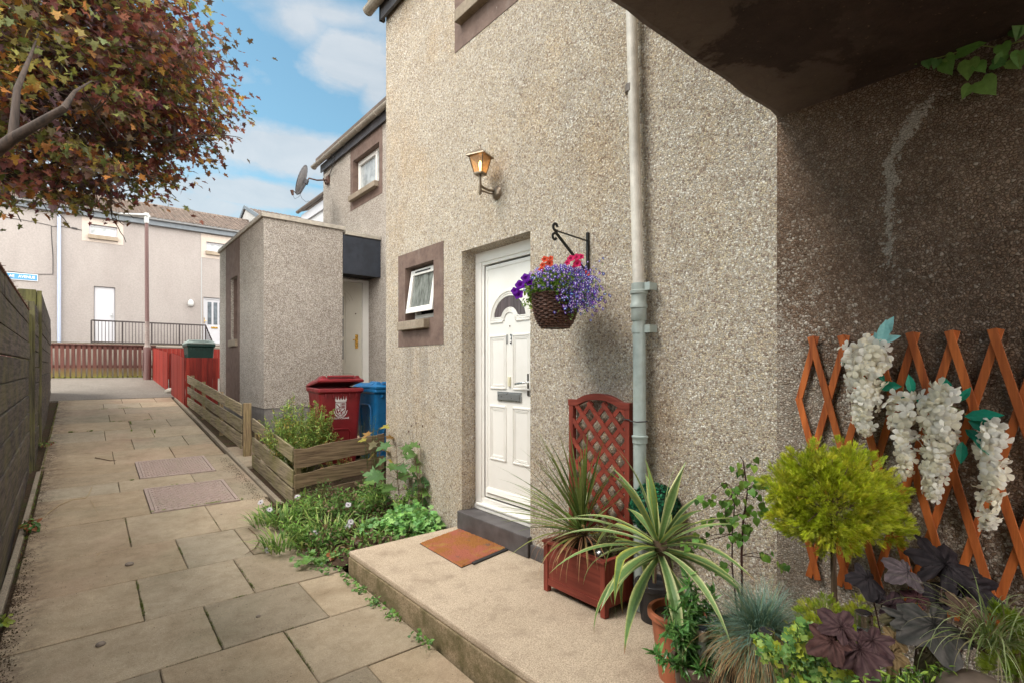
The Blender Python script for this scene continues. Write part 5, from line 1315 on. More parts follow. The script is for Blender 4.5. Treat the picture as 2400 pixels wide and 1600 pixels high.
# template colours are flat per leaf; a palette picks them
def pal(cols,n,var=.15):
    cols=np.array(cols,float); i=RNG.integers(0,len(cols),n); c=cols[i]*(1+RNG.normal(0,var,(n,1)))
    return np.clip(c+RNG.normal(0,.006,(n,3)),0.002,1)
def rdir(n,zb=0): 
    v=RNG.normal(0,1,(n,3)); v[:,2]+=zb; return v/np.linalg.norm(v,axis=1,keepdims=True)
def blade(m,base,dirh,L,w,rise,arch,n=6,cols=((.1,.2,.05),(.2,.3,.08)),stripe=None,twist=0,fold=.25,tipc=None,kink=None):
    "strap leaf: base point, horizontal direction angle, length, width, initial elevation, droop"
    x,y,z=base; el=rise; seg=L/n; pts=[(x,y,z)]
    for i in range(n):
        x+=math.cos(dirh)*math.cos(el)*seg; y+=math.sin(dirh)*math.cos(el)*seg; z+=math.sin(el)*seg
        el-=arch/n*(.5+1.0*i/n); 
        if kink and abs(i/n-kink[0])<.5/n: el-=kink[1]
        pts.append((x,y,z))
    side=(-math.sin(dirh+twist),math.cos(dirh+twist))
    k=5 if stripe else 3
    vs=[];cs=[]
    for i,p in enumerate(pts):
        t=i/n; ww=w*(.55+.9*t if t<.4 else (1.0 if t<.55 else (1-t)/.45))*.5; ww=max(ww,.0004)
        offs=(-1,-.5,0,.5,1) if stripe else (-1,0,1)
        for o in offs:
            vs.append((p[0]+side[0]*ww*o,p[1]+side[1]*ww*o,p[2]+abs(o)*ww*fold))
            c0,c1=cols; c=[c0[q]*(1-t)+c1[q]*t for q in range(3)]
            if stripe and abs(o)>.75: c=[stripe[q] for q in range(3)]
            if tipc and t>.93: c=list(tipc)
            cs.append(tuple(c))
    b=len(m.v); m.v.extend(vs); m.c.extend(cs); m.uc=True
    for i in range(n):
        for o in range(k-1): a=b+i*k+o; m.f.append((a,a+k,a+k+1,a+1))
    return pts
def stem(m,p,q,r0,r1,bend=.02,n=5,col=None):
    p=Vector(p);q=Vector(q); pts=[]
    o=Vector((random.uniform(-1,1),random.uniform(-1,1),0))*bend
    for i in range(n+1): t=i/n; pts.append(p.lerp(q,t)+o*math.sin(math.pi*t))
    m.tube(pts,[r0+(r1-r0)*i/n for i in range(n+1)],6,col=col); return pts
SZ=-1.375
def pot(name,mat,parent,c,rt,rb,h,z0=SZ,rim=.012,soil=True,label=None):
    m=MB(); x,y=c
    m.lathe([(rb,0),(rb*1.01,.004),(rt-.004,h-.035),(rt+rim*.4,h-.034),(rt+rim,h-.028),(rt+rim,h-.004),(rt+rim-.003,h),(rt-.006,h),(rt-.010,h-.03),(rt-.012,h-.03)],(x,y,z0),32,cap=True)
    o=m.build(name,mat,parent,smooth=False,bevel=.002)
    return o
# ================================================================= THE MAPLE
TC=Vector(atD(25,60,7.6)); 
M['bark_dark']=wood('dark_maple_bark',(.068,.047,.036),(.028,.02,.016),'z',bump=1.0,fine=26)
mp=thing('maple_tree','large copper maple with red and olive leaves overhanging the left fence','tree',(TC.x-1.6,TC.y+.2,zg(10)))
m=MB(); base=Vector((TC.x-1.6,TC.y+.2,zg(10)-.2)); fork=Vector((TC.x-1.4,TC.y+.1,2.3))
m.tube([base,base+Vector((0.02,0,.35)),base.lerp(fork,.5)+Vector((.05,.03,0)),fork],[.24,.18,.155,.15],12); m.build('trunk',M['bark'],mp,smooth=True)
limbs=MB(); rad=Vector((3.05,3.0,2.7))
tips=[]
def limb(p,q,r0,r1,depth):
    p=Vector(p);q=Vector(q); n=5; pts=[p]; 
    for i in range(1,n+1):
        t=i/n; pts.append(p.lerp(q,t)+Vector((random.uniform(-.07,.07),random.uniform(-.07,.07),random.uniform(-.05,.05)+.12*math.sin(math.pi*t)))*(q-p).length*.35)
    limbs.tube(pts,[r0+(r1-r0)*i/n for i in range(n+1)],7 if depth<2 else 5)
    if depth<2:
        for i in range(2,n+1):
            for _ in range(2 if depth==0 else 2):
                d=(q-p).normalized()*.5+Vector(rdir(1)[0])*.9; d.normalize()
                e=pts[i]+d*random.uniform(.5,1.1)*(1.0 if depth==0 else .6)
                limb(pts[i],e,r0*.35,r1*.3 if r1*.3>.006 else .006,depth+1)
for tgt in [(210,255,7.4),(60,140,7.0),(330,180,8.3),(420,330,8.6),(200,20,8.6),(380,30,9.0),(60,400,7.5),(-200,100,8),(0,250,9.4),(250,410,9.0),(-300,-200,9)]:
    q=Vector(atD(*tgt)); limb(fork+Vector((0,0,random.uniform(-.2,.5))),q,.075,.022,0)
# the thick limb seen at the left edge
a=Vector(atD(-60,395,5.0)); b=Vector(atD(30,325,4.95)); c=Vector(atD(150,255,5.0))
limbs.tube([fork,a,b,c,Vector(atD(175,215,5.3)),Vector(atD(215,190,5.8))],[.10,.058,.048,.032,.016,.006],10)
limbs.tube([b,Vector(atD(40,210,5.0)),Vector(atD(72,130,5.3)),Vector(atD(90,80,5.7))],[.040,.028,.015,.005],8)
limbs.build('branches',M['bark_dark'],mp,smooth=True)
# sprays of leaves: clumps inside an uneven ellipsoid, denser towards the skin, layered flat like maple twigs
def crown_r(d):
    return 1+.10*math.sin(3.1*d[0]+1.3)+.10*math.sin(4.3*d[1]-.7)+.09*math.sin(5.7*d[2]+2.0*d[0])
tw=MB(); cl=Cloud(); P=[];NC=930; cc=[]
while len(cc)<NC:
    d=rdir(1)[0]; rr=random.random()**.42*crown_r(d)
    p=TC+Vector((d[0]*rad.x,d[1]*rad.y,d[2]*rad.z))*rr
    dep=p.x*SN+p.y*CS
    if p.z<.300*dep+random.uniform(-.03,.12)+.10 or dep<5.0: continue
    cc.append((p,d,rr))
pool={'o':[(.36,.15,.035),(.30,.12,.03),(.36,.20,.035)],'r':[(.17,.055,.045),(.21,.07,.05),(.13,.045,.04),(.24,.085,.05)],'g':[(.16,.165,.045),(.21,.20,.05),(.12,.14,.045),(.26,.21,.05)],'p':[(.20,.12,.14),(.17,.10,.11),(.26,.18,.19)],'d':[(.12,.065,.045),(.13,.09,.045)]}
for p,d,rr in cc:
    outer=rr>.8; low=d[2]<-.25
    right=(p.x*CS-p.y*SN)-(TC.x*CS-TC.y*SN)>.6
    w=[('r',.40),('d',.26),('g',.12+(.26 if low else 0)+(.08 if right else 0)),('o',.05+(.14 if outer and (right or low) else 0)),('p',.16)]
    k=random.choices([x[0] for x in w],[x[1] for x in w])[0]
    q_=TC.lerp(p,.62)+Vector((0,0,random.uniform(-.2,.1))); tw.tube([q_.lerp(p,.35),q_.lerp(p,.75)+Vector((0,0,.05)),p,p+Vector((d[0],d[1],-.25)).normalized()*.28],[.008,.005,.0035,.0015],4)
    n=random.randint(34,52); R=random.uniform(.30,.52)
    off=RNG.normal(0,1,(n,3))*np.array([R*.62,R*.62,R*.15]); off[:,2]-=.22*(off[:,0]**2+off[:,1]**2)/R
    pts=np.array(p)+off
    out=np.array([d[0],d[1],-.15]); dirs=out[None,:]*.6+RNG.normal(0,.6,(n,3)); dirs[:,2]-=.35
    nor=np.tile([0,0,1.],(n,1))+RNG.normal(0,.36,(n,3))
    mixk=random.choice('rgod'); cols=np.where(RNG.random((n,1))<.68,pal(pool[k],n,.22),pal(pool[mixk],n,.22))
    cl.scatter(MAPLE,pts,dirs,nor,RNG.uniform(.078,.130,n),cols)
tw.build('twigs',M['bark_dark'],mp); cl.C=[x_*.95 for x_ in cl.C]; cl.build('foliage',M['leaf_thin'],mp)
def bushy(label,base,n,rad3,size,cols,hmin,T=NARROW,nst=60,lean=0,mat='leaf',name='bushy_plant'):
    t=thing(name,label,'plant',tuple(base)); m=MB(); c=Cloud()
    for k in range(nst):
        a=random.uniform(0,2*math.pi); r=math.sqrt(random.random()); h=rad3[2]*random.uniform(hmin,1)*(1-.35*r*r)
        e=Vector((base[0]+math.cos(a)*r*rad3[0],base[1]+math.sin(a)*r*rad3[1],base[2]+h)); b=Vector((base[0]+math.cos(a)*r*.25*rad3[0],base[1]+math.sin(a)*r*.25*rad3[1],base[2]))
        pts=stem(m,b,e,.003,.0010,.03,6,col=(.16,.17,.06))
        nl=n//nst; tt=RNG.uniform(.25,1.02,nl)**.8; P=[]
        for q in tt: i=min(5,int(q*6)); P.append(pts[i].lerp(pts[i+1],min(1,q*6-i)))
        P=np.array([tuple(q) for q in P]); d=rdir(nl,.5)
        c.scatter(T,P+RNG.normal(0,.006,(nl,3)),d,rdir(nl,1.2),RNG.uniform(size[0],size[1],nl),pal(cols,nl,.18))
    c.build('leaves',M[mat],t); m.build('stems',M['leaf'],t); return t
# ================================================================= WEED BED beside the door
bed=MB(); n=14
def bz(x,y): return zg(y)+.03+.05*math.sin(min(1,max(0,(x-1.35)/1.1))*2.2)
pts=[];X=[1.33,1.5,1.7,1.9,2.1,2.3,2.5]; Y=[3.79,4.1,4.5,4.9,5.3,5.6]
for y in Y:
    for i,x in enumerate(X):
        xx=x+(.28*max(0,(4.2-y)/.4) if i==0 and y<4.2 else 0); xx=max(xx,1.54 if y<3.95 and i==0 else xx)
        bed.v.append((xx,y,bz(x,y)-(.06 if i==0 else 0))); bed.c.append((.5,)*3)
w_=len(X); bed.f=[(j*w_+i,j*w_+i+1,(j+1)*w_+i+1,(j+1)*w_+i) for j in range(len(Y)-1) for i in range(w_-1)]
struct(bed.build('soil_bed',M['soil']))
BG=[(.24,.42,.09),(.18,.34,.07),(.30,.46,.12),(.14,.26,.06),(.34,.42,.12)]
GREENS=[(.10,.22,.035),(.14,.28,.05),(.08,.17,.03),(.20,.33,.07),(.06,.13,.03)]
def bedpt(px,py):
    g=ground(px,py); return Vector((g[0],g[1],g[2]+.03))
# african daisy clumps: spear leaves
def daisy_clump(label,px,py,n,R,hh,flowers):
    p=bedpt(px,py); t=thing('daisy_plant',label,'plant',tuple(p),group='daisy clumps in the weed bed')
    m=MB()
    for i in range(n):
        a=random.uniform(0,2*math.pi); r=R*math.sqrt(random.random()); b=(p.x+math.cos(a)*r,p.y+math.sin(a)*r,p.z-.02)
        c=random.choice([(.26,.46,.09),(.18,.36,.07),(.34,.52,.14),(.42,.50,.15),(.12,.24,.05)])
        blade(m,b,a+random.uniform(-.9,.9),random.uniform(.6,1.1)*hh*1.7,random.uniform(.010,.018),random.uniform(.7,1.4),random.uniform(.8,2.0),5,(tuple(q*.6 for q in c),c))
    m.build('leaves',M['leaf'],t)
    for (fx_,fy_,tilt) in flowers:
        D=(p.x*SN+p.y*CS); q=Vector(atD(fx_,fy_,D-.03))
        m=MB(); stem(m,(p.x+random.uniform(-.05,.05),p.y,p.z),q,.0018,.0014,.02,col=(.1,.16,.05)); m.build('flower_stalk',M['leaf'],t)
        m=MB(); ax=Vector((-.3+tilt,-.6,.7)).normalized(); u=ax.cross(Vector((0,0,1))).normalized(); v=ax.cross(u)
        for k in range(15):
            a=2*math.pi*k/15; d=u*math.cos(a)+v*math.sin(a); s=u*-math.sin(a)+v*math.cos(a); L_=.032*random.uniform(.85,1.05)
            m.add([q+d*.004-s*.0016,q+d*.004+s*.0016,q+d*L_*.7+s*.0042+ax*.003,q+d*L_+ax*.001,q+d*L_*.7-s*.0042+ax*.003],[(0,1,2,3,4)],col=(.82,.78,.84) if random.random()<.8 else (.7,.6,.75))
        m.ball(q+ax*.002,.006,8,4,col=(.10,.07,.16)); m.build('flower_head',M['petal'],t)
daisy_clump('leafy daisy clump with a white flower right at the fence corner',668,1235,70,.12,.16,[(697,1163,0)])
daisy_clump('leafy daisy clump with pale flowers spilling left onto the path',632,1232,70,.14,.14,[(632,1193,.2),(611,1176,-.3)])
daisy_clump('grassy daisy clump at the lower left edge of the bed with a drooping white flower',655,1290,80,.13,.13,[(627,1289,.4)])
daisy_clump('daisy clump with two white flowers in the middle of the weed bed',770,1265,90,.17,.17,[(816,1182,.1),(822,1222,.3),(815,1232,-.2)])
daisy_clump('daisy clump with a folded pale flower low in the bed',735,1285,60,.13,.12,[(739,1247,.2)])
daisy_clump('grassy clump without flowers nearest the concrete platform',850,1275,70,.15,.16,[])
daisy_clump('bright grassy clump under the front boards of the corner fence',800,1205,60,.16,.14,[])
# lobed-leaf clumps
def leaf_clump(name,label,cat,px,py,T,n,rad3,size,cols,zc=.1,mat='leaf',stems=8,group=None,D=None,zb=.7,base=None,nz=1.0):
    if base is None:
        p=bedpt(px,py)
    else: p=Vector(base)
    t=thing(name,label,cat,tuple(p),group=group)
    c=Cloud(); v=rdir(n,.0); r=RNG.random((n,1))**.45; off=v*r*np.array(rad3); off[:,2]=np.abs(off[:,2])*zb+zc
    P=np.array(p)+off; d=off.copy(); d[:,2]*=.3; d+=RNG.normal(0,.35,(n,3))*np.linalg.norm(off,axis=1,keepdims=True); d[:,2]-=.03
    nn=np.tile([-.25,-.35,nz],(n,1))+RNG.normal(0,.38,(n,3))
    c.scatter(T,P,d,nn,RNG.uniform(size[0],size[1],n),pal(cols,n,.16)); c.build('leaves',M[mat],t)
    m=MB()
    for i in RNG.integers(0,n,stems): stem(m,(p.x+random.uniform(-.02,.02),p.y+random.uniform(-.02,.02),p.z-.03),tuple(P[i]),.003,.0012,.02,4,col=(.12,.10,.05))
    m.build('stems',M['leaf'],t); return t
CG=[(.17,.38,.09),(.23,.46,.12),(.13,.29,.08),(.30,.52,.16),(.18,.38,.13)]
leaf_clump('columbine_plant','dense fresh green clump of lobed leaves between door step and platform','plant',965,1262,LOBE5,620,(.26,.34,.36),(.035,.06),CG,zc=.02,stems=30)
leaf_clump('columbine_plant','smaller low lobed-leaf clump beside the platform end','plant',890,1262,LOBE5,240,(.20,.20,.20),(.03,.055),CG,zc=.01,stems=12)
leaf_clump('strawberry_plant','low scalloped leaves trailing at the path edge of the bed','plant',745,1318,LOBE5,70,(.22,.13,.05),(.03,.055),[(.13,.26,.06),(.2,.34,.1)],zc=.01,stems=14)
leaf_clump('strawberry_plant','trailing scalloped leaves close to the platform corner','plant',800,1310,LOBE5,60,(.14,.12,.05),(.03,.05),[(.13,.26,.06),(.2,.34,.1),(.3,.1,.04)],zc=.01,stems=12)
leaf_clump('weed_plant','dark green straggly weed against the fence front board','plant',760,1195,OVAL,300,(.20,.16,.40),(.018,.035),[(.12,.24,.06),(.12,.22,.06),(.16,.10,.05)],zc=.0,stems=22)
leaf_clump('weed_plant','dark leafy weed at the foot of the wall left of the door step','plant',1022,1236,OVAL,130,(.10,.16,.25),(.02,.04),[(.07,.15,.035),(.11,.2,.05),(.3,.22,.05)],zc=.0,stems=16)
# ground cover under the clumps
c=Cloud(); n=4200; x=RNG.uniform(1.36,2.47,n); y=RNG.uniform(3.82,5.55,n); keep=~((x<1.55)&(y<4.05)); x=x[keep];y=y[keep]; n=len(x)
z=np.array([bz(a,b) for a,b in zip(x,y)])+RNG.uniform(-.005,.05,n)
c.scatter(OVAL,np.stack([x,y,z],1),rdir(n,.1),np.tile([-.2,-.3,1.],(n,1))+RNG.normal(0,.4,(n,3)),RNG.uniform(.022,.060,n),pal([(.09,.19,.03),(.11,.20,.04),(.16,.26,.06),(.10,.055,.03),(.16,.10,.06)],n,.2))
o=c.build('weeds',M['leaf']); o['kind']='stuff'
# little dark purple seed heads
# sycamore seedlings: stems with large lobed leaves
def seedling(label,px,py,top,leaves,cols,size,D=None):
    p=bedpt(px,py); t=thing('maple_seedling',label,'sapling',tuple(p),group='maple seedlings by the fence end')
    m=MB(); D0=p.x*SN+p.y*CS; q=Vector(atD(top[0],top[1],D0)); pts=stem(m,p-Vector((0,0,.03)),q,.006,.003,.03,7); 
    c=Cloud(); P=[];Dd=[];Nn=[];S=[];C=[]
    for i,(lx,ly,s) in enumerate(leaves):
        e=Vector(atD(lx,ly,D0+random.uniform(-.10,.10))); b=min(pts,key=lambda r:(r-e).length+abs(r.z-e.z+.05))
        m.tube([b,b.lerp(e,.5)+Vector((0,0,.015)),e],[.002,.0015,.0012],5)
        d=(e-b); d.z-=.04; d.normalize(); P.append(e);Dd.append(d); Nn.append((random.uniform(-.5,0),random.uniform(-.7,-.2),1.0)); S.append(s*size); C.append(random.choice(cols))
    c.scatter(MAPLE,[tuple(p) for p in P],[tuple(d) for d in Dd],Nn,S,np.array(C)*(1+RNG.normal(0,.12,(len(C),1)))); c.build('leaves',M['leaf_thin'],t); m.build('stem',M['stem_brown'],t)
YG=[(.42,.42,.05),(.30,.38,.07),(.20,.30,.06)]
seedling('yellow-green maple seedling with broad leaves against the house corner',945,1225,(930,1045),[(915,1040,1),(945,1045,1.0),(960,1040,.8),(905,1075,.9),(975,1080,1),(950,1075,1.1),(925,1100,1.1),(985,1105,.9),(900,1115,1.2),(940,1125,1.2),(970,1130,1.1),(1000,1140,1.1),(915,1150,1.1),(955,1155,1.2),(890,1110,1.1),(1005,1165,1.0),(930,1170,1.1),(980,1170,1.1),(1015,1185,.9),(880,1130,1.0),(935,1090,1.2),(965,1110,1.2),(990,1125,1.0),(925,1140,1.2),(1010,1150,.9),(960,1095,1.0),(900,1140,1.1),(985,1150,1.1),(950,1145,1.2),(1025,1170,.8),(910,1175,1.1),(945,1065,.9)],[(.12,.22,.06),(.09,.18,.055),(.16,.27,.07),(.34,.38,.06),(.10,.20,.07)],.15)
seedling('bronze-leaved maple seedling before the end of the front fence boards',895,1195,(885,1010),[(895,1000,1),(868,1012,.9),(905,1025,.9),(880,1035,.9),(858,1030,.8),(900,1055,1),(875,1065,.8),(912,1080,.9)],[(.30,.17,.05),(.36,.26,.06),(.24,.22,.07),(.40,.36,.07),(.22,.20,.11)],.12)
for k,(px,py,n_,rx,hh,T_,lab) in enumerate([(720,1235,500,.16,.30,NARROW,'loose fresh green weed between the fence corner and the white daisies'),(805,1235,620,.19,.34,OVAL,'tall leafy weed in the middle of the bed'),(870,1215,560,.18,.42,NARROW,'leafy weed under the bronze seedling leaves'),(760,1290,420,.15,.20,OVAL,'short broad-leaved weed near the paving edge'),(700,1275,420,.15,.22,NARROW,'feathery weed at the left of the bed by the path'),(900,1180,420,.16,.40,OVAL,'dark weed close to the front boards of the fence'),(990,1225,500,.15,.40,OVAL,'broad weed against the wall beside the seedling')]):
    p=bedpt(px,py); p.x=min(p.x,2.34); bushy(lab,p,n_,(rx,rx,hh),(.024,.055) if T_ is OVAL else (.03,.065),BG if k%2==0 else [(.14,.28,.07),(.20,.36,.09),(.10,.20,.05),(.28,.20,.12)],.4,T=T_,nst=24,name='wild_plant')
# dead stalks with seed heads
p=bedpt(985,1238); t=thing('dry_stalks','thin dry flower stalks rising against the roughcast wall','plant',tuple(p)); m=MB(); m2=MB(); D0=p.x*SN+p.y*CS
for q in [(965,997),(975,990),(990,997),(983,1040),(958,1010),(940,1060)]:
    e=Vector(atD(*q,D0+random.uniform(-.05,.05))); stem(m,p+Vector((random.uniform(-.05,.05),random.uniform(-.04,.04),0)),e,.0028,.001,.04,6); m2.ball(e,.007,6,5,(1,1,1.6))
m.build('stalks',M['stem_brown'],t); m2.build('seed_heads',M['rust'],t)
# bushy willowherb inside the corner fence
b=Vector(atD(705,1120,6.15)); b.z=-1.33
bushy('bushy light green wild plant growing inside the corner fence before the red bin',b,12000,(.46,.26,1.05),(.022,.050),[(.32,.46,.10),(.24,.38,.08),(.42,.55,.16),(.16,.27,.06),(.46,.36,.09)],.62,nst=130)
b=Vector(atD(790,1120,6.05)); b.z=-1.32
bushy('sparser yellowing weed right of the bushy plant behind the fence boards',b,1000,(.22,.12,.66),(.015,.04),[(.26,.30,.07),(.35,.26,.06),(.18,.22,.05),(.35,.16,.06)],.4,nst=20)
b=Vector(atD(868,1110,5.95)); b.z=-1.30
bushy('feathery blue-green weed in front of the blue bin',b,900,(.14,.12,.85),(.010,.022),[(.12,.26,.12),(.10,.2,.08),(.25,.34,.15)],.5,nst=26)
b=Vector(atD(745,1165,5.35)); b.z=-1.40
bushy('spindly weed growing up the outside of the corner fence',b,420,(.16,.10,.36),(.010,.022),[(.14,.22,.06),(.22,.22,.07)],.4,nst=16)
# small weed by left fence
leaf_clump('weed_plant','little round-leaved weed at the foot of the left fence','plant',68,1245,ROUND,60,(.06,.10,.10),(.03,.06),[(.07,.16,.04),(.12,.24,.06),(.3,.12,.05)],zc=.01,stems=8)
leaf_clump('weed_plant','tiny yellow-green weed at the very bottom left by the fence','plant',8,1470,ROUND,30,(.04,.06,.07),(.02,.045),[(.3,.36,.06),(.16,.26,.06)],zc=.0,stems=5)
leaf_clump('weed_plant','reddish green weeds below the post between the left fence runs','plant',105,1045,OVAL,120,(.10,.28,.06),(.02,.045),[(.10,.18,.04),(.22,.06,.04),(.2,.26,.06)],zc=.0,stems=8)
# clover at the foot of the platform
c=Cloud(); P=[]
for (x0_,y0_,x1_,y1_,n) in ((1.50,3.72,1.50,2.2,170),):
    for i in range(n):
        t=min(1,max(0,random.choice([.02,.08,.15,.21,.33,.36,.5,.72,.78])+random.gauss(0,.025))); P.append((x0_-.012-random.random()**2*.06,y0_+(y1_-y0_)*t,zg(3)+random.uniform(-.0,.05)))
for _ in range(110):
    P.append((random.uniform(1.30,1.54),random.uniform(3.78,4.3),zg(4)+random.uniform(.0,.04)))
P=np.array(P); n=len(P); c.scatter(HEART,P,rdir(n,.1),np.tile([-.5,-.2,1.],(n,1))+RNG.normal(0,.3,(n,3)),RNG.uniform(.014,.03,n),pal([(.12,.26,.06),(.18,.34,.08),(.08,.16,.04)],n)); o=c.build('clover',M['leaf']); o['kind']='stuff'
# moss / grass in paving joints
m=MB(); m.uc=True
def tuft(x,y,z,n,L,cols,spread=.006):
    for i in range(n):
        a=random.uniform(0,6.28); blade(m,(x+random.uniform(-spread,spread),y+random.uniform(-spread,spread),z-.002),a,L*random.uniform(.5,1.2),.0028,random.uniform(.5,1.4),random.uniform(.5,1.5),2,cols)
MC=((.10,.13,.02),(.20,.26,.04)); MD=((.05,.06,.015),(.12,.13,.03))
def joint(x0,y0,x1,y1,n,L,cols,k=3):
    cs_=[random.random() for _ in range(max(2,n//14))]
    for i in range(n):
        t=min(1,max(0,random.choice(cs_)+random.gauss(0,.06))); x=x0+(x1-x0)*t; y=y0+(y1-y0)*t; tuft(x,y,zg(y)+.0,k,L,random.choice(cols))
joint(.285,3.85,.285,4.49,80,.016,[MC,MD],3); joint(.60,4.53,.60,5.0,36,.012,[MC,MD]); joint(.59,3.22,.59,3.80,55,.013,[MC,MD]); joint(.905,3.83,.905,4.45,60,.010,[MD,MC]); joint(.905,2.62,.905,3.18,80,.011,[MC,MD])
joint(.30,5.25,.30,6.0,45,.010,[MD,MC]); joint(.95,5.25,.95,6.0,35,.008,[MD])
joint(.3,3.205,1.0,3.205,60,.007,[MD]); joint(.6,3.825,1.1,3.825,40,.008,[MD,MC]); joint(-.3,6.05,.4,6.05,30,.006,[MD])
joint(.80,6.08,1.30,6.08,90,.030,[((.12,.18,.03),(.26,.34,.06))],4); joint(.51,6.08,.62,6.08,30,.025,[((.12,.18,.03),(.26,.34,.06))],4); joint(.75,6.93,.82,6.95,20,.022,[MC],4); joint(.34,7.33,.49,7.36,30,.02,[MC],3)
joint(.55,9.7,.60,10.4,30,.02,[MC],4); joint(.62,10.5,.62,11.2,40,.028,[MC],4); joint(.3,11.25,.9,11.25,50,.02,[MC]); joint(-.3,10.5,.1,10.5,40,.03,[MC],4); joint(.85,9.7,.9,10.3,40,.025,[MC],4); joint(.3,8.2,.9,8.2,40,.015,[MD,MC]); joint(.2,12.7,1.0,12.7,50,.02,[MC])
joint(-.37,5.2,-.39,13.5,420,.030,[MC,((.14,.05,.03),(.25,.12,.05)),((.1,.16,.03),(.2,.3,.05))],3)
joint(1.60,5.5,1.60,13.5,260,.022,[MD,MC,((.10,.05,.03),(.2,.12,.06))],3)
for _ in range(420):   # moss along the far picket feet
    x=random.uniform(-3,1.4); tuft(x,18.13+random.uniform(-.1,.03),zg(18.1),2,.07,((.12,.15,.02),(.28,.32,.05)))
for i in range(130):   # weeds in the neighbour's gutter
    y=random.choice([11.9,11.3,11.2,10.8,10.4,9.9,9.3])+random.uniform(-.5,.5); tuft(4.16,y,4.70,3,random.uniform(.03,.13),random.choice([((.2,.2,.08),(.36,.34,.12)),((.25,.14,.05),(.42,.28,.08))]),.02)
o=m.build('moss_and_grass',M['leaf']); o['kind']='stuff'
# soil crumbs washed out below the left fence
m=MB()
for i in range(1500):
    y=random.choice([random.uniform(2.2,6.0),random.uniform(3.4,4.9),random.uniform(5,9)]); x=-.36+abs(random.gauss(0,.045)); r=random.uniform(.002,.006); z=zg(y)+.002
    a=random.random()*6.28; m.add([(x+math.cos(a+q*2.09)*r,y+math.sin(a+q*2.09)*r*1.3,z) for q in range(3)]+[(x,y,z+r*.9)],[(0,1,3),(1,2,3),(2,0,3)])
for i in range(420):
    y=random.uniform(2,7); x=random.uniform(-.3,1.5); r=random.uniform(.0015,.0035); z=zg(y)+.002; a=random.random()*6.28
    m.add([(x+math.cos(a+q*2.09)*r,y+math.sin(a+q*2.09)*r,z) for q in range(3)]+[(x,y,z+r*.9)],[(0,1,3),(1,2,3),(2,0,3)])
for i in range(900):
    y=random.uniform(5.5,8); x=1.52-abs(random.gauss(0,.07)); r=random.uniform(.002,.006); z=zg(y)+.002; a=random.random()*6.28
    m.add([(x+math.cos(a+q*2.09)*r,y+math.sin(a+q*2.09)*r,z) for q in range(3)]+[(x,y,z+r*.9)],[(0,1,3),(1,2,3),(2,0,3)])
o=m.build('soil_crumbs',M['soil']); o['kind']='stuff'
# ================================================================= FLOWERS of the hanging basket
c=Cloud(); n=1500
v=rdir(n,.15); off=v*RNG.random((n,1))**.4*np.array([.17,.19,.10]); off[:,2]=off[:,2]*.9+.045
P=np.array(bc)+off; keep=~((off[:,2]<-.01)&(np.hypot(off[:,0],off[:,1])<.13)); P=P[keep];off=off[keep]; n=len(P)
c.scatter(OVAL,P,off+RNG.normal(0,.06,(n,3)),np.tile([-.2,-.3,1.],(n,1))+RNG.normal(0,.5,(n,3)),RNG.uniform(.018,.040,n),pal([(.26,.42,.05),(.14,.27,.03),(.30,.42,.06),(.08,.16,.025)],n)); 
# trailing side on the right
n=800; a=RNG.normal(0,1,(n,3)); P=np.array([bc.x-.01,bc.y-.17,bc.z-.03])+a*np.array([.045,.07,.055]); c.scatter(NARROW,P,rdir(n,-.2),rdir(n,1),RNG.uniform(.012,.026,n),pal([(.14,.26,.04),(.09,.18,.03),(.2,.32,.06)],n)); 
n=350; a=RNG.normal(0,1,(n,3)); P=np.array([bc.x-.03,bc.y+.15,bc.z+.0])+a*np.array([.035,.035,.035]); c.scatter(OVAL,P,rdir(n,0),rdir(n,1),RNG.uniform(.018,.034,n),pal([(.30,.44,.05),(.2,.34,.05)],n))
c.build('foliage',M['leaf'],bs)
# lobelia flowers: fan of petals with a white eye
def lob():
    V=[];F=[];C=[]
    for k,a in enumerate((-60,0,60,140,220)):
        L_=1 if k<3 else .7; w=.42 if k<3 else .22; ca,sa=math.cos(R_(a)),math.sin(R_(a)); b=len(V)
        for x,y,z in ((0.05,0,0),(L_*.6,w,.1),(L_,w*.3,.02),(L_,-w*.3,.02),(L_*.6,-w,.1)): V.append((x*ca-y*sa,x*sa+y*ca,z)); 
        F.append(tuple(range(b,b+5))); C+=[(.75,.72,.92) if k<3 else (.20,.08,.50)]+[(.15,.065,.46)]*4
    b=len(V)
    for q in range(6): V.append((.30*math.cos(R_(60*q))+.15,.30*math.sin(R_(60*q)),.13)); C.append((.85,.85,.95))
    F.append(tuple(range(b,b+6))); return (V,F),np.array(C)
LOB,LC=lob()
def flowers(P,nrm,size,hue=1.0):
    n=len(P); d=np.cross(nrm,np.tile([.1,.2,1.],(n,1))+RNG.normal(0,.3,(n,3)))
    cols=LC[None]*(1+RNG.normal(0,.14,(n,1,1))); cols[:,:,0]*=(1+RNG.normal(0,.22,(n,1))); fl=Cloud(); fl.scatter(LOB,P,d,nrm,size,np.clip(cols,.01,.95)); return fl
n=620; v=rdir(n,.7); off=v*np.array([.17,.21,.115])*RNG.uniform(.8,1.12,(n,1)); off[:,2]+=.045; off=off[(off[:,2]>.015)]; n=len(off)
P=np.array(bc)+off; nr=off/np.linalg.norm(off,axis=1,keepdims=True)+np.array([-.4,-.5,.1])
F1_=flowers(P,nr,RNG.uniform(.009,.0145,n))
n=210; P2=np.array([bc.x-.02,bc.y-.19,bc.z-.045])+RNG.normal(0,1,(n,3))*np.array([.04,.075,.05]); P2[:,0]-=.02
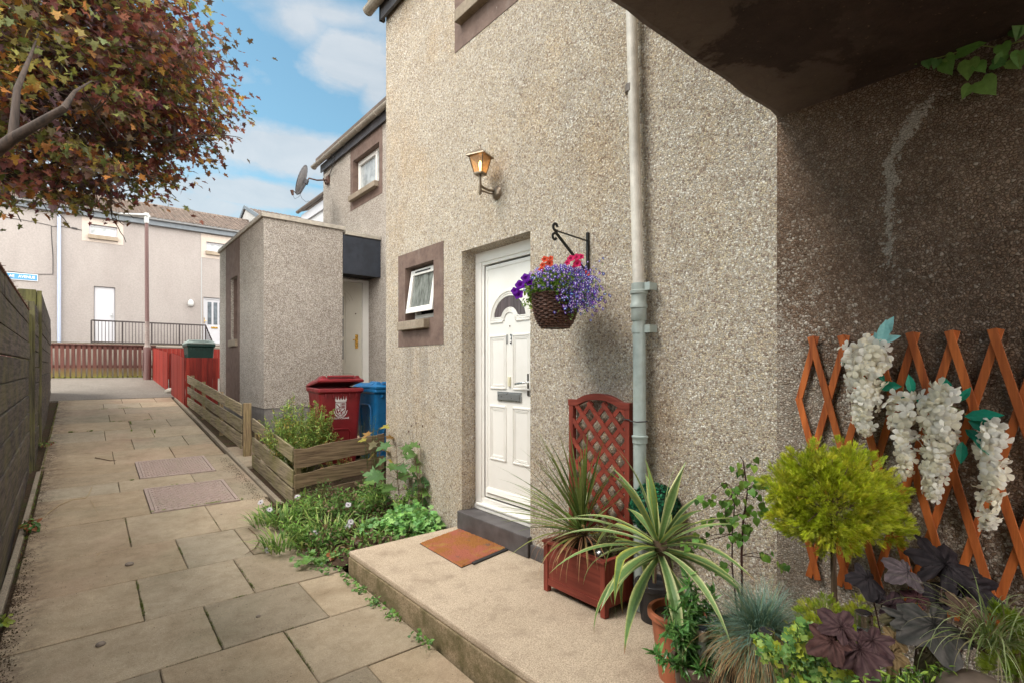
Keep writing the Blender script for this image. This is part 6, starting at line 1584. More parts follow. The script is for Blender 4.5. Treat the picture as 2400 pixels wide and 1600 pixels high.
F2_=flowers(P2,np.tile([-.6,-.6,.2],(n,1))+RNG.normal(0,.4,(n,3)),RNG.uniform(.009,.0135,n)); F1_.V+=F2_.V; F1_.C+=F2_.C; F1_.F+=[f+F1_.n for f in F2_.F]; F1_.n+=F2_.n
n=120; P2=np.array([bc.x-.0,bc.y-.24,bc.z+.075])+RNG.normal(0,1,(n,3))*np.array([.03,.05,.04])
F2_=flowers(P2,np.tile([-.6,-.6,.2],(n,1))+RNG.normal(0,.4,(n,3)),RNG.uniform(.007,.011,n)); F1_.V+=F2_.V; F1_.C+=F2_.C; F1_.F+=[f+F1_.n for f in F2_.F]; F1_.n+=F2_.n
F1_.build('lobelia_flowers',M['petal'],bs)
def petunia(px,py,D,r,col,name,ax=None):
    q=Vector(atD(px,py,D)); ax=(ax or Vector((-.75,-.55,.25))).normalized(); u=ax.cross(Vector((0,0,1))).normalized(); v=ax.cross(u); m=MB(); n=20; V=[q-ax*r*.35]
    for k in range(n):
        a=2*math.pi*k/n; rr=r*(1+.10*math.cos(5*a)+random.uniform(-.04,.04)); V.append(q+(u*math.cos(a)+v*math.sin(a))*rr*.55+ax*r*.05)
    for k in range(n):
        a=2*math.pi*k/n; rr=r*(1+.13*math.cos(5*a)+random.uniform(-.04,.04)); V.append(q+(u*math.cos(a)+v*math.sin(a))*rr+ax*(r*.05+random.uniform(-.08,.08)*r))
    F=[(0,1+k,1+(k+1)%n) for k in range(n)]+[(1+k,1+n+k,1+n+(k+1)%n,1+(k+1)%n) for k in range(n)]
    b=len(m.v); m.uc=True
    for i,p in enumerate(V): m.v.append(tuple(p)); f=.35 if i==0 else 1.0*random.uniform(.85,1.12); m.c.append(tuple(min(.95,x*f) for x in col))
    m.f=[tuple(f) for f in F]; m.build(name,M['petal'],bs)
D0=bc.x*SN+bc.y*CS
n=260; P2=np.array([bc.x-.02,bc.y-.29,bc.z-.02])+RNG.normal(0,1,(n,3))*np.array([.035,.045,.05])
c9=Cloud(); c9.scatter(NARROW,P2,rdir(n,-.2),rdir(n,1),RNG.uniform(.012,.024,n),pal([(.18,.30,.05),(.12,.22,.04)],n)); c9.build('trailing_foliage',M['leaf'],bs)
n=150; P2=np.array([bc.x-.03,bc.y-.30,bc.z-.03])+RNG.normal(0,1,(n,3))*np.array([.03,.045,.045]); F3_=flowers(P2,np.tile([-.6,-.6,.2],(n,1))+RNG.normal(0,.4,(n,3)),RNG.uniform(.009,.013,n)); F3_.build('trailing_lobelia',M['petal'],bs)
for px,py,r in ((1219,668,.030),(1232,652,.028),(1215,690,.030),(1206,682,.022),(1240,662,.022)): petunia(px,py,D0-.10,r,(.16,.012,.38),'purple_petunia')
for px,py,r in ((1277,608,.020),(1288,618,.022),(1272,622,.018),(1268,632,.016),(1291,606,.016),(1375,642,.018)): petunia(px,py,D0-.06,r,(.85,.12,.06),'coral_flower')
for px,py,r in ((1338,606,.022),(1352,603,.022),(1362,602,.018),(1353,618,.024),(1346,628,.020),(1330,616,.018),(1332,636,.016)): petunia(px,py,D0-.03,r,(.75,.035,.16),'pink_flower')
# ================================================================= POTTED PLANTS ON THE PLATFORM
# ---- cordyline growing in the trellis planter
cb=Vector((2.315,2.13,-1.01))
t=thing('cordyline','spiky green cordyline with narrow arching leaves planted in the trellis planter','plant',(cb.x,cb.y,-1.10))
m=MB(); st=MB(); st.tube([(cb.x,cb.y,-1.12),(cb.x,cb.y,cb.z+.03)],[.016,.02],8)
for i in range(105):
    a=random.uniform(0,2*math.pi); f=random.random()
    # fewer towards the wall side
    if math.cos(a)>.55 and random.random()<.55: a=random.uniform(1.6,4.6)
    el=.05+1.45*f**.9; L_=random.uniform(.46,.80)*(1-.25*abs(el-.7)); 
    if math.cos(a)>.3: L_*=.50
    c=random.choice([((.10,.17,.035),(.16,.24,.05)),((.15,.22,.05),(.24,.31,.08)),((.20,.26,.07),(.32,.34,.12)),((.08,.14,.035),(.13,.2,.05))])
    if el<.45 and random.random()<.16: c=((.45,.33,.03),(.60,.40,.04))
    if el<.5 and random.random()<.12: c=((.30,.20,.08),(.48,.36,.16))
    blade(m,(cb.x+random.uniform(-.012,.012),cb.y+random.uniform(-.012,.012),cb.z+.05*f),a,L_,random.uniform(.011,.018),el,random.uniform(.2,.6)*(1.5-f),9,c,fold=.5)
m.build('leaves',M['leaf_gloss'],t)
m=MB()
for i in range(34):
    a=random.uniform(1.9,4.6); blade(m,(cb.x,cb.y,cb.z-.01),a,random.uniform(.24,.46),random.uniform(.005,.010),random.uniform(.0,.45),random.uniform(1.6,2.5),8,((.22,.10,.055),random.choice([(.34,.17,.09),(.42,.26,.12),(.2,.08,.05)])),fold=.4)
m.build('dead_leaves',M['leaf_matt'],t); st.build('stem',M['stem_brown'],t,smooth=True)
b=(2.33,1.965,-1.10)
bushy('dry grey brown twiggy plant beside the cordyline in the planter',b,1500,(.08,.10,.24),(.006,.016),[(.28,.25,.16),(.20,.17,.10),(.34,.31,.20),(.16,.20,.09)],.4,nst=60,name='dry_plant')
b=(2.30,2.25,-1.10)
bushy('low dark leafy underplanting at the left end of the planter',b,700,(.07,.07,.10),(.010,.022),[(.10,.14,.04),(.16,.16,.06),(.08,.09,.03)],.3,nst=30,name='underplanting')
q=Vector(atD(1407,1299,2.95)); m=MB(); m.ball(tuple(q),.034,20,14); m2=m.build('chrome_ball',M['chrome'],smooth=True,origin=tuple(q)); tag(m2,'small mirror ball resting among leaves in the planter','ornament')
# ---- topiary ball
q=Vector(atD(1534,1190,2.83)); t=thing('topiary_ball','artificial dark green leaf ball on a black pot beside the downpipe','topiary',(q.x,q.y,SZ))
c=Cloud(); n=3600; v=rdir(n); P=np.array(q)+v*RNG.uniform(.116,.140,(n,1)); c.scatter(ROUND,P,np.cross(v,rdir(n)),v+RNG.normal(0,.45,(n,3)),RNG.uniform(.012,.019,n),pal([(.015,.13,.06),(.012,.09,.045),(.03,.20,.09),(.01,.06,.03)],n,.2)); c.build('leaves',M['silk'],t)
m=MB(); m.ball(tuple(q),.118,20,14); m.build('core',M['rubber'],t,smooth=True)
m=MB(); m.tube([(q.x,q.y,SZ+.2),(q.x,q.y,q.z)],.011,8); m.build('stem',M['stem_brown'],t)
pot('pot',M['black_pot'],t,(q.x,q.y),.095,.072,.21)
# ---- variegated yucca in terracotta pot
yc=Vector(atD(1588,1500,2.30)); yc.z=0
t=thing('yucca','variegated yucca with cream-edged strap leaves in a terracotta pot','plant',(yc.x,yc.y,SZ))
pot('pot',M['terracotta'],t,(yc.x,yc.y),.118,.080,.30)
m=MB(); m.lathe([(.001,-.01),(.10,-.01),(.10,0.0),(.001,.004)],(yc.x,yc.y,SZ+.275),20); m.build('potting_soil',M['soil'],t)
q=Vector(atD(1545,1290,2.30)); zc=q.z+.02
m=MB(); m.tube([(yc.x,yc.y,SZ+.27),(q.x,q.y,zc+.03)],[.024,.03],10); m.build('trunk',M['bark'],t,smooth=True)
m=MB()
for i in range(46):
    f=(i+.5)/46; a=i*2.39996+random.uniform(-.35,.35); el=-.40+1.90*f**1.9+random.uniform(-.2,.2)
    L_=random.uniform(.36,.60)*(1-.12*f) 
    if math.cos(a)>.2: L_*=.72
    g=random.uniform(.85,1.15)
    core=tuple(x*g for x in random.choice([(.15,.25,.085),(.19,.29,.11),(.12,.21,.07)])); end=tuple(x*1.3 for x in core)
    blade(m,(q.x+math.cos(a)*.014,q.y+math.sin(a)*.014,zc-.06+.10*f),a,L_,random.uniform(.036,.052),el,random.uniform(.5,1.1)*(2.0-1.5*f),11,(core,end),stripe=random.choice([(.60,.60,.24),(.52,.52,.10),(.66,.66,.34)]),fold=.35,tipc=(.35,.10,.05) if random.random()<.4 else None,kink=(random.uniform(.35,.6),random.uniform(.2,.9)) if f<.6 and random.random()<.5 else None)
m.build('leaves',M['leaf_gloss'],t,smooth=False)
# ---- birch sapling
q=Vector(atD(1741,1500,2.28)); t=thing('birch_sapling','slim birch sapling with two dark stems and heart-shaped leaves before the pebbled wall','sapling',(q.x,q.y,SZ))
pot('pot',M['black_pot'],t,(q.x,q.y),.10,.075,.24)
m=MB(); s1=[Vector(atD(*p)) for p in ((1741,1440,2.28),(1738,1300,2.28),(1742,1220,2.28),(1752,1150,2.28),(1742,1080,2.28),(1735,1068,2.28))]
s2=[Vector(atD(*p)) for p in ((1738,1440,2.30),(1716,1330,2.30),(1716,1250,2.30),(1722,1180,2.30),(1700,1130,2.30))]
s1=[Vector((q.x,q.y,SZ+.2))]+s1[1:]; s2=[Vector((q.x+.01,q.y+.02,SZ+.2))]+s2[1:]
m.tube(s1,[.0055,.005,.0045,.0035,.0025,.0015],7); m.tube(s2,[.004,.0035,.003,.0025,.0015],6)
P=[];Dd=[];S=[]
for cx,cy,rx,ry,n in ((1742,1098,26,30,12),(1720,1155,58,28,22),(1772,1140,26,25,12),(1662,1166,32,12,7),(1740,1200,50,32,22),(1790,1185,22,30,9),(1692,1215,42,25,14),(1640,1262,42,18,11),(1720,1258,42,15,9),(1700,1325,26,14,8),(1800,1298,22,9,6),(1832,1322,15,10,5),(1750,1240,22,20,9),(1610,1290,12,8,3)):
    br=Vector(atD(cx,cy,2.28+random.uniform(-.05,.05))); b=min(s1[1:]+s2[1:],key=lambda r:(r-br).length); m.tube([b,b.lerp(br,.5)+Vector((0,0,.01)),br],[.0022,.0016,.001],5)
    for _ in range(n):
        p=Vector(atD(cx+random.gauss(0,.5)*rx,cy+random.gauss(0,.5)*ry,2.28+random.uniform(-.10,.09))); P.append(tuple(p)); d=(p-b); d=d.normalized()*.5; d.z-=.75; d+=Vector(rdir(1)[0])*.35; Dd.append(tuple(d)); S.append(random.uniform(.024,.038)); m.tube([br.lerp(p,.2),p],[.0009,.0006],4)
n=len(P); c=Cloud(); c.scatter(HEART,P,Dd,np.tile([-.7,-.6,.6],(n,1))+RNG.normal(0,.4,(n,3)),S,pal([(.14,.28,.05),(.19,.36,.07),(.09,.19,.04),(.30,.45,.09),(.15,.32,.06)],n,.15)); c.build('leaves',M['leaf_thin'],t); m.build('stems',M['stem_dark'],t,smooth=True)
# ---- lime cypress standard
def cypress(c,ctr,rad3,n,size,cols,cut=None,inner=.45):
    "feathery plumes: groups of sprays fanned along an axis, with gaps between the groups"
    nc=max(8,n//44); rm=(rad3[0]+rad3[2])/2
    for _ in range(nc):
        v=rdir(1)[0]; o=random.uniform(inner,.86); p=np.array(ctr)+v*o*np.array(rad3); ax=v*np.array([1,1,.7])+np.array([0,0,.55])+RNG.normal(0,.22,3); ax/=np.linalg.norm(ax)
        Lp=rm*random.uniform(.24,.46); k=55; sI=RNG.random((k,1)); side=RNG.normal(0,1,(k,3)); P=p+ax*sI*Lp+side*(.014+.20*rm*.22)*(1.15-sI)*.62
        d=ax[None]*1.0+side*.38*(1.2-sI); g=random.uniform(.80,1.18); col=pal([random.choice(cols),random.choice(cols)],k,.10)*g*(.62+.45*sI)
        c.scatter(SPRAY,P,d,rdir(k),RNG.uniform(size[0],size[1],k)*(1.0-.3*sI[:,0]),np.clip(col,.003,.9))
LIME=[(.60,.68,.04),(.50,.60,.03),(.68,.74,.08),(.40,.50,.03),(.64,.62,.05)]
lc=Vector(atD(1950,1172,1.95)); tb_=Vector(atD(1957,1450,1.93))
t=thing('lime_cypress','lime green cypress standard with a round feathery head on a bare stem','plant',(tb_.x,tb_.y,SZ))
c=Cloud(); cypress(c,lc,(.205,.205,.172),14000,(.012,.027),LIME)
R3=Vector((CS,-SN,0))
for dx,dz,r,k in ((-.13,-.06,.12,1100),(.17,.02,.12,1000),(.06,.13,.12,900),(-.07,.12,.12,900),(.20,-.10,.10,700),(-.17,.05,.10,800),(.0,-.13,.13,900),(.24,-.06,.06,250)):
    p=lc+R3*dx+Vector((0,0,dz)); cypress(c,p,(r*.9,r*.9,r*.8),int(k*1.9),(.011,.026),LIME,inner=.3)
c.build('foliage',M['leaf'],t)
m=MB(); m.tube([(tb_.x,tb_.y,-1.12),(tb_.x,tb_.y,-.95),lc.lerp(tb_,.75),lc.lerp(tb_,.4),lc],[.013,.012,.0105,.010,.008],9)
for i in range(26): 
    v=Vector(rdir(1,.4)[0]); m.tube([lc-Vector((0,0,.05)),lc+v*.10,lc+v*.19],[.004,.003,.001],5)
m.build('stem',M['bark'],t,smooth=True); pot('pot',M['black_pot'],t,(tb_.x,tb_.y),.12,.09,.27)
# ---- small lime conifer beneath
q=Vector(atD(1965,1480,1.80)); t=thing('dwarf_conifer','low yellow-green dwarf conifer at the foot of the lime cypress stem','plant',(q.x,q.y,SZ))
c=Cloud()
for dx,dz,r,k in ((-.02,-.02,.12,1500),(.10,-.03,.09,800),(-.08,-.06,.09,800),(-.03,-.12,.10,700),(.06,.03,.07,500)):
    p=q+R3*dx+Vector((0,0,dz+.01)); cypress(c,p,(r,r,r),int(k*1.6),(.011,.024),[(.56,.64,.05),(.46,.56,.05),(.64,.66,.08),(.34,.46,.05)],inner=.3)
c.build('foliage',M['leaf'],t); pot('pot',M['black_pot'],t,(q.x,q.y),.09,.07,.20)
m=MB(); m.tube([(q.x,q.y,SZ+.18),(q.x,q.y,q.z)],.008,6); m.build('stem',M['stem_brown'],t)
q=Vector(atD(2385,1520,1.42)); t=thing('dwarf_conifer','feathery lime conifer at the right edge behind the arching sedge','plant',(q.x,q.y,SZ)); c=Cloud()
for dx,dz,r,k in ((0,-.02,.07,800),(-.03,.05,.045,350),(.02,-.1,.07,500)): cypress(c,q+R3*dx+Vector((0,0,dz)),(r,r,r*1.15),k,(.018,.036),[(.30,.42,.03),(.38,.48,.04),(.2,.3,.03)],inner=.2)
c.build('foliage',M['leaf'],t); pot('pot',M['black_pot'],t,(q.x,q.y),.08,.06,.18); m=MB(); m.tube([(q.x,q.y,SZ+.16),(q.x,q.y,q.z)],.007,6); m.build('stem',M['stem_brown'],t)
# ---- blue fescue
q=Vector(atD(1785,1500,1.95)); t=thing('blue_fescue','rounded blue-green fescue grass tussock with brown dry skirt','ornamental grass',(q.x,q.y,SZ))
m=MB()
for i in range(1500):
    a=random.uniform(0,6.283); f=random.random(); el=.1+1.35*f; c=random.choice([((.08,.16,.10),(.20,.33,.27)),((.10,.20,.14),(.26,.38,.34)),((.06,.13,.07),(.15,.27,.20)),((.16,.20,.08),(.26,.32,.18))])
    blade(m,(q.x+random.gauss(0,.022),q.y+random.gauss(0,.022),q.z+random.uniform(-.02,.02)),a,random.uniform(.16,.25),.0022,el,random.uniform(.6,1.7),6,c,fold=0,twist=random.uniform(-.6,.6))
m.build('blades',M['leaf_matt'],t)
m=MB()
for i in range(800):
    a=random.gauss(3.9,1.1); k=random.random(); c=random.choice([((.20,.12,.055),(.38,.22,.10)),((.26,.17,.08),(.46,.30,.15)),((.14,.18,.10),(.2,.26,.14))])
    blade(m,(q.x+random.gauss(0,.03),q.y+random.gauss(0,.03),q.z+random.uniform(-.03,.01)),a,random.uniform(.18,.30),.0024,random.uniform(-.2,.7),random.uniform(1.5,2.4),6,c,fold=0,twist=random.uniform(-.6,.6))
m.build('dry_blades',M['leaf_matt'],t); pot('pot',M['grey_pot'],t,(q.x,q.y),.095,.075,.30)
# ---- leafy plant in the taupe pot
q=Vector(atD(1634,1545,2.03)); t=thing('leafy_plant','upright dark green leafy plant with whorled lance leaves in a taupe pot','plant',(q.x,q.y,SZ))
pot('pot',M['brown_pot'],t,(q.x,q.y),.090,.068,.235); m=MB(); m.lathe([(.001,0),(.078,0),(.001,.006)],(q.x,q.y,SZ+.212),20); m.build('potting_soil',M['soil'],t)
m=MB(); c=Cloud()
for (px,py,dd) in ((1612,1345,.02),(1600,1400,.0),(1608,1440,-.06),(1640,1430,.03),(1660,1400,.05),(1672,1385,.02),(1560,1415,.02),(1565,1460,-.05),(1545,1540,-.07),(1530,1530,-.04),(1560,1475,-.08),(1690,1440,.04),(1700,1460,.0),(1630,1370,.05),(1590,1470,-.08),(1640,1570,-.12),(1650,1560,-.10),(1615,1500,-.05),(1655,1470,.03),(1690,1480,-.04),(1625,1400,.0)):
    e=Vector(atD(px,py,2.03+dd)); b=Vector((q.x+random.uniform(-.04,.04),q.y+random.uniform(-.04,.04),SZ+.21)); pts=stem(m,b,e,.0026,.0014,.02,6,col=(.13,.16,.05))
    n=64; tt=RNG.uniform(.22,1.0,n); P=[]
    for k in tt: i=min(5,int(k*6)); P.append(tuple(pts[i].lerp(pts[i+1],k*6-i)))
    d=rdir(n,.35); c.scatter(LANCE if random.random()<.0 else NARROW,np.array(P),d,rdir(n,1.3),RNG.uniform(.030,.060,n),pal([(.09,.22,.05),(.10,.25,.06),(.05,.13,.03),(.15,.30,.08)],n))
c.build('leaves',M['leaf_gloss'],t); m.build('stems',M['leaf'],t)
# ---- solar stake lights
def solar(px,py,D,label,r=.027,low=.16):
    q=Vector(atD(px,py,D)); t=thing('solar_light',label,'garden light',(q.x,q.y,q.z-low),group='steel solar stake lights among the pots')
    m=MB(); m.lathe([(r,-.036),(r,.0),(r*.94,.004),(r*.85,.004)],tuple(q),22); m.build('cap',M['steel'],t)
    m=MB(); m.lathe([(r*.84,0),(r*.84,.0045)],tuple(q),22); m.build('solar_cell',M['solar'],t)
    m=MB(); m.lathe([(r*.55,-low*.55),(r*.7,-.085),(r*.72,-.037)],tuple(q),18); m.build('lens',M['glass_lt'],t,smooth=True)
    m=MB(); m.tube([q-Vector((0,0,low*.5)),q-Vector((0,0,low+.1))],.008,8); m.build('stake',M['steel'],t)
solar(1643,1472,2.0,'steel solar stake light standing in the taupe pot',.028,.20); solar(1797,1478,1.78,'steel solar stake light in front of the blue fescue tussock',.026,.18)
solar(2024,1436,1.66,'steel solar stake light tilted between dwarf conifer and dark leaves',.026,.16); solar(1948,1548,1.60,'grey solar stake light low beside the purple leaves',.022,.16)
# ---- bright green lobed plant in front
def pxcloud(name,label,cat,blobs,D,T,size,cols,mat='leaf',nrm=(-.45,-.45,1.0),grp=None,jit=.5,base=None,dD=.08,down=-.2,stems=True):
    P=[];S=[]
    for cx,cy,rx,ry,n,*o in blobs:
        DD=o[0] if o else D
        for _ in range(n): P.append(atD(cx+random.gauss(0,.5)*rx,cy+random.gauss(0,.5)*ry,DD+random.uniform(-dD,dD)))
    P=np.array(P); n=len(P); b=base or (float(P[:,0].mean()),float(P[:,1].mean()),SZ)
    t=thing(name,label,cat,b,group=grp); ctr=P.mean(0); d=(P-ctr)*3+rdir(n)*.35; d[:,2]+=down
    c=Cloud(); c.scatter(T,P,d,np.tile(nrm,(n,1))+RNG.normal(0,jit,(n,3)),RNG.uniform(size[0],size[1],n),pal(cols,n,.14)); c.build('leaves',M[mat],t)
    if stems:
        m=MB()
        for i in RNG.integers(0,n,min(n,45)): stem(m,(b[0]+random.uniform(-.04,.04),b[1]+random.uniform(-.04,.04),b[2]+.16),tuple(P[i]),.0024,.001,.02,4,col=(.14,.2,.06))
        m.build('stems',M['leaf'],t)
    return t,b
t,b=pxcloud('sedum_plant','bright yellow-green crinkled leaf plant in front of the fescue and dark leaves','plant',[(1870,1480,28,16,60),(1790,1500,20,12,34),(1815,1525,26,22,70),(1870,1530,40,30,150),(1920,1570,50,32,190),(1880,1600,50,30,130),(1960,1600,30,25,80)],1.62,LOBE5,(.014,.028),[(.24,.42,.10),(.16,.32,.08),(.36,.50,.12),(.44,.50,.06),(.11,.24,.07)])
pot('pot',M['black_pot'],t,(b[0],b[1]),.09,.07,.20)
t,b=pxcloud('fern_plant','small fresh green ferny plant at the bottom edge below the dark leaves','plant',[(2060,1585,50,18,110),(2130,1580,30,16,70),(2180,1570,40,20,100),(2150,1605,60,15,100)],1.50,NARROW,(.014,.032),[(.22,.36,.05),(.30,.44,.06),(.12,.24,.05)])
pot('pot',M['black_pot'],t,(b[0],b[1]),.08,.06,.16)
M['leaf_dark']=leafy('crinkled_dark_leaf',.62,.04,.14)
# ---- heuchera: big dark crinkled leaves
hb=Vector(atD(2120,1560,1.62)); t=thing('heuchera','clump of large dark purple and bronze crinkled leaves before the orange trellis','plant',(hb.x,hb.y,SZ)); pot('pot',M['black_pot'],t,(hb.x,hb.y),.12,.09,.22)
def big_leaf(m,ctr,size,tipdir,nrm,cols,vein,nl=5):
    "crinkled lobed leaf made of a polar grid with raised veins"
    n=Vector(nrm).normalized(); d=Vector(tipdir); d=(d-n*d.dot(n)).normalized(); s=n.cross(d); NA,NRr=84,9; b=len(m.v); m.uc=True
    m.v.append(tuple(ctr)); m.c.append(vein)
    ph=random.uniform(0,6)
    for j in range(1,NRr+1):
        for i in range(NA):
            a=-math.pi+2*math.pi*i/NA; lob=(.5+.5*math.cos(nl*a))**.75; env=.82+.18*math.cos(a); notch=1-.62*math.exp(-((abs(a)-math.pi)/.20)**2)
            r=size*.56*(env*(.60+.40*lob)+.055*(j/NRr)*abs(math.sin(nl*2.5*a+ph)))*notch*(j/NRr)
            t_=j/NRr; vv=abs(math.cos(nl*a/2)); v2=abs(math.sin(nl*a*2+t_*5)); z=size*(-.045*vv**10*t_+.020*v2*t_+.020*math.sin(19*a+13*t_+ph)*math.sin(17*t_+5*a))-size*.10*t_*t_*(1+.7*math.sin(2*a+ph))
            p=Vector(ctr)+d*math.cos(a)*r+s*math.sin(a)*r+n*z; m.v.append(tuple(p))
            k=.5+.5*math.sin(11*a+7*t_+ph); isv=1 if (vv>.985 or (v2<.10 and t_>.2)) else 0; base=[cols[0][q]*(1-k)+cols[1][q]*k for q in range(3)]; m.c.append(tuple(base[q]*(1-isv*.55)+vein[q]*isv*.55 for q in range(3)))
    for i in range(NA): m.f.append((b,b+1+i,b+1+(i+1)%NA))
    for j in range(1,NRr):
        for i in range(NA): a_=b+1+(j-1)*NA+i; c_=b+1+(j-1)*NA+(i+1)%NA; m.f.append((a_,a_+NA,c_+NA,c_))
PUR=((.055,.028,.032),(.10,.058,.058)); DRK=((.017,.014,.017),(.034,.027,.030)); GRY=((.055,.055,.050),(.11,.10,.093)); TAN=((.17,.11,.05),(.26,.18,.09)); OLV=((.085,.075,.04),(.14,.12,.065)); BRN=((.09,.055,.04),(.13,.085,.06))
RT=Vector((CS,-SN,0)); TO=Vector((-SN,-CS,0)); UP=Vector((0,0,1))
LV=[(2035,1352,88,1.72,(-.3,-.7),DRK),(2128,1338,92,1.70,(-.8,-.2),((.075,.06,.065),(.13,.10,.11))),(2215,1322,150,1.75,(.2,.6),DRK),(2255,1375,140,1.78,(.6,-.6),DRK),(2090,1418,85,1.66,(.5,.2),((.035,.022,.028),(.07,.04,.045))),
 (1972,1468,92,1.52,(-.2,.8),PUR),(1950,1500,95,1.50,(-.8,.0),((.055,.025,.022),(.10,.05,.045))),(2015,1520,120,1.49,(.1,-.9),PUR),(2045,1500,80,1.50,(.7,.3),PUR),(2190,1462,150,1.50,(.0,-.9),GRY),(2150,1455,110,1.55,(-.8,.0),GRY),(2100,1447,70,1.58,(-.2,-.6),OLV),(2090,1530,72,1.50,(-.2,-.9),TAN),(2095,1495,60,1.52,(.6,.5),TAN),(2185,1530,88,1.54,(.1,-.9),OLV),(2280,1480,80,1.55,(.8,.1),BRN),(2260,1430,90,1.62,(.2,.4),BRN),(2195,1395,66,1.68,(-.4,.3),DRK),(2150,1400,60,1.66,(.1,.6),((.05,.02,.025),(.09,.035,.04))),(2060,1385,50,1.70,(-.6,.2),DRK)]
mst=MB()
for px,py,sz,D,(tx,tz),cc_ in LV:
    p=Vector(atD(px,py,D)); m=MB(); S_=sz*D/1215*1.12; nrm=TO*.75+UP*random.uniform(.7,1.2)+RT*random.uniform(-.3,.3)
    big_leaf(m,p,S_,RT*tx+UP*tz+TO*.2,nrm,cc_,tuple(x*.4 for x in cc_[0]),random.choice([5,5,7])); m.build('leaf',M['leaf_dark'],t,smooth=True)
    stem(mst,(hb.x+random.uniform(-.03,.03),hb.y+random.uniform(-.03,.03),SZ+.2),p-UP*.004,.003,.002,.02,5,col=(.14,.05,.05))
mst.build('leaf_stalks',M['stem_dark'],t)
# ---- arching sedge at the right edge
q=Vector(atD(2325,1500,1.42)); t=thing('sedge_grass','arching green and cream striped sedge spilling from the lower right corner','ornamental grass',(q.x,q.y,SZ)); pot('pot',M['grey_pot'],t,(q.x,q.y),.09,.07,.26); m=MB()
for i in range(150):
    a=random.choice([random.gauss(3.6,.7),random.gauss(5.2,.6),random.uniform(0,6.28)]); c=random.choice([((.16,.24,.06),(.28,.34,.12)),((.30,.40,.17),(.45,.50,.25)),((.12,.18,.05),(.22,.26,.10)),((.22,.20,.09),(.34,.30,.16))])
    blade(m,(q.x+random.gauss(0,.018),q.y+random.gauss(0,.018),q.z-.02),a,random.uniform(.14,.30),random.uniform(.0022,.0045),random.uniform(.5,1.4),random.uniform(1.3,3.0),10,c,fold=.2)
m.build('blades',M['leaf_matt'],t)
# flat stone in the corner
q=Vector(atD(2285,1600,1.40)); m=MB(); m.ball((q.x,q.y,q.z-.03),.085,18,10,(1.25,1.0,.55)); o=m.build('boulder',M['grey_pot'],smooth=True,origin=(q.x,q.y,q.z)); tag(o,'smooth taupe stone in the bottom right corner under the sedge','stone')
m=MB(); m.lathe([(.07,0),(.07,.02),(.06,q.z-.07-SZ)],(q.x,q.y,SZ),16); m.build('plinth',M['black_pot'],o)
# ================================================================= ARTIFICIAL WISTERIA
def petal_tpl():
    V=[];F=[]
    for k,a in enumerate((20,110,200,290)):
        ca,sa=math.cos(R_(a)),math.sin(R_(a)); b=len(V)
        g=[(0,0,0),(.35,-.30,.10),(.35,.30,.10),(.75,-.42,.10),(.78,0,.22),(.75,.42,.10),(1.02,-.2,-.02),(1.02,.2,-.02)]
        for x,y,z in g: V.append((x*ca-y*sa,x*sa+y*ca,z+.15))
        F+=[tuple(b+i for i in f) for f in ((0,1,4,2),(1,3,4),(2,4,5),(3,6,4),(4,6,7),(4,7,5))]
    return V,F
PT=petal_tpl()
wst=[((2032,800),(2030,1012),62,34,'large cream blossom bunch at the upper left of the trellis',230,.0),((2118,925),(2124,1118),34,22,'slim cream blossom bunch in the middle of the trellis',85,.02),((2212,905),(2188,1165),52,24,'long full cream blossom bunch right of the middle',210,.03),((2335,985),(2318,1236),40,22,'slender cream blossom bunch hanging at the right of the trellis',110,.04)]
for (tx,ty),(bx,by),wt,wb,lab,n,off in wst:
    a=Vector(onX(tx,ty,2.44)); b=Vector(onX(bx,by,2.44)); a.x-=.015;b.x-=.015
    t=thing('wisteria_bunch',lab,'artificial flowers',tuple(a),group='cream artificial wisteria bunches on the orange trellis')
    D_=a.x*SN+a.y*CS; P=[];N_=[];S=[];C=[]
    n=int(n*.62)
    for i in range(n):
        f=(i+random.random())/n; f=f**.95; w=(wt*.60*(1-f)**.6+5+ wb*.15)*D_/1215; ang=random.uniform(0,6.28); rr=random.uniform(.35,1.0)*w*(.55 if f<.05 else 1); c=a.lerp(b,f)
        o=Vector((-abs(math.sin(ang))*rr*.75-.004,math.cos(ang)*rr,random.uniform(-.01,.01))); P.append(tuple(c+o)); nv=Vector((-abs(math.sin(ang))-.35,math.cos(ang)*.9,-.15+random.uniform(-.5,.5))); N_.append(tuple(nv)); S.append(random.uniform(.026,.037)*(1-.40*f)); g=random.uniform(.86,1.05); C.append((.92*g,.87*g,.72*g) if random.random()<.5 else (.94*g,.92*g,.85*g))
    c_=Cloud(); n_=len(P); c_.scatter(PT,P,RNG.normal(0,1,(n_,3))+np.array([0,0,-.3]),N_,S,C); c_.build('blossoms',M['petal'],t,smooth=True)
    m=MB(); m.tube([a+Vector((.015,0,.03)),a.lerp(b,.5),b],[.002,.0018,.001],5,col=(.25,.32,.12)); m.build('stalk',M['leaf'],t)
def tleaf(px,py,ang,sz,col,X=2.43):
    p=Vector(onX(px,py,X)); D_=p.x*SN+p.y*CS; return p,(0,-math.cos(R_(ang)),math.sin(R_(ang))),sz*D_/1215,col
TEAL=(.015,.27,.17); TE2=(.012,.19,.12); PALE=(.30,.62,.62)
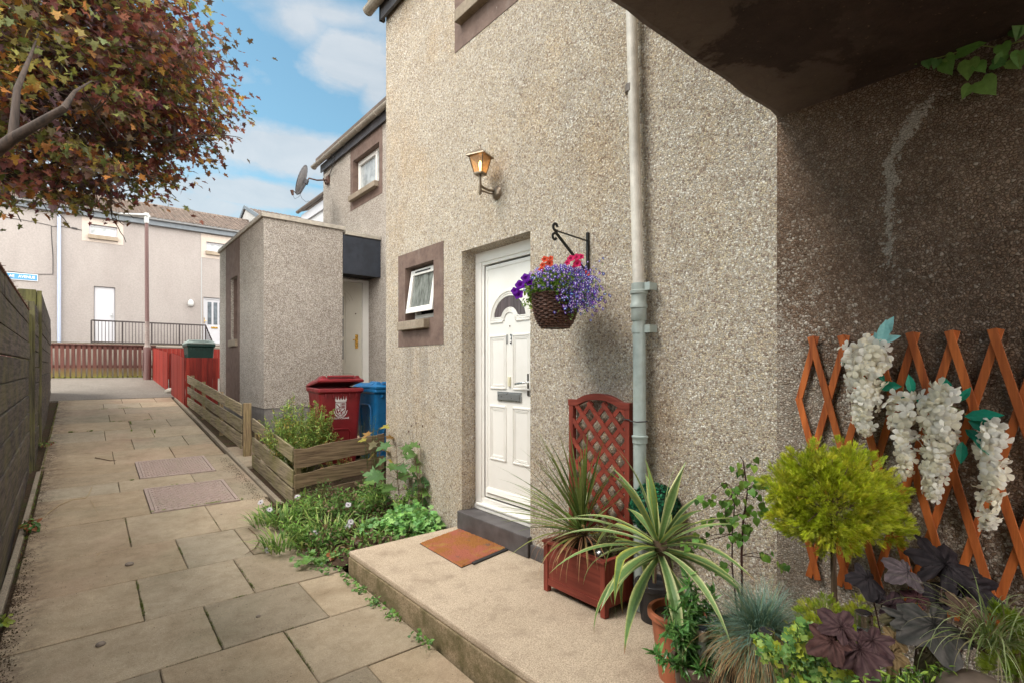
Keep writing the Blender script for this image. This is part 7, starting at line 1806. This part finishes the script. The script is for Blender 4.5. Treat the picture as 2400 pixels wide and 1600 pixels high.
LF=[(2115,905,180,55,TEAL),(2140,922,95,44,TEAL),(2145,930,200,40,TE2),(2150,936,-20,34,TEAL),(2175,928,10,36,TEAL),(2228,925,105,44,TEAL),(2250,940,60,38,TEAL),(2262,975,10,66,TEAL),(2270,985,-20,62,TEAL),(2262,1005,-35,50,TE2),(2285,1018,-50,48,TE2),(2258,1032,-90,50,TE2),(2215,950,-120,34,TE2),(2010,852,170,34,TE2),(2012,895,190,22,TE2),(2062,800,60,60,PALE),(2066,802,20,40,PALE),(2070,806,75,54,PALE),(2063,812,100,34,PALE),(2055,830,-110,30,(.05,.4,.32)),(2060,870,-60,26,TE2)]
t=thing('wisteria_leaves','teal silk leaves wired between the cream blossom bunches','artificial leaves',tuple(onX(2150,930,2.44))); c=Cloud(); P=[];Dd=[];S=[];C=[]
for l in LF: p,d,s,col=tleaf(*l); P.append(tuple(p+Vector((random.uniform(-.03,.0),0,0)))); Dd.append((random.uniform(-.3,.1),d[1],d[2])); S.append(s*1.05); C.append(col)
n=len(P); c.scatter(oval(.42,.25,.15),P,Dd,np.tile([-1.,-.3,.25],(n,1))+RNG.normal(0,.15,(n,3)),S,C); c.build('leaves',M['silk'],t)
m=MB(); m.tube([onX(x,y,2.435) for x,y in ((2120,930),(2150,925),(2185,928),(2215,945),(2250,960),(2285,990),(2320,1000))],.0022,5,col=(.3,.34,.15)); m.build('wire_stem',M['leaf'],t)
# ================================================================= IVY at the top right
t=thing('ivy','trailing ivy shoot with heart-shaped leaves under the soffit','climbing plant',tuple(onX(2300,140,2.48)))
m=MB(); m.tube([onX(x,y,2.475) for x,y in ((2124,142),(2130,136),(2165,140),(2200,136),(2240,124),(2290,106),(2340,112),(2400,95))],.0022,5,col=(.25,.28,.08)); m.tube([onX(x,y,2.475) for x,y in ((2360,36),(2364,50),(2390,52),(2420,60))],.0022,5,col=(.25,.28,.08)); m.build('shoot',M['leaf'],t)
P=[];Dd=[];S=[];C=[]
for px,py,ang,sz in ((2172,140,-80,24),(2143,146,-60,9),(2198,140,-110,22),(2215,142,-75,40),(2216,135,-30,24),(2245,122,0,48),(2272,142,-95,44),(2290,150,-60,30),(2348,105,-80,34),(2352,128,-120,28),(2395,52,-100,40),(2376,70,-70,26),(2300,190,-60,48),(2275,200,-120,30),(2325,150,-20,30),(2368,140,-60,34),(2392,120,-90,40),(2360,36,90,10)):
    p=Vector(onX(px,py,2.465)); D_=p.x*SN+p.y*CS; P.append(tuple(p)); Dd.append((-.1,-math.cos(R_(ang)),math.sin(R_(ang)))); S.append(sz*D_/1215*1.05); C.append(random.choice([(.13,.26,.05),(.17,.28,.06),(.09,.20,.05)]))
n=len(P); c=Cloud(); c.scatter(HEART,P,Dd,np.tile([-1.,-.2,-.1],(n,1))+RNG.normal(0,.25,(n,3)),S,C); c.build('leaves',M['leaf'],t)
# ================================================================= camera, light, sky
cam=bpy.data.cameras.new('camera'); co=bpy.data.objects.new('camera',cam); COL.objects.link(co)
cam.sensor_width=36; cam.lens=36*FPX/2400; cam.shift_y=(HY-800)/2400; cam.clip_start=.05; cam.clip_end=2000
co.location=(0,0,0); co.rotation_euler=(R_(90),0,-TH); SC.camera=co
SUN=Vector((-.287,.13,.42)).normalized()
el=math.asin(SUN.z); az=math.atan2(SUN.x,SUN.y)
sl_=bpy.data.lights.new('sun','SUN'); sl_.energy=1.6; sl_.angle=R_(22); sl_.color=(1,.93,.84)
so=bpy.data.objects.new('sun',sl_); COL.objects.link(so); so.rotation_euler=SUN.to_track_quat('Z','Y').to_euler(); so.location=(-6,6,9)
w=bpy.data.worlds.new('World'); SC.world=w; w.use_nodes=True; nt=w.node_tree; N=nt.nodes; L=nt.links; bg=N['Background']
sky=N.new('ShaderNodeTexSky'); sky.sky_type='NISHITA'; sky.sun_disc=False; sky.sun_elevation=el; sky.sun_rotation=az; sky.altitude=0; sky.air_density=1.0; sky.dust_density=.6; sky.ozone_density=1.5
tc=N.new('ShaderNodeTexCoord')
def wm(op,a,b=0.0,c=0.0,clamp=False):
    x=N.new('ShaderNodeMath'); x.operation=op; x.use_clamp=clamp
    for s_,v in zip(x.inputs,(a,b,c)):
        if isinstance(v,(int,float)): s_.default_value=v
        else: L.new(v,s_)
    return x.outputs[0]
def wn(scale,detail,rough,vs=(1,1,1.8),dist=0,off=(0,0,0)):
    mp=N.new('ShaderNodeMapping'); mp.inputs['Scale'].default_value=vs; mp.inputs['Location'].default_value=off; L.new(tc.outputs['Generated'],mp.inputs[0])
    x=N.new('ShaderNodeTexNoise'); x.inputs['Scale'].default_value=scale; x.inputs['Detail'].default_value=detail; x.inputs['Roughness'].default_value=rough; x.inputs['Distortion'].default_value=dist
    L.new(mp.outputs[0],x.inputs['Vector']); return x.outputs['Fac']
# added fill: unseen sky behind and above is brightened to lift shaded surfaces
vd=Vector((SN*.3-CS*.45,CS*.8+.2,.25)).normalized()
x_=N.new('ShaderNodeVectorMath'); x_.operation='DOT_PRODUCT'; L.new(tc.outputs['Generated'],x_.inputs[0]); x_.inputs[1].default_value=vd
sky_fill=wm('MULTIPLY_ADD',x_.outputs['Value'],-1.6,1.05,clamp=True)
big=wn(7,7,.60,dist=.3); fine=wn(20,5,.65)
nz=wm('ADD',wm('MULTIPLY',wm('SUBTRACT',big,.5),1.5),wm('MULTIPLY',wm('SUBTRACT',fine,.5),.55))
# cumulus banks: centre direction, horizontal radius, vertical radius, strength
banks=[((830,150),.10,.06,.8),((880,200),.04,.08,.6),((690,360),.16,.050,.85),((600,455),.20,.030,.9),((400,470),.18,.04,.7),((760,30),.17,.03,.45),((700,55),.07,.05,.5),((-300,300),.3,.2,.6),((60,300),.30,.22,.55),((3400,200),.6,.3,.6),((-1200,100),.6,.5,.8)]
tot=None
for (px,py),rh,rv,st in banks:
    d=Vector(dirv(px,py)).normalized()
    hv=Vector((d.y,-d.x,0)).normalized(); vv=hv.cross(d)
    def dt(vec):
        x=N.new('ShaderNodeVectorMath'); x.operation='DOT_PRODUCT'; L.new(tc.outputs['Generated'],x.inputs[0]); x.inputs[1].default_value=vec; return x.outputs['Value']
    a=wm('POWER',wm('ABSOLUTE',wm('DIVIDE',dt(hv),rh)),2.0); b_=wm('POWER',wm('ABSOLUTE',wm('DIVIDE',dt(vv),rv)),2.0)
    q=wm('SUBTRACT',1.0,wm('SQRT',wm('ADD',a,b_)))
    q=wm('MULTIPLY',wm('MULTIPLY_ADD',nz,.8,q),st)
    front=wm('GREATER_THAN',dt(d),0.2)
    q=wm('MULTIPLY',q,front)
    tot=q if tot is None else wm('MAXIMUM',tot,q)
cr=N.new('ShaderNodeValToRGB'); cr.color_ramp.elements[0].position=.06; cr.color_ramp.elements[0].color=(0,0,0,1); cr.color_ramp.elements[1].position=.42; cr.color_ramp.elements[1].color=(1,1,1,1); L.new(tot,cr.inputs[0])
shade=N.new('ShaderNodeValToRGB'); e=shade.color_ramp.elements; e[0].position=.3; e[0].color=(1.9,2.1,2.3,1); e[1].position=.7; e[1].color=(2.55,2.62,2.7,1); L.new(big,shade.inputs[0])
FILL_B=17
tint=N.new('ShaderNodeMix'); tint.data_type='RGBA'; tint.blend_type='MULTIPLY'; tint.inputs[0].default_value=1.0; L.new(sky.outputs[0],tint.inputs[6]); tint.inputs[7].default_value=(.58,.73,.62,1)
SKYTINT=tint
mx=N.new('ShaderNodeMix'); mx.data_type='RGBA'; L.new(wm('MAXIMUM',wm('MULTIPLY',cr.outputs[0],.8),sky_fill),mx.inputs[0]); L.new(tint.outputs[2],mx.inputs[6]); 
sb=N.new('ShaderNodeMix'); sb.data_type='RGBA'; L.new(sky_fill,sb.inputs[0]); L.new(shade.outputs[0],sb.inputs[6]); sb.inputs[7].default_value=(FILL_B*1.03,FILL_B,FILL_B*.95,1); L.new(sb.outputs[2],mx.inputs[7]); L.new(mx.outputs[2],bg.inputs[0])
bg.inputs[1].default_value=.15
SC.view_settings.view_transform='Standard'; SC.view_settings.look='None'; SC.view_settings.exposure=1.06; SC.view_settings.gamma=1
SC.render.engine='CYCLES'; SC.render.resolution_x=1024; SC.render.resolution_y=682
SC.cycles.max_bounces=6; SC.cycles.diffuse_bounces=4; SC.cycles.transparent_max_bounces=8; SC.cycles.caustics_reflective=False; SC.cycles.caustics_refractive=False
